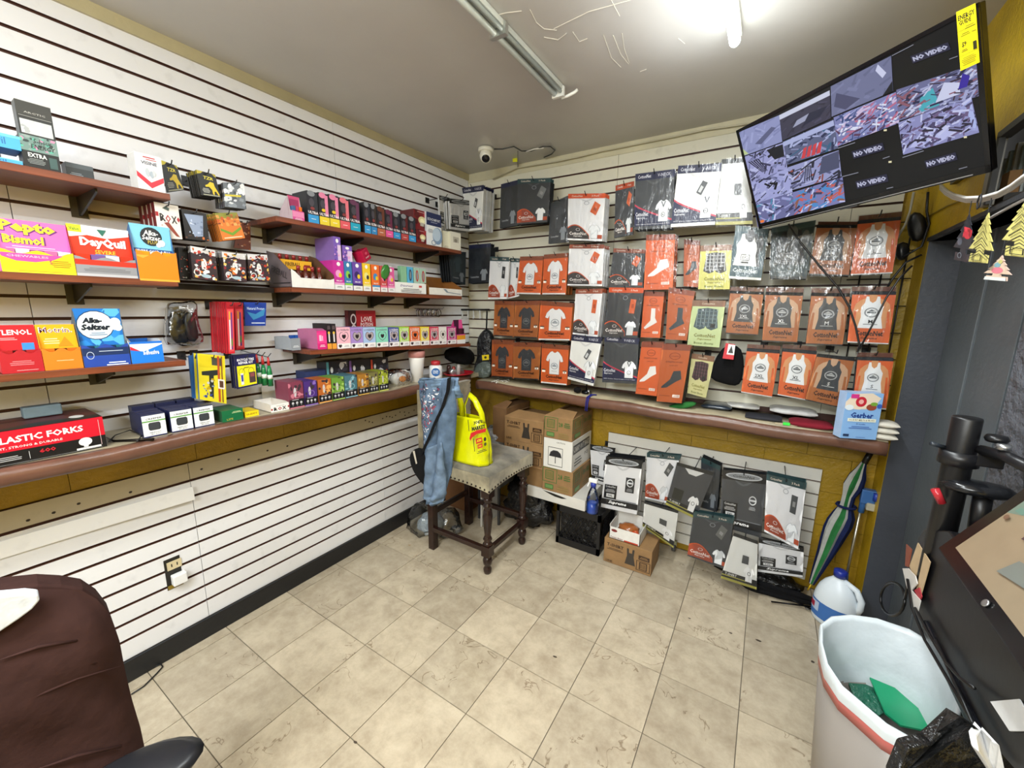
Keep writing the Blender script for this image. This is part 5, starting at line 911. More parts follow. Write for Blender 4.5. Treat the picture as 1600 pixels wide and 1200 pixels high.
P=onc(925,617); m=MB(); q=[P+V((.02,0,.004)),P+V((0,-.02,.006)),V((P.x,-.312,P.z)),V((P.x-.004,-.316,P.z-.04)),V((P.x-.006,-.316,P.z-.09))]; m.tube(q,.004,'26297A','cloth',6); m.tube([x+V((.012,-.002,0)) for x in q],.004,'2C3088','cloth',6); tag(m.build('lanyard'),'blue lanyard hanging over the back counter edge','lanyard')
P=onc(846,608);Q=onc(889,612); m=MB(); m.hexa([P+V((0,0,.004)),Q+V((0,0,.004)),Q,P]+[P+V((0,.02,.004)),Q+V((0,.02,.004)),Q+V((0,.02,0)),P+V((0,.02,0))],'E8A8A8','gloss'); tag(m.build('pink_strip'),'pale pink plastic strip lying at back counter edge','strip')
R=random.Random(3); t=thing('paper_scraps','little heap of torn white scraps on back counter','scraps',onc(785,597)); m=MB()
for i in range(14): P=onc(R.uniform(770,800),R.uniform(591,598)); a=R.random()*3; d=V((math.cos(a)*.02,math.sin(a)*.012,.004)); m.tube([P-d,P+V((0,0,.006)),P+d],.0018,'E8E8E4','card',4)
m.build('scraps',t,kind='stuff')
t=thing('price_clip','bright green tag on a beige rubber band on back counter','tag',onc(1228,662)); m=MB(); c=onc(1228,664); m.tube([c+V((math.cos(k*.45)*.05,math.sin(k*.45)*.012,.003)) for k in range(15)],.0015,'D8C8A8','plain',5); m.build('rubber_band',t); MB().box(tuple(c+V((-.014,-.016,.002))),tuple(c+V((.016,-.008,.016))),'3AE04A').build('green_tag',t)
#@@
# ------------------------------------------------------------------ under the back counter
def bigbox(name,label,x0,x1,y0,y1,z0,z1,col,front,side=None,cat='carton',flaps=False,m='board'):
    t=thing(name,label,cat,((x0+x1)/2,(y0+y1)/2,z0)); b=MB()
    b.box((x0,y0,z0),(x1,y1,z1),col,m); b.build('carton',t,bev=.002)
    p=Pr([(x0,y0,z1),(x1,y0,z1),(x1,y0,z0),(x0,y0,z0)],.001); front(p); 
    if side:
        s=Pr([(x1,y0,z1),(x1,y1,z1),(x1,y1,z0),(x1,y0,z0)],.001); side(s)
        if s.mb.v: s.mb.build('side_print',t)
    if p.mb.v: p.mb.build('box_print',t)
    if flaps:
        MB().prism([V((x0,y0+.002,z1)),V((x1,y0+.002,z1)),V((x1-.01,y0+.09,z1+.03)),V((x0+.06,y0+.09,z1+.035))],(0,.003,.003),col,m).build('flap',t)
        MB().prism([V((x0,y0+.01,z1+.002)),V((x0,y1-.01,z1+.002)),V((x0+.08,y1-.03,z1+.03))],(.002,0,.003),col,m).build('flap',t)
    return t
KB='94724A'
def pf_tsh(p):
    c='3A2618'; p.t('T-SHIRT',.24,.78,.13,c,.36,b=.03); p.lines(.24,.64,.36,.05,2,c); p.poly([(.46,.2),(.5,.55),(.49,.85),(.53,.85),(.54,.68),(.6,.68),(.61,.85),(.65,.85),(.64,.55),(.68,.2)],'3A332C'); p.ring(.84,.3,.14,.2,c,.1,4); p.r(.76,.15,.92,.45,c); p.r(.78,.18,.9,.42,KB); 
    for k in range(5): p.r(.785+.023*k,.2,.795+.023*k,.4,c)
    p.r(.74,.55,.96,.72,c); p.lines(.85,.66,.18,.05,2,KB); p.t('LINE',.13,.1,.08,c,.14)
def pf_grn(p):
    g='3F6B34'; p.ring(.25,.68,.24,.3,g,.08,4); p.r(.1,.5,.38,.88,g); p.r(.12,.53,.36,.85,KB); 
    for k in range(6): p.r(.13+.04*k,.56,.145+.04*k,.82,g)
    p.r(.1,.1,.38,.3,g); p.r(.12,.13,.36,.27,'6A8A4E'); p.t('28',.6,.7,.2,g,.14); p.lines(.82,.78,.22,.08,3,g); p.lines(.7,.3,.4,.09,3,'8E7A48')
def pf_grs(p): pf_grn(p); 
def pf_wb(p): p.r(0,0,1,1,'DCDAD4'); p.t('CAUTION',.6,.9,.05,'5A5A58',.3); p.ring(.42,.4,.26,.32,'3A3A3A',.06,4); p.poly([(.2,.4),(.25,.55),(.35,.62),(.5,.62),(.6,.55),(.65,.4)],'2A2A2C'); p.r(.415,.18,.44,.42,'2A2A2C')
def pf_ws(p): p.r(0,0,1,1,'D6D4CE'); p.r(.04,.55,.9,.86,'3A3A3C'); p.t('CARRY OUT BAGS',.47,.705,.2,'D8D6D0',.8); p.lines(.3,.35,.4,.1,3,'5A5A58'); p.t('PCS',.75,.35,.12,'5A5A58',.2)
yf=-.385
bigbox('black_crate_lid','white flat drawer front board resting on the black milk crate',.82,1.255,yf-.004,-.04,.285,.36,'D0CDC6',lambda p:p.poly([(.28,.95),(.42,.72),(.5,.62),(.62,.6),(.7,.72),(.62,.8),(.45,.9)],'1C1A18'),cat='board',m='graypaint').name='white_drawer_board'
bigbox('carton','bottom brown carton with green print under the white bag carton',.935,1.16,yf,-.08,.3605,.53,KB,pf_grn,pf_grs)
bigbox('carton','white carry out bags carton with umbrella mark in the stack',.94,1.148,yf,-.06,.5305,.735,'C9C6BE',pf_wb,pf_ws)
bigbox('carton','top brown carton with green print and raised flap',.938,1.142,yf,-.04,.7355,.885,KB,pf_grn,pf_grs,flaps=True)
bigbox('carton','upper brown bag carton left of the green print cartons',.62,.933,yf,-.08,.665,.832,KB,pf_tsh,flaps=True)
bigbox('carton','middle brown bag carton left of the white carton',.62,.933,yf,-.08,.4965,.6645,KB,pf_tsh)
bigbox('carton','plain brown carton at the bottom left of the stack',.80,.93,yf+.01,-.08,.3605,.496,'86663F',lambda p:None)
bigbox('carton','plain brown carton at the back behind the bag cartons',.50,.617,-.36,-.03,.62,.88,'785736',lambda p:None,flaps=True)
bigbox('carton','tall brown carton standing under the left counter behind stool',.06,.30,-.40,-.06,.002,.42,'7A5230',lambda p:None,lambda p:p.r(.49,0,.51,1,'6A4424'))
bigbox('floor_board','thin white board standing on the floor behind stool legs',.505,.515,-.52,-.30,.002,.37,'C6C3BC',lambda p:None,cat='board')
# milk crate with lattice sides
t=thing('milk_crate','black plastic milk crate supporting the white drawer board','crate',(1.21,-.2,0)); m=MB(); x0,x1,y0,y1,h=1.055,1.365,-.39,-.08,.283; k='131316'
for z0,z1 in ((.002,.05),(h-.045,h)):
    m.box((x0,y0,z0),(x1,y0+.008,z1),k,'plastic'); m.box((x0,y1-.008,z0),(x1,y1,z1),k,'plastic'); m.box((x0,y0,z0),(x0+.008,y1,z1),k,'plastic'); m.box((x1-.008,y0,z0),(x1,y1,z1),k,'plastic')
for x in (x0,x1-.02):
    for y in (y0,y1-.02): m.box((x,y,.002),(x+.02,y+.02,h),k,'plastic')
m.box((x0+.01,y0+.012,.004),(x1-.01,y1-.012,.01),k,'plastic'); m.build('crate_frame',t)
m=MB()
for fx in range(9):
    for s_ in (1,-1):
        a=x0+.02+fx*.031; b=a+s_*.1
        if x0<b<x1: m.tube([V((a,y0+.004,.05)),V((b,y0+.004,h-.045))],.003,k,'plastic',4)
        a=y0+.02+fx*.031; b=a+s_*.1
        if y0<b<y1: m.tube([V((x1-.004,a,.05)),V((x1-.004,b,h-.045))],.003,k,'plastic',4)
m.build('lattice',t,kind='stuff'); MB().box((x0+.02,y0+.03,.012),(x1-.02,y1-.02,h-.02),'1A1818','trashbag').build('dark_contents',t)
# black bagged goods left of crate
t=thing('black_bag','dark crumpled bin bag slumped behind the stool legs','bag',(.72,-.3,0)); 
def lump(name,c,rx,ry,rz,col,m,parent=None,sd=0,amp=.25,n=18):
    b=MB(); c=V(c)
    def fn(u,v):
        a=u*2*math.pi; e=(v-.0)*math.pi; d=V((math.cos(a)*math.sin(e),math.sin(a)*math.sin(e),-math.cos(e))); r=1+amp*noise.noise(d*2.2+V((sd,0,0)))+amp*.5*noise.noise(d*5+V((0,sd,0)))
        p=c+V((d.x*rx*r,d.y*ry*r,max(d.z*rz*r,-rz*.8))); return p
    b.grid(fn,n,n,col,m); return b.build(name,parent)
lump('bag_body',(.75,-.24,.15),.20,.13,.19,'101013','trashbag',t,2,.35,26)
t=thing('clear_bag','clear crumpled plastic bag on the floor by the left wall','bag',(.22,-.72,0)); lump('film_lump',(.20,-.80,.085),.12,.10,.11,'FFFFFF','clear',t,5,.35,16); lump('film_lump',(.36,-.72,.075),.10,.10,.10,'FFFFFF','clear',t,9,.35,16); lump('inner_film',(.25,-.77,.06),.10,.08,.08,'A8B2BA','trashbag',t,7,.3,14)
t=thing('grey_bundle','grey and silver crumpled bundle between bag cartons and stool','bundle',(.52,-.3,.4)); lump('bundle',(.47,-.30,.60),.10,.08,.11,'8E9094','trashbag',t,3,.4,16); lump('bundle',(.50,-.36,.46),.09,.07,.08,'A6A8AA','trashbag',t,6,.4,14); MB().box((.40,-.42,.36),(.60,-.22,.39),'3A3A3C','plastic').build('tray',t); MB().box((.40,-.44,.30),(.62,-.20,.36),'5A5A5C','plastic').build('tray',t)
MBx=MB(); 
for x,y in ((.42,-.42),(.6,-.42),(.42,-.22),(.6,-.22)): MBx.box((x-.008,y-.008,0),(x+.008,y+.008,.30),'3A3A3C','plastic')
MBx.build('stand_legs',t,kind='stuff')
# spray bottle
c=V((1.325,-.43,.0)); c=un(925,800,'y',-.43); t=thing('spray_bottle','clear spray bottle with blue liquid and white trigger','bottle',c)
MB().lathe([(.034,0),(.036,.01),(.035,.065),(.03,.067)],c,'1E5AD0','gloss',16).build('blue_liquid',t); MB().lathe([(.038,0),(.04,.01),(.039,.09),(.03,.13),(.016,.165),(.014,.175)],c,'FFFFFF','clear',18).build('bottle',t)
MB().lathe([(.017,.172),(.018,.19),(.013,.2)],c,'2A3A9A','plastic',12).build('collar',t); m=MB(); m.box(tuple(c+V((-.03,-.011,.2))),tuple(c+V((.025,.011,.225))),'ECECEC','plastic'); m.build('trigger_head',t,bev=.004); MB().prism([c+V((-.03,-.006,.2)),c+V((-.02,-.006,.2)),c+V((-.032,-.006,.165)),c+V((-.04,-.006,.168))],(0,.012,0),'ECECEC','plastic').build('trigger',t)
# open white carton with wrapped shoe-like bun, on a bag carton
bigbox('carton','brown bag carton on the floor beside the black milk crate',1.405,1.70,-.412,-.21,.002,.165,KB,pf_tsh,lambda p:None)
t=thing('open_carton','open white carton holding orange wrapped goods on bag carton','carton',(1.52,-.31,.166)); m=MB(); x0,x1,y0,y1=1.43,1.62,-.40,-.23
m.box((x0,y0,.167),(x1,y1,.17),'DEDCD6'); m.box((x0,y0,.167),(x1,y0+.003,.245),'E4E2DC'); m.box((x0,y1-.003,.167),(x1,y1,.28),'DEDCD6'); m.box((x0,y0,.167),(x0+.003,y1,.26),'DEDCD6'); m.box((x1-.003,y0,.167),(x1,y1,.25),'DEDCD6'); m.build('carton',t)
p=Pr([(x0,y0,.245),(x1,y0,.245),(x1,y0,.167),(x0,y0,.167)],.001); p.e(.16,.72,.1,.12,'7A2A2A'); p.t('Pecan Buns',.25,.15,.12,'7A2A2A',.4); p.r(.5,.04,.95,.16,'B8402A'); p.mb.build('box_print',t)
lump('wrapped_bun',(1.525,-.31,.215),.065,.05,.03,'9A5A2E','gloss',t,4,.2,14); lump('orange_wrap',(1.58,-.36,.21),.03,.025,.03,'B84A1E','gloss',t,8,.3,10)
t=thing('caster','small grey caster wheel peeking from under low packs','wheel',(1.80,-.2,0)); c=un(1053,855,'z',.03); MB().lathe([(.01,-.011),(.026,-.011),(.026,.011),(.01,.011)],c,'4A4A4C','plastic',16,Mx=Matrix.Rotation(math.pi/2,3,'Y')).build('wheel',t); MB().box(tuple(c+V((-.016,-.01,.02))),tuple(c+V((.016,.01,.05))),'8A8A6A','metal').build('bracket',t)
# ------------------------------------------------------------------ stool
t=thing('stool','grey velvet counter stool with nailhead trim and turned dark legs','stool',(.63,-.73,0))
x0,x1,y0,y1=.375,.905,-.975,-.475; zs_=.665
def seat(u,v):
    x=x0+(x1-x0)*u;y=y0+(y1-y0)*v; e=(1-abs(2*u-1)**7)*(1-abs(2*v-1)**7); return V((x,y,zs_-.018+.024*e+.004*noise.noise(V((x*9,y*9,0)))))
m=MB(); m.grid(seat,24,24,'7A7568','velvet')
def skirt(a,b,n=16):
    vs=[];
    for i in range(n+1):
        u=i/n; p=V(a).lerp(V(b),u); dz=.018*math.sin(math.pi*u)**.7
        vs+=[V((p.x,p.y,zs_-.018)),V((p.x,p.y,.548+dz*1.2))]
    m.add(vs,[(2*i,2*i+1,2*i+3,2*i+2) for i in range(n)],'9F967C','velvet')
C=[(x0,y0,0),(x1,y0,0),(x1,y1,0),(x0,y1,0)]
for i in range(4): skirt(C[i],C[(i+1)%4])
m.box((x0+.01,y0+.01,.575),(x1-.01,y1-.01,.64),'A89C80','velvet'); m.build('seat',t)
m=MB()
for i in range(4):
    a,b=V(C[i]),V(C[(i+1)%4]); n=17; nn=(b-a).cross(V((0,0,1))).normalized()
    for k in range(n+1):
        u=k/n; p=a.lerp(b,u); p.z=.548+.0216*math.sin(math.pi*u)**.7+.012; m.lathe([(.0062,0),(.005,.003),(.0015,.0045)],p+nn*.0005,'2A201C','metal',8,Mx=nn.to_track_quat('Z','Y').to_matrix())
m.build('nailhead_trim',t,kind='stuff')
DW='2B1914'
TUR=[(.020,0),(.024,.012),(.026,.03),(.018,.045),(.016,.052),(.026,.062),(.030,.085),(.024,.105),(.017,.112),(.017,.118)]
def turned(x,y):
    m=MB(); m.lathe(TUR,(x,y,0),DW,'darkwood',16); m.box((x-.028,y-.028,.118),(x+.028,y+.028,.185),DW,'darkwood')
    m.lathe([(.022,.185),(.03,.195),(.022,.205),(.019,.21),(.028,.225),(.022,.24),(.018,.25),(.024,.30),(.030,.37),(.026,.41),(.018,.425),(.027,.435),(.027,.445),(.018,.455),(.018,.462),(.027,.472),(.027,.485),(.02,.495)],(x,y,0),DW,'darkwood',16); m.box((x-.029,y-.029,.495),(x+.029,y+.029,.60),DW,'darkwood'); m.build('leg',t)
turned(.855,-.918); turned(.868,-.532)
for y in (-.905,-.525):
    MB().box((.378,y-.024,0),(.424,y+.024,.58),DW,'darkwood').build('leg',t,bev=.003)
MB().box((.42,-.93,.135),(.835,-.90,.165),DW,'darkwood').build('stretcher',t,bev=.004); MB().box((.42,-.545,.19),(.845,-.515,.22),DW,'darkwood').build('stretcher',t,bev=.004); MB().box((.388,-.885,.24),(.412,-.545,.275),DW,'darkwood').build('stretcher',t,bev=.004); MB().box((.845,-.895,.135),(.872,-.555,.165),DW,'darkwood').build('stretcher',t,bev=.004)
m=MB(); m.grid(lambda u,v:V((.385+.03*(1-abs(2*v-1)**4)*(1-abs(2*u-1)**4),-.96+.485*u,.68+.40*v)),12,12,'978C72','velvet'); m.box((.345,-.96,.66),(.385,-.475,1.08),'978C72','velvet'); m.build('backrest',t)
m=MB()
for k in range(12): m.lathe([(.006,0),(.004,.003)],V((.3865,-.955+.475*k/11,1.062)),'2A201C','metal',6,Mx=Matrix.Rotation(math.pi/2,3,'Y'))
for k in range(12): m.lathe([(.006,0),(.004,.003)],V((.3865,-.482,.70+.36*k/11)),'2A201C','metal',6,Mx=Matrix.Rotation(math.pi/2,3,'Y'))
m.build('nailhead_trim',t,kind='stuff'); MB().box((.378,-.94,.58),(.42,-.49,.68),DW,'darkwood').build('back_posts',t)
# jacket draped over the stool back
t=thing('denim_jacket','faded blue denim jacket with bead work draped over stool back','jacket',(.42,-.98,.4))
def drape(name,Lc,Rc,Y,col,m,fold,n=20,sd=0,th=.01,nf=4):
    def cv(C,v):
        k=v*(len(C)-1); i=min(int(k),len(C)-2); f=k-i; return C[i][0]*(1-f)+C[i+1][0]*f,C[i][1]*(1-f)+C[i+1][1]*f
    def fn(u,v):
        a=cv(Lc,v);b=cv(Rc,v); P=un(a[0]*(1-u)+b[0]*u,a[1]*(1-u)+b[1]*u,'y',Y); P.y+=-fold*math.sin(u*math.pi)+fold*.55*math.sin(u*nf*3+v*4+sd)+.02*noise.noise(V((u*4,v*6,sd))); return P
    mb=MB(); mb.grid(fn,n,n*2,col,m); return mb.build(name,t,solid=th),fn
o,fn=drape('jacket_body',[(655,592),(654,640),(660,690),(668,740),(670,785)],[(712,592),(712,640),(708,690),(702,740),(692,786)],-1.0,'5C7088','jean',.035)
drape('sleeve',[(668,700),(666,740),(665,775),(672,784)],[(693,690),(697,735),(695,770),(690,785)],-1.03,'6C8098','jean',.03,sd=2,nf=3)
drape('collar',[(662,590),(656,600),(655,615)],[(718,590),(722,605),(719,622)],-.97,'7088A2','jean',.05,n=12,sd=4)
m=MB(); R=random.Random(11)
for i in range(420):
    u=R.uniform(.03,.62);v=R.uniform(.03,.52)
    if u>.75-v: continue
    a=R.uniform(0,3.1); d1=(math.cos(a)*.017,math.sin(a)*.011); w=.5; c=R.choice(['1C1E3A','E8E8EE','1C1E3A','2A2A44','E8E8EE','9A2A44'] if not(.3<u<.55 and .18<v<.4) else ['B02A3E','E8E8EE','2A1418','B02A3E'])
    q=[fn(u+d1[0]*x+d1[1]*y*.6,v+d1[1]*x-d1[0]*y*.4)+V((0,-.0075,0)) for x,y in ((-1,-w),(1,-w),(1,w),(-1,w))]; m.add(q,[(0,1,2,3)],c,'print')
m.build('bead_work',t,kind='stuff')
t=thing('sling_bag','black cross body bag with strap hung over the denim jacket','bag',un(660,740,'y',-1.03))
m=MB(); pts=[un(a,b,'y',-1.05) for a,b in ((702,590),(700,610),(692,635),(680,660),(670,685),(662,702),(655,716))]; m.add([p+V((s*.013,0,s*.006)) for p in pts for s in(-1,1)],[(2*i,2*i+2,2*i+3,2*i+1) for i in range(len(pts)-1)],'111113','cloth'); m.build('strap',t,solid=.003)
blob('pouch','','',[(640,706),(650,699),(658,705),(665,720),(668,745),(666,765),(655,755),(642,735),(637,715)],'y',-1.05,.05,'131315','cloth',parent=t,amp=.004)
p=Pr([un(645,705,'y',-1.062),un(648,704,'y',-1.062),un(652,724,'y',-1.062),un(650,725,'y',-1.062)],.001); p.r(0,0,1,1,'C8C0B0'); p.mb.build('zip',t)
# yellow shopping bag
t=thing('shopping_bag','bright yellow plastic shopping bag with black and red print','bag',(.66,-.86,.675)); m=MB(); YB='D6D80A'
Z0=.672
def prof(v):  # image-space outline left/right on plane y=-.86
    Ls=[(713,716),(703,690),(702,660),(701,640)]; Rs=[(764,706),(765,690),(762,665),(752,642)]; k=v*3; i=min(int(k),2); f=k-i
    g=lambda C:un(C[i][0]*(1-f)+C[i+1][0]*f,C[i][1]*(1-f)+C[i+1][1]*f,'y',-.86)
    return g(Ls),g(Rs)
def bagf(u,v):
    a,b=prof(v); c=(a+b)/2; w=(b-a).length/2; z=Z0+(a.z+b.z-prof(0)[0].z-prof(0)[1].z)/2; ang=u*2*math.pi; cx=math.cos(ang);sy=math.sin(ang)
    X=math.copysign(abs(cx)**.6,cx)*w; Yy=math.copysign(abs(sy)**.8,sy)*(.075*(1-v*.55)); n_=1+.10*noise.noise(V((cx*3,sy*3,v*5))); return V((c.x+X*n_,-.86+Yy*n_,z))
m.grid(bagf,30,16,YB,'gloss'); m.add([bagf(k/20,0) for k in range(20)],[tuple(range(20))],YB,'gloss'); m.build('bag_body',t,solid=.001)
for lab,loop in (('a',[(704,645),(703,625),(710,616),(718,620),(722,640),(722,655)]),('b',[(728,655),(726,632),(733,616),(742,625),(752,645),(755,660)])):
    P=[un(a,b,'y',-.87) for a,b in loop]; m=MB(); pts=[]
    for i in range(len(P)-1):
        for k in range(3): pts.append(P[i].lerp(P[i+1],k/3))
    pts.append(P[-1]); vs=[]
    c=sum(P,V((0,0,0)))/len(P)
    for p in pts: d=(p-c).normalized(); vs+=[p-d*.014+V((0,-.012,0)),p+d*.012+V((0,.012,0))]
    m.add(vs,[(2*i,2*i+2,2*i+3,2*i+1) for i in range(len(pts)-1)],YB,'gloss',True); m.build('handle',t,solid=.004)
q=[un(727,655,'y',-.948),un(761,650,'y',-.948),un(764,704,'y',-.948),un(733,716,'y',-.948)]; m=MB(); 
p=Pr(q,.001); p.t("JOE'S",.58,.86,.11,'1A1A14',.42,b=.05); p.t('MARKET',.58,.72,.11,'1A1A14',.62,b=.05); p.poly([(.12,.5),(.2,.62),(.5,.66),(.95,.66),(.9,.56),(.5,.56),(.25,.5),(.15,.42)],'C81E1E'); p.r(.12,.68,.15,.98,'1A1A14'); p.r(.3,.12,.33,.46,'1A1A14'); p.r(.42,.3,.72,.44,'C81E1E'); p.t('ATM',.57,.37,.07,'E2E40C',.2,b=.03); p.r(.48,.16,.72,.27,'C81E1E'); p.t('CARD',.6,.215,.05,'E2E40C',.18); p.e(.86,.36,.06,.06,'1A1A14'); p.e(.86,.22,.06,.05,'4A4A14'); p.lines(.68,.08,.5,.04,2,'1A1A14'); p.mb.build('bag_print',t)
# ------------------------------------------------------------------ umbrella, mop, bleach, folded umbrella, trash
def spin(name,parent,pts,rad,cols,m='cloth',n=20,amp=.006,sd=0):
    mb=MB(); pts=[V(p) for p in pts]
    for i in range(len(pts)-1):
        for k in range(n):
            def Q(ii,kk):
                p=pts[ii]; d=(pts[-1]-pts[0]).normalized(); x=d.cross(V((0,1,0))).normalized(); y=d.cross(x); a=2*math.pi*kk/n; r=rad[ii]*(1+.16*math.sin(a*7+ii*.25)); return p+(x*math.cos(a)+y*math.sin(a))*r
            mb.add([Q(i,k),Q(i,k+1),Q(i+1,k+1),Q(i+1,k)],[(0,1,2,3)],cols[int((k+ .0)*len(cols)/n)%len(cols)],m)
    return mb.build(name,parent)
t=thing('umbrella','furled green white and navy umbrella leaning by yellow wall','umbrella',un(1266,915,'y',-.13))
pp=[(1350,722,-.06),(1340,745,-.06),(1326,775,-.07),(1318,805,-.08),(1305,830,-.1),(1290,865,-.12),(1268,912,-.13)]
P=[un(a,b,'y',c) for a,b,c in pp]; ax=[P[0].lerp(P[-1],k/12) for k in range(13)]
for k in range(13): 
    i=k/12*(len(P)-1); j=min(int(i),len(P)-2); ax[k]=P[j].lerp(P[j+1],i-j)
GW=['141E44','141E44','A8A8A2','2A6E3A','A8A8A2','141E44','141E44','141E44','A8A8A2','2A6E3A','A8A8A2','141E44']
spin('canopy',t,ax,[.010,.02,.034,.04,.026,.026,.044,.05,.048,.042,.034,.024,.012],GW)
MB().tube([un(1361,706,'y',-.05),un(1350,724,'y',-.06)],.014,'101012','plastic',10).build('handle',t); MB().tube([P[-1],un(1262,922,'y',-.13)],.004,'D8B020','plastic',6).build('tip',t); MB().tube([ax[5]+V((.04*math.cos(a),.04*math.sin(a),.0)) for a in [k*math.pi/5 for k in range(11)]],.007,'16204A','cloth',6).build('tie_band',t)
t=thing('mop','white handled mop with blue clamp head leaning upside down','mop',un(1322,900,'y',-.1)); MB().tube([un(1321,908,'y',-.1),un(1345,795,'y',-.06)],.007,'C8C4B4','metal',10).build('pole',t); MB().tube([un(1345,800,'y',-.06),un(1353,765,'y',-.06)],.014,'3A6AA8','plastic',10).build('socket',t)
c=un(1358,778,'y',-.07); MB().box(tuple(c+V((-.035,-.02,-.03))),tuple(c+V((.03,.02,.045))),'3A66A0','plastic').build('clamp',t,bev=.005); MB().box(tuple(c+V((-.01,-.03,-.06))),tuple(c+V((.035,.01,-.02))),'B0AC98','cloth').build('sponge',t,bev=.006); MB().tube([c+V((.02,-.03,.0)),c+V((.02,-.03,.04))],.012,'1E3A9A','plastic',10).build('knob',t); MB().tube([un(1321,912,'y',-.1),un(1322,895,'y',-.1)],.011,'2A4A80','plastic',8).build('grip',t)
c=V((2.585,-.265,0)); t=thing('bleach_jug','white bleach jug with blue label and blue cap on floor','jug',c); 
RZ=Matrix.Rotation(-.5,3,'Z'); m=MB(); m.lathe([(.088,0),(.093,.012),(.095,.03),(.095,.12),(.090,.15),(.078,.19),(.058,.225),(.034,.25),(.024,.262),(.024,.275)],c,'DDE6EC','plastic',28,1,.72,Mx=RZ); m.build('jug_body',t); MB().lathe([(.027,.268),(.028,.30),(.02,.304)],c,'20308E','plastic',18).build('cap',t)
a=[c+RZ@V(q) for q in ((.02,-.0,.255),(.075,-.0,.235),(.1,0,.19),(.098,0,.15),(.09,0,.12))]; MB().tube(a,[.012,.014,.015,.016,.014],'DDE6EC','plastic',10).build('handle',t)
m=MB(); m.add([c+RZ@V((math.cos(x)*.0962,math.sin(x)*.0962*.725,z)) for z in (.03,.118) for x in [math.pi*(-.98+k*.09) for k in range(12)]],[(k,k+1,13+k,12+k) for k in range(11)],'3A6EB4','plain',True); m.add([c+RZ@V((math.cos(x)*.0968,math.sin(x)*.0968*.725,z)) for z in (.06,.11) for x in [math.pi*(-.95+k*.05) for k in range(7)]],[(k,k+1,8+k,7+k) for k in range(6)],'B8C8E0','plain',True); m.add([c+RZ@V((math.cos(x)*.0972,math.sin(x)*.0972*.725,z)) for z in (.07,.1) for x in [math.pi*(-.9+k*.04) for k in range(5)]],[(k,k+1,6+k,5+k) for k in range(4)],'B02A44','plain',True); m.build('label_wrap',t)
t=thing('folded_umbrella','black folded umbrella lying on the floor before the lower packs','umbrella',(2.3,-.25,0)); 
A=un(1150,905,'z',.04); B=un(1288,945,'z',.03); m=MB()
spin('folded_canopy',t,[A.lerp(B,k/8)+V((0,.0,0)) for k in range(9)],[.01,.03,.038,.034,.036,.03,.028,.02,.01],['0D0D0F','141416','0A0A0C'],'cloth',sd=1); lump('fabric_fold',(2.25,-.14,.05),.20,.07,.06,'0C0C0E','trashbag',t,3,.4,16)
for q in (((1205,940),(1285,950)),((1190,915),(1275,955)),((1170,902),(1240,935))): MB().tube([un(*q[0],'z',.012),un(*q[1],'z',.03)],.004,'17171A','metal',6).build('rib',t)
MB().tube([un(1262,950,'z',.015)+V((math.cos(k)*.012,math.sin(k)*.012,0)) for k in (0,1,2,3,4,5,6.28)],.003,'8A8C90','metal',5).build('ring',t)
# trash can
t=thing('trash_can','grey trash can with white liner folded over a red rim','trash can',(2.53,-1.32,0))
rim=[(1283,978),(1300,966),(1330,963),(1370,968),(1420,985),(1465,1012),(1490,1040),(1503,1075),(1498,1115),(1480,1150),(1455,1165),(1420,1155),(1385,1135),(1350,1105),(1315,1075),(1292,1040),(1283,1005)]
RM=[un(x,y,'z',.60) for x,y in rim]; cc=sum(RM,V((0,0,0)))/len(RM); N=len(RM)
def ringz(s,z,j=0): return [V((cc.x+(p.x-cc.x)*s,cc.y+(p.y-cc.y)*s,z+j*noise.noise(p*12))) for p in RM]
def loft(rs,col,mt,name,solid=0):
    m=MB(); vs=[p for r in rs for p in r]; m.add(vs,[(a*N+i,a*N+(i+1)%N,(a+1)*N+(i+1)%N,(a+1)*N+i) for a in range(len(rs)-1) for i in range(N)],col,mt,True); return m.build(name,t,solid=solid)
loft([ringz(.72,0.002),ringz(.97,.56)],'8E8780','plastic','can_body',.004); loft([ringz(.985,.53),ringz(1.0,.555),ringz(1.0,.578)],'B8605A','plastic','red_rim',.003)
loft([ringz(1.015,.565,.012),ringz(1.03,.585,.01),ringz(1.02,.603,.004),ringz(.985,.606),ringz(.95,.59,.006),ringz(.90,.45,.01),ringz(.84,.25,.02),ringz(.7,.12,.02),ringz(.2,.1,.02)],'D3DBDE','liner','white_liner')
def flat(name,pts,z,col,mt,th=.004,parent=None,tilt=0):
    P=[un(x,y,'z',z) for x,y in pts]; c=sum(P,V((0,0,0)))/len(P); P=[V((p.x,p.y,p.z+(p.y-c.y)*tilt)) for p in P]; return MB().prism(P,(0,0,-th),col,mt).build(name,parent)
flat('green_wrapper',[(1355,1054),(1390,1058),(1425,1070),(1446,1068),(1452,1100),(1455,1133),(1410,1122),(1385,1105)],.40,'0E8A5E','gloss',.006,t,.25)
flat('white_paper',[(1446,1070),(1462,1085),(1466,1140),(1456,1138),(1452,1100)],.398,'C8CCCC','card',.003,t,.2)
flat('purple_card',[(1347,1042),(1410,1043),(1416,1060),(1352,1052)],.39,'4A4468','card',.004,t,.3)
flat('green_film',[(1318,1052),(1345,1050),(1390,1105),(1375,1112),(1335,1085)],.37,'2A6A54','trashbag',.01,t,.2)
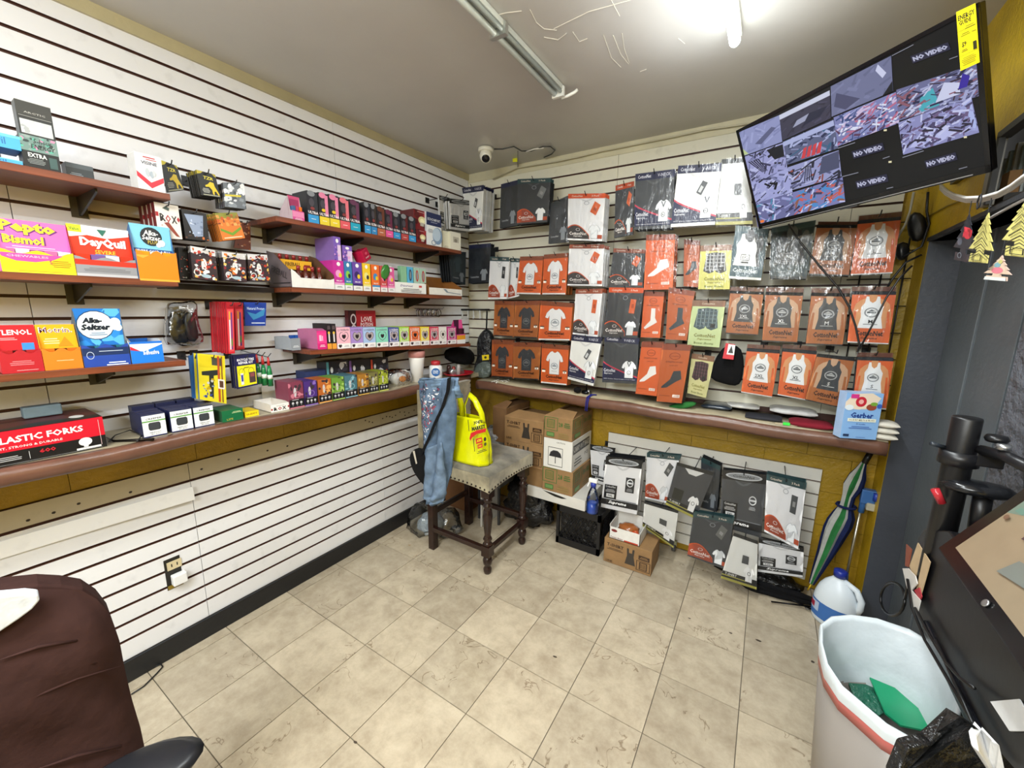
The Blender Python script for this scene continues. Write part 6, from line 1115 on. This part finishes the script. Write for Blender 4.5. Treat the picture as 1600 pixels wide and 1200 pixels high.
# ------------------------------------------------------------------ television
w_,h_=.75,.75*.58; U=V((.78,-.624,.039));N_=None
c0=V((2.282,-.795,2.158)); sc=w_/.73; c0=CP+(c0-CP)*sc; Vv=V((-.29,-.306,.907)); U.normalize(); Nn=U.cross(Vv).normalized(); Vv=Nn.cross(U).normalized()
if Nn.dot(CP-c0)<0: Nn=-Nn
t=thing('television','black flat television showing security camera views tilted from above','television',c0)
MX=Matrix(((U.x,Vv.x,Nn.x,c0.x),(U.y,Vv.y,Nn.y,c0.y),(U.z,Vv.z,Nn.z,c0.z),(0,0,0,1)))
W2,H2=w_/2,h_/2
m=MB(); m.box((-W2,-H2,-.035),(W2,H2,-.004),'0C0C0E','plastic',MX); m.box((-W2*.6,-H2*.8,-.07),(W2*.6,H2*.3,-.035),'0C0C0E','plastic',MX); m.build('housing',t,bev=.004)
m=MB(); b=.012
for a in (((-W2,H2-b),(W2,H2)),((-W2,-H2),(W2,-H2+.022)),((-W2,-H2),(-W2+b,H2)),((W2-b,-H2),(W2,H2))): m.box((a[0][0],a[0][1],-.004),(a[1][0],a[1][1],.002),'08080A','gloss',MX)
m.build('bezel',t)
m=MB(); m.box((-W2+b,-H2+.022,-.004),(W2-b,H2-b,-.001),'060608','screen',MX); m.build('screen',t)
m=MB(); m.box((-W2+.02,-H2+.004,.0021),(W2*.9,-H2+.007,.003),'B8BAC0','metal',MX); m.box((-.03,-H2-.004,-.02),(.03,-H2+.002,.002),'6A6C70','metal',MX); m.build('trim_strip',t)
T0=MX@V((0,0,.0002))
def tvp(x,y): return unp(1130+x*.3,y*.3,T0,Nn)
pm=MB()
def feed(pts,base,cols,n,seed,sz=.09):
    q=[tvp(*p) for p in pts]; p=Pr(q,.0004,'screen',pm); p.r(0,0,1,1,base); p.blobs(int(n*2.2),0,0,1,1,cols,sz,seed); return p
LL=['B4B8E0','7A7EA8','3A3A58','9A9ED0','5A5C80']
p=feed([(78,690),(292,600),(308,738),(108,812)],'8C92BE',['9AA0CC','7C82AE'],12,1); p.poly([(.35,.3),(.8,.7),(.9,.6),(.5,.2)],'5A5E80'); p.poly([(.02,.3),(.14,.02),(.02,.02)],'B8C890')
p=feed([(292,600),(555,470),(562,615),(310,732)],'3A384A',['45435A','2E2C3C'],10,2); p.r(0,.82,1,1,'C8CCE0'); p.poly([(.25,.3),(.35,.5),(.62,.55),(.6,.35)],'9A9EB8'); p.poly([(.45,.2),(.6,.55),(.95,.5),(.8,.25)],'24263A')
p=feed([(560,450),(875,290),(885,475),(565,608)],'6E7294',['787CA0','646888'],10,3); p.poly([(.1,.7),(.5,.2),(.25,.05),(.05,.3)],'4A4C6A'); p.poly([(.8,.95),(.92,.6),(.86,.5),(.76,.8)],'C8CCE8'); p.poly([(.85,0),(1,.3),(1,0)],'14141C')
p=feed([(105,818),(315,742),(335,878),(135,952)],'9A9CCC',LL+['1A1A24'],26,4); [p.poly([(.1+.06*k,.75),(.14+.06*k,.75),(.42+.03*k,.2),(.4+.03*k,.2)],'2A2A40') for k in range(5)]; p.poly([(.6,.95),(.98,.95),(.98,.5),(.75,.5)],'16161E')
p=feed([(312,738),(575,622),(600,772),(335,858)],'5A6080',['8A90B8','2A3050','A8B0D8','3A6080'],26,5); [p.poly([(.3+.1*k,.05),(.38+.1*k,.05),(.45+.1*k,.45),(.38+.1*k,.42)],'C84048') for k in range(4)]; p.r(0,.8,1,.98,'A8B0D8')
p=feed([(575,612),(900,478),(918,640),(598,762)],'7A7EB0',['C8B8D8','5A3A58','9AA0D0','3A4A7A','B86A88','D8DCF0'],60,6,.07); p.poly([(.38,.1),(.55,.1),(.7,.7),(.55,.75)],'8A90C0')
p=feed([(902,468),(1322,330),(1332,500),(912,630)],'6A6C94',['C0C4E0','3A2A3A','8A5A6A','A0A4CC','2A2A4A'],60,7,.07); p.poly([(.28,.05),(.32,.55),(.48,.7),(.55,.1)],'4AA8B8'); p.poly([(.5,.2),(.62,.75),(.8,.6),(.8,.25)],'C8CCE8'); p.poly([(.78,.4),(.84,.85),(.92,.7),(.88,.4)],'3A2A9A')
p=feed([(138,952),(338,876),(362,1002),(160,1062)],'A0A4D4',LL+['14141C'],26,8)
p=feed([(336,872),(602,782),(617,918),(352,992)],'9498C4',['B8BCE0','2A2A3A','5A5C80','8A4A44'],26,9); p.poly([(.7,.95),(1,.98),(.98,.35),(.6,.3)],'4A4E6A'); [p.poly([(.3+.05*k,.2),(.32+.05*k,.2),(.38+.03*k,.8),(.36+.03*k,.8)],'1A1A28') for k in range(4)]
p=feed([(912,638),(1292,502),(1334,690),(938,806)],'8A8CBC',['4A4468','C0C4E8','2A2438','6A5A80','9A9ED0'],70,10,.07); p.poly([(.1,.15),(.3,.5),(.6,.45),(.8,.2),(.5,.05)],'B4B8E4'); p.poly([(.95,.1),(.9,.9),(.99,.95),(.99,.2)],'A8B4E4')
p=feed([(160,1062),(362,1004),(378,1140),(180,1182)],'6A6C9A',['9A9ED0','C8CCF0','3A3A5A','4A86A8'],24,11); p.e(.15,.2,.06,.06,'E87A3A')
p=feed([(362,1002),(622,922),(636,1052),(372,1132)],'7A7CB0',['C0C4E8','3A3A5A','C85A4A','4A8AC8','8A5A4A'],40,12)
for (x,y) in ((1080,275),(755,785),(1135,835),(775,945)):
    q=[tvp(x-100,y-8+38-5),tvp(x+100,y-48-22+8),tvp(x+104,y-48+22-4),tvp(x-96,y+48-2)] 
    a=-.36 if y<300 else (-.28 if x>1000 or y<800 else -.24)
    dx=math.cos(a)*105;dy=math.sin(a)*105; nx_,ny_=-math.sin(a)*20,math.cos(a)*20
    if y>700: dx*=.8;dy*=.8
    q=[tvp(x-dx-nx_,y-dy-ny_),tvp(x+dx-nx_,y+dy-ny_),tvp(x+dx+nx_,y+dy+ny_),tvp(x-dx+nx_,y-dy+ny_)]
    p=Pr(q,.0006,'screen',pm); p.r(0,0,1,1,'26263E'); p.t('NO VIDEO',.5,.5,.62,'B4B6D0',.92,b=.06)
for x,y in ((845,678),(870,843),(1262,714)): p=Pr([tvp(x-8,y-4),tvp(x+8,y-6),tvp(x+8,y+4),tvp(x-8,y+5)],.001,'screen',pm); p.r(0,0,1,1,'E8E0B8')
for x0_,y0_,x1_,y1_ in ((880,290,992,232),(598,772,688,742),(620,920,705,898),(935,820,1045,785),(1178,308,1222,292),(832,826,868,814),(852,982,886,974),(1228,880,1272,868)): p=Pr([tvp(x0_,y0_-2),tvp(x1_,y1_-2),tvp(x1_,y1_+2),tvp(x0_,y0_+2)],.001,'screen',pm); p.r(0,0,1,1,'8A8C9A')
pm.build('screen_picture',t)
q=[tvp(1217,62),tvp(1318,14),tvp(1340,322),tvp(1240,368)]; q=[a+Nn*.003 for a in q]
p=Pr(q,.0005); p.r(0,0,1,1,'F6E60C'); p.t('ENERGY',.5,.88,.085,'2A2A10',.86,b=.03); p.t('GUIDE',.42,.79,.08,'2A2A10',.62,b=.03); p.lines(.65,.7,.55,.03,2,'8A8410'); p.lines(.4,.6,.5,.03,2,'8A8410'); p.r(.02,.66,.98,.665,'2A2A10'); p.t('$9',.3,.42,.1,'2A2A10',.24,b=.02); p.lines(.3,.33,.36,.025,2,'6A6410'); p.ring(.84,.42,.11,.16,'8A8410',.08,4); p.r(.76,.26,.93,.4,'2A2A10'); p.r(.02,.24,.98,.245,'2A2A10'); p.lines(.5,.19,.8,.03,5,'9A9414')
p.mb.build('energy_sticker',t)
# mount arm and white conduit
t=thing('wall_mount','black wall mount arm holding the television','mount',(2.69,-.5,2.1)); MB().tube([V((2.7,-.45,2.18)),V((2.55,-.60,2.16)),c0-Nn*.08],.018,'17171A','metal',10).build('arm',t); MB().box((2.68,-.52,2.08),(2.698,-.38,2.28),'17171A','metal').build('wall_plate',t)
t=thing('white_cable_bundle','bundle of white cables looping below the television to the right','cable',un(1480,300,'x',2.64))
for k in range(3):
    P=[un(a,b+3*k-3,'x',2.62+.008*k) for a,b in ((1470,292),(1478,300),(1490,307),(1510,312),(1535,311),(1560,304),(1580,293),(1600,278),(1625,262))]; MB().tube(P,.0045,'E2E0DC','plastic',8).build('cable',t)
P=[un(a,b,'x',2.66) for a,b in ((1545,342),(1575,325),(1600,312),(1630,300))]; tag(MB().tube(P,.004,'D8D6D2','plastic',6).build('thin_white_cable'),'single thin white cable running below the cable bundle','cable')
P=[un(a,b,'x',2.695) for a,b in ((1430,350),(1450,338),(1480,322),(1500,315))]; tag(MB().tube(P,.003,'8A7420','paint',6).build('yellow_painted_cable'),'cable painted over yellow on the wall under the television','cable')
# hanging tree-shaped air fresheners
FT=[(.5,1),(.42,.9),(.46,.9),(.3,.78),(.37,.78),(.2,.62),(.28,.62),(.08,.44),(.18,.44),(0,.26),(.36,.26),(.36,.16),(.14,.16),(.14,0),(.86,0),(.86,.16),(.64,.16),(.64,.26),(1,.26),(.82,.44),(.92,.44),(.72,.62),(.8,.62),(.63,.78),(.7,.78),(.54,.9),(.58,.9)]
def fresh(label,q,X,base,pat):
    P=[un(q[i],q[i+1],'x',X) for i in (0,2,4,6)]; t=thing('air_freshener',label,'air freshener',(P[0]+P[1])/2,'tree shaped air fresheners'); p=Pr(P,0,'card'); n=p.n; pts=[p.P(u,v) for u,v in FT]; MB().prism(pts,-n*.002,base,'card').build('tree_card',t)
    p=Pr(P,.0006); pat(p); p.mb.build('card_print',t); c=(P[0]+P[1])/2; MB().tube([c,c+V((0,0,.035))],.0012,'1A1A1A','plain',4).build('string',t)
def geo(p):
    p.sh(FT,.03,.02,.97,.98,'C9C070')
    for k in range(6): y=.08+.13*k; w=.42*(1-k*.14); p.poly([(.5-w,y),(.5,y+.16),(.5+w,y),(.5+w,y+.018),(.5,y+.178),(.5-w,y+.018)],'2A2A1E'); p.poly([(.5-w*.8,y-.02),(.5,y+.1),(.5+w*.8,y-.02),(.5+w*.8,y-.01),(.5,y+.11),(.5-w*.8,y-.01)],'2A2A1E')
    p.ring(.5,.1,.18,.06,'2A2A1E',.2,4)
fresh('dark air freshener with red flower print at left of the bunch',(1500,330,1530,338,1520,412,1486,405),2.60,'2A2C34',lambda p:(p.sh(FT,.03,.02,.97,.98,'22242C'),p.e(.6,.6,.2,.12,'C02838'),p.blobs(12,.4,.5,.8,.72,['D83A48','8A1A24'],.08,5),p.e(.3,.4,.12,.08,'4A4E5A'),p.ring(.4,.12,.1,.06,'6A7078',.3)))
fresh('yellow air freshener with black line pattern below cable bundle',(1530,330,1560,335,1548,412,1508,408),2.585,'C9C070',geo)
fresh('large yellow air freshener with black line pattern at frame edge',(1575,308,1635,320,1625,405,1562,398),2.55,'C9C070',geo)
fresh('pastel rainbow air freshener hanging lowest in front of grey door',(1552,398,1580,400,1580,440,1532,436),2.60,'D8B8A8',lambda p:(p.sh(FT,.03,.02,.97,.98,'D8C0A8'),p.e(.5,.4,.22,.13,'D87A88'),p.e(.45,.62,.14,.1,'7AA8B0'),p.e(.55,.75,.1,.08,'C8C07A'),p.r(.14,0,.86,.13,'D8DCDA')))
tag(MB().tube([un(1530,315,'x',2.6)+V((0,.012*math.cos(k),.02*math.sin(k)-.0)) for k in (0,1,2,3,4,5,6.28)],.002,'26262A','plain',5).build('black_loop'),'black loop tying the air fresheners to the cable bundle','loop')
# cables and black grid beside the right wall
t=thing('black_cable','long black cable looping down from television across tank packs','cable',un(1290,440,'y',-.33))
P=[un(a,b,'y',-.34) for a,b in ((1232,350),(1250,378),(1280,415),(1310,450),(1327,480),(1337,510),(1343,540),(1340,550))]; MB().tube(P,.0042,'141416','plastic',8).build('cable',t); P=[un(a,b,'y',-.34) for a,b in ((1343,545),(1362,510),(1385,465),(1405,435),(1425,415))]; MB().tube(P,.0038,'141416','plastic',8).build('cable',t); blob('clear_tie','','',[(1338,540),(1346,540),(1344,556),(1336,558)],'y',-.34,.012,'FFFFFF','clear',parent=t,amp=.004)
t=thing('adapter_bundle','tangle of black adapters and cords beside yellow wall corner','cable bundle',un(1430,370,'y',-.1))
blob('adapter','','',[(1418,330),(1440,328),(1452,345),(1450,370),(1435,380),(1420,372)],'y',-.12,.05,'0E0E10','plastic',parent=t,amp=.01); blob('adapter','','',[(1400,378),(1424,374),(1424,402),(1408,410),(1400,398)],'y',-.12,.05,'0E0E10','plastic',parent=t,amp=.008,sd=3)
for q in (((1428,300),(1422,330),(1415,350),(1402,372)),((1450,300),(1448,330),(1452,350),(1440,385),(1410,402)),((1380,460),(1395,435),(1415,410),(1440,398))): MB().tube([un(a,b,'y',-.13) for a,b in q],.005,'1A1A1C' if q[0][0]!=1428 else 'A8A698','plastic',6).build('cord',t)
t=thing('wire_grid','black wire grid panel edge at the right end of slatwall','grid',(2.6,-.02,1.2))
for x in (2.50,2.58,2.66): MB().tube([V((x,-.03,1.0)),V((x,-.03,2.05))],.004,'141416','plastic',6).build('wire',t)
for z in [1.1+.13*i for i in range(8)]: MB().tube([V((2.45,-.026,z)),V((2.69,-.026,z))],.003,'141416','plastic',6).build('wire',t)
# ------------------------------------------------------------------ ceiling fittings
t=thing('dome_camera','white dome security camera on ceiling near the corner','camera',un(760,235,'z',2.62)); c=un(759,232,'z',2.615); MB().lathe([(.05,0),(.05,-.018),(.043,-.022)],c,'E6E4D8','plastic',24).build('mount_ring',t); d=(CP-c).normalized(); Q=(d*.8+V((0,0,-.5))).to_track_quat('Z','Y').to_matrix()
MB().lathe([(.001,-.042),(.03,-.03),(.042,0),(.038,.02),(.028,.034)],c+V((0,0,-.045)),'E6E4D8','plastic',24,Mx=Q).build('ball',t); MB().lathe([(.027,.033),(.024,.037),(.001,.038)],c+V((0,0,-.045)),'15161A','gloss',20,Mx=Q).build('lens',t)
P=[un(a,b,'z',2.612) for a,b in ((772,233),(785,233),(803,229),(815,236),(830,236),(848,229),(860,229),(867,235),(862,241),(850,246))]; tag(MB().tube(P,.004,'3A3A38','plastic',6).build('camera_cable'),'dark camera cable looping across the ceiling near the corner','cable')
P=[un(a,b,'z',2.609) for a,b in ((822,237),(835,233),(850,231))]; tag(MB().tube(P,.004,'E8E6E0','plastic',6).build('white_connector'),'white connector lead on the ceiling beside the camera cable','cable')
P=[un(a,b,'y',-.03) for a,b in ((770,280),(808,262),(840,257),(870,252),(905,245),(940,236),(966,231),(1000,224),(1060,212),(1100,203),(1150,196),(1200,188))]; tag(MB().tube(P,.0045,'C8C2A8','graypaint',6).build('painted_wire'),'cream painted wire stapled along the top of the back wall','cable')
P=[un(809,236,'z',2.6),un(809,250,'y',-.1),un(809,262,'y',-.03)]; tag(MB().tube(P,.002,'3A3A38','plastic',5).build('hanging_wire'),'thin dark wire hanging down behind the small yellow tag','wire')
p=Pr([un(801,247,'y',-.12),un(808,247,'y',-.12),un(808,253,'y',-.12),un(801,253,'y',-.12)],.0); p.mb.prism(p.q,(0,.002,0),'E0E02A'); o=p.mb.build('yellow_tag'); tag(o,'tiny yellow tag hanging from wire near the ceiling corner','tag')
for i,(a,b) in enumerate(((738,270),(774,277),(825,258+22),(863,297))): 
    pass
t=thing('fluorescent_fixture','unlit slim fluorescent strip fixture with clear cover on ceiling','light fixture',(1.18,-1.3,2.61))
m=MB(); m.box((1.155,-2.3,2.598),(1.205,-.80,2.619),'C9CCC8','graypaint'); m.build('channel',t,bev=.003); MB().tube([V((1.165,-2.28,2.585)),V((1.165,-.82,2.585))],.012,'DDE6E4','gloss',12).build('tube',t); MB().tube([V((1.197,-2.28,2.588)),V((1.197,-.82,2.588))],.008,'AEB8B6','gloss',10).build('tube',t)
MB().box((1.145,-1.32,2.57),(1.215,-1.30,2.612),'C8CAC6','metal').build('clip',t); MB().tube([V((1.20,-.81,2.59)),V((1.19,-.785,2.575)),V((1.215,-.78,2.58)),V((1.25,-.775,2.59)),V((1.26,-.77,2.60))],.007,'F0F0EC','plastic',8).build('end_bracket',t); MB().box((1.15,-.815,2.57),(1.21,-.80,2.612),'E8E8E4','plastic').build('end_cap',t)
t=thing('fluorescent_lamp','lit fluorescent tube lamp at the top of the ceiling','lamp',(1.92,-1.5,2.6)); MB().tube([V((1.92,-2.2,2.575)),V((1.92,-.83,2.575))],.019,'F4FFF8','lamp',14).build('lit_tube',t); MB().box((1.90,-2.22,2.598),(1.94,-.81,2.619),'E4E6E0','graypaint').build('channel',t); MB().tube([V((1.92,-.83,2.575)),V((1.92,-.815,2.575))],.016,'E4E6E0','plastic',12).build('end_cap',t)
# ------------------------------------------------------------------ foreground right: counter, post, touch monitor
t=thing('register_counter','black counter slab at right edge beside trash can','counter',(2.65,-2.2,0)); MB().box((2.66,-3.2,0),(2.71,-1.5,.765),'101114','plastic').build('cabinet',t,bev=.004); MB().box((2.567,-3.2,.77),(2.71,-1.36,.80),'14151A','gloss').build('top',t,bev=.003)
t=thing('metal_post','thick black post with clamp standing on the counter','post',(2.56,-1.42,.7)); a=at(1512,652,1.02); zc=a.z; c=V((a.x,a.y,0))
MB().lathe([(.028,.85),(.028,1.385),(.0265,1.389),(.004,1.389)],c+V((0,0,zc-1.389)),'131315','plastic',24).build('post',t); MB().lathe([(.029,1.265),(.038,1.265),(.038,1.30),(.029,1.30)],c+V((0,0,zc-1.389-.0)),'17171A','plastic',24).build('clamp_ring',t)
z=zc-.085; MB().box((c.x+.02,c.y-.03,z-.03),(c.x+.07,c.y+.02,z+.01),'17171A','plastic').build('clamp_block',t,bev=.003); MB().tube([c+V((.03,-.02,z+.01)),c+V((.045,-.10,z+.02)),c+V((.055,-.19,z+.02))],.013,'17171A','plastic',10).build('arm',t); MB().lathe([(.012,0),(.012,.012)],c+V((.04,-.09,z+.034)),'B8BABC','metal',14).build('bolt',t); MB().tube([c+V((-.03,0,z)),c+V((-.06,-.02,z+.01))],.006,'2A3038','plastic',6).build('lever',t); MB().lathe([(.018,0),(.022,.008),(.018,.016)],c+V((.05,-.02,z+.035)),'131315','plastic',16).build('knob',t)
MB().tube([c+V((.055,-.19,z+.04)),c+V((.06,-.21,z-.04)),c+V((.05,-.22,z-.08))],.018,'131315','plastic',10).build('arm_joint',t)
t=thing('hand_scanner','black rounded scanner head behind the post','scanner',c+V((.08,.05,zc-.17))); MB().lathe([(.002,-.02),(.04,-.012),(.055,0),(.04,.014),(.002,.02)],c+V((.04,-.02,zc-.175)),'1A1B1E','gloss',18,1.3,.8).build('scanner_head',t); MB().tube([c+V((.05,-.02,zc-.19)),c+V((.055,-.02,zc-.30))],.018,'131315','plastic',10).build('scanner_grip',t); q_=at(1466,772,1.04); MB().tube([q_+V((-.008,0,.012)),q_+V((.01,0,-.022))],.009,'B02A34','gloss',8).build('red_light',t)
# touch monitor
A=at(1464,856,.82);B=at(1600,762,.741);D=at(1600,1050,.55); u=(B-A); v=(D-A); n=u.cross(v).normalized(); 
if n.dot(CP-A)<0: n=-n
u.normalize(); v=(v-u*v.dot(u)).normalized()
t=thing('touch_monitor','black touch screen terminal tilted up with reflections on its glass','monitor',A)
def Mq(a,b,o): return A+u*a+v*b+n*o
def slab(a0,b0,a1,b1,o0,o1,col,mt,name,bev=0):
    f=[Mq(a0,b0,o1),Mq(a1,b0,o1),Mq(a1,b1,o1),Mq(a0,b1,o1)]; g=[Mq(a0,b0,o0),Mq(a1,b0,o0),Mq(a1,b1,o0),Mq(a0,b1,o0)]; return MB().hexa(f+g,col,mt).build(name,t,bev=bev)
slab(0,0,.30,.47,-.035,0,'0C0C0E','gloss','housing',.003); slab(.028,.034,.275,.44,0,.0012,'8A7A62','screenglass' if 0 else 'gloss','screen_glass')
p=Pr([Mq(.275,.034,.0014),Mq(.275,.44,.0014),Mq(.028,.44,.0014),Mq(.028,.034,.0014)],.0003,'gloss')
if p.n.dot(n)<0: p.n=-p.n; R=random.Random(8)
p.r(0,0,1,1,'857660'); p.poly([(0,.42),(.12,.5),(.45,.42),(.45,1),(0,1)],'66766A')  # room reflection painted on the glass as flat colour patches
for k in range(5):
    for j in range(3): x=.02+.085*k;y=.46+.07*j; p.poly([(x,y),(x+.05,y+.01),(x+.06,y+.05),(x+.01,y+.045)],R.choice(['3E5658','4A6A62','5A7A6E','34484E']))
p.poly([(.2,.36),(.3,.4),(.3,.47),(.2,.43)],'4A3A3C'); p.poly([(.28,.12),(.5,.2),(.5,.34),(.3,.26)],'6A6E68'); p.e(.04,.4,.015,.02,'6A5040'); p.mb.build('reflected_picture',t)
MB().lathe([(.004,0),(.0065,.001),(.0065,.003),(.004,.003)],Mq(.014,.19,.001),'B8BABC','metal',14,Mx=n.to_track_quat('Z','Y').to_matrix()).build('button',t)
slab(.08,.14,.22,.34,-.07,-.035,'0C0C0E','plastic','monitor_mount'); 
zb=.802; q=Mq(.12,.22,-.06); MB().tube([q,V((q.x+.05,q.y,zb))],.03,'0C0C0E','plastic',12).build('stand',t)
# printer block with papers left of the monitor
MB().prism([un(x,y,'x',2.575) for x,y in ((1428,905),(1434,840),(1443,827),(1482,829),(1500,852),(1560,935),(1660,1060),(1660,1300),(1565,1200),(1500,1084),(1458,1004),(1432,965))],(.12,0,0),'111114','plastic').build('terminal_body',t,bev=.004)
def cardq(name,label,pts,X,col,mt='card'):
    P=[un(x,y,'x',X) for x,y in pts]; o=MB().prism(P,(.002,0,0),col,mt).build(name); tag(o,label,'paper'); return o
cardq('beige_card','crumpled beige card tucked beside the black printer',[(1434,848),(1453,878),(1437,935),(1434,930),(1421,884)],2.566,'C8AE88')
cardq('white_slip','white paper slip with printing hanging below the beige card',[(1410,888),(1419,888),(1430,900),(1433,912),(1424,922),(1438,938),(1433,958),(1428,950),(1416,915)],2.560,'D8D4CE')
cardq('red_slip','red and brown card edge behind the beige card',[(1416,850),(1424,858),(1419,886),(1414,884)],2.571,'8E4A34'); cardq('red_paper','small red paper piece between white slip and printer',[(1428,922),(1436,918),(1440,932),(1437,938)],2.563,'B0343E')
m=MB().tube([un(1395+19*math.cos(a),936+26*math.sin(a),'x',2.68) for a in [k*math.pi/10 for k in range(21)]]+[un(1420,905,'x',2.66)],.005,'0E0E10','plastic',8); tag(m.build('cable_coil'),'round loop of thick black cable before the grey door','cable')
for i,q in enumerate((((1418,905),(1425,950),(1445,1000),(1480,1060),(1515,1120),(1540,1170)),((1430,950),(1448,985),(1475,1030),(1500,1085),(1520,1130)),((1462,1000),(1478,1035),(1500,1060),(1522,1075)))):
    tag(MB().tube([un(x,y,'x',2.555) for x,y in q],.0035,'0E0E10','plastic',8).build('hanging_cable'),['outer','middle','inner'][i]+' black cable hanging down over the trash can rim','cable')
t=thing('white_card','white card with plain printed block lying on dark terminal base','card',at(1570,1110,.62)); q=[un(1547,1096,'x',2.571),un(1592,1092,'x',2.571),un(1620,1142,'x',2.571),un(1577,1142,'x',2.571)]; nn=(q[3]-q[0]).cross(q[1]-q[0]).normalized()
MB().prism(q,-nn*.002,'E2E4E4').build('card_sheet',t)
def rag(name,label,pts,d,col,mt,th=.03,cat='bag',sd=0):
    t_=thing(name,label,cat,at(pts[0][0],pts[0][1],d)); P=[at(x,y,d+.02*math.sin(i*2+sd)) for i,(x,y) in enumerate(pts)]; MB().prism(P,CF*th,col,mt).build('sheet',t_,bev=.004); return t_
rag('black_plastic_bag','black plastic bag at the bottom right by trash can',[(1455,1160),(1500,1125),(1525,1135),(1560,1170),(1600,1215),(1400,1220),(1420,1170)],.60,'1A1A1A','trashbag',.02)
rag('white_tissue','white crumpled paper sticking out of black plastic bag',[(1524,1150),(1536,1140),(1560,1165),(1572,1205),(1555,1215),(1530,1175)],.575,'DCDCDC','cloth',.01,'paper')
# ------------------------------------------------------------------ foreground left: covered office chair
P0=un(110,1010,'z',.86); dn=(CP-P0); dn.z=0; dn.normalize()
t=thing('office_chair','office chair back with dark brown fabric cover at lower left','chair',(P0.x,P0.y,0))
out=[(-60,952),(0,938),(62,930),(100,931),(135,936),(160,952),(178,975),(190,1010),(200,1060),(212,1110),(224,1150),(234,1200),(240,1290),(-60,1290)]
def ch(x,y,o=0): return unp(x,y,P0,dn)-dn*o
m=MB(); n=22
def cf(u,v):
    # rounded shell between outline rows
    y=935+v*330; L=-70; 
    rx=[(930,95),(936,137),(952,161),(975,178),(1010,190),(1060,200),(1110,212),(1150,224),(1200,234),(1270,240)]
    yy=y; r=rx[-1][1]
    for (a,b),(c_,d_) in zip(rx[:-1],rx[1:]):
        if a<=yy<=c_: r=b+(d_-b)*(yy-a)/(c_-a); break
    x=L+(r-L)*u; top=(938 if x<60 else 931)+max(0,(30-x)*.12); yq=max(y,top); e=abs(2*u-1)**6+max(0,1-v*6)**2; b_=-.012*math.sin((x*.5+y)*.03)*.6+.006*noise.noise(V((x*.01,y*.02,1)))
    return ch(x,yq,.035*min(e,1)+b_)
m.grid(cf,26,26,'3A2420','cloth'); m.build('brown_cover',t)
m=MB(); m.prism([ch(x,y,.045) for x,y in out],-dn*.07,'3A2420','cloth'); m.build('back_shell',t,bev=.01)
m=MB(); vs=[ch(x,y,-.006) for x,y in ((-60,935),(0,930),(40,926),(60,928),(62,936),(50,950),(30,965),(0,985),(-60,1010))]; m.prism(vs,-dn*.03,'D2D6DA','cloth'); m.build('white_cloth',t,bev=.003)
m=MB()
for q in (((0,1120),(60,1085),(120,1060),(190,1040)),((0,1030),(60,1010),(120,1000)),((60,1200),(120,1180),(190,1165)),((70,1060),(120,1040),(150,1035))): m.tube([ch(x,y,-.002) for x,y in q],[.001,.0035,.003,.001],'38221E','cloth',6)
m.build('cover_folds',t,kind='stuff')
a=un(275,1178,'z',.60); MB().lathe([(.02,0),(.07,.004),(.078,.02),(.06,.032),(.005,.034)],a+V((-.03,-.06,-.03)),'1F2024','plastic',22,.85,1.5,Mx=Matrix.Rotation(-.5,3,'Z')).build('armrest',t); a2=a+V((-.03,-.08,-.03)); MB().tube([a2,a2+V((-.03,-.02,-.2))],.02,'17171A','plastic',10).build('arm_support',t)
b0=P0+V((0,0,-P0.z)); bs=b0-dn*(-.18); sx=bs; MB().lathe([(.2,.44),(.24,.46),(.24,.50),(.2,.52)],V((sx.x-.1,sx.y-.25,0)),'3A2420','cloth',20).build('seat',t); MB().lathe([(.03,.08),(.03,.44)],V((sx.x-.1,sx.y-.25,0)),'17171A','metal',12).build('gas_post',t)
for k in range(5): a=k*1.2566; e=V((sx.x-.1,sx.y-.25,.08)); MB().tube([e,e+V((math.cos(a)*.26,math.sin(a)*.26,-.03))],.018,'17171A','plastic',8).build('base_leg',t)
P=[un(a,b,'z',.006) for a,b in ((205,1085),(225,1072),(245,1052),(254,1042),(252,1038),(240,1042),(222,1048))]; tag(MB().tube(P,.003,'1E1E20','plastic',6).build('floor_cable'),'thin black cable looping on the floor below left baseboard','cable')
settle()
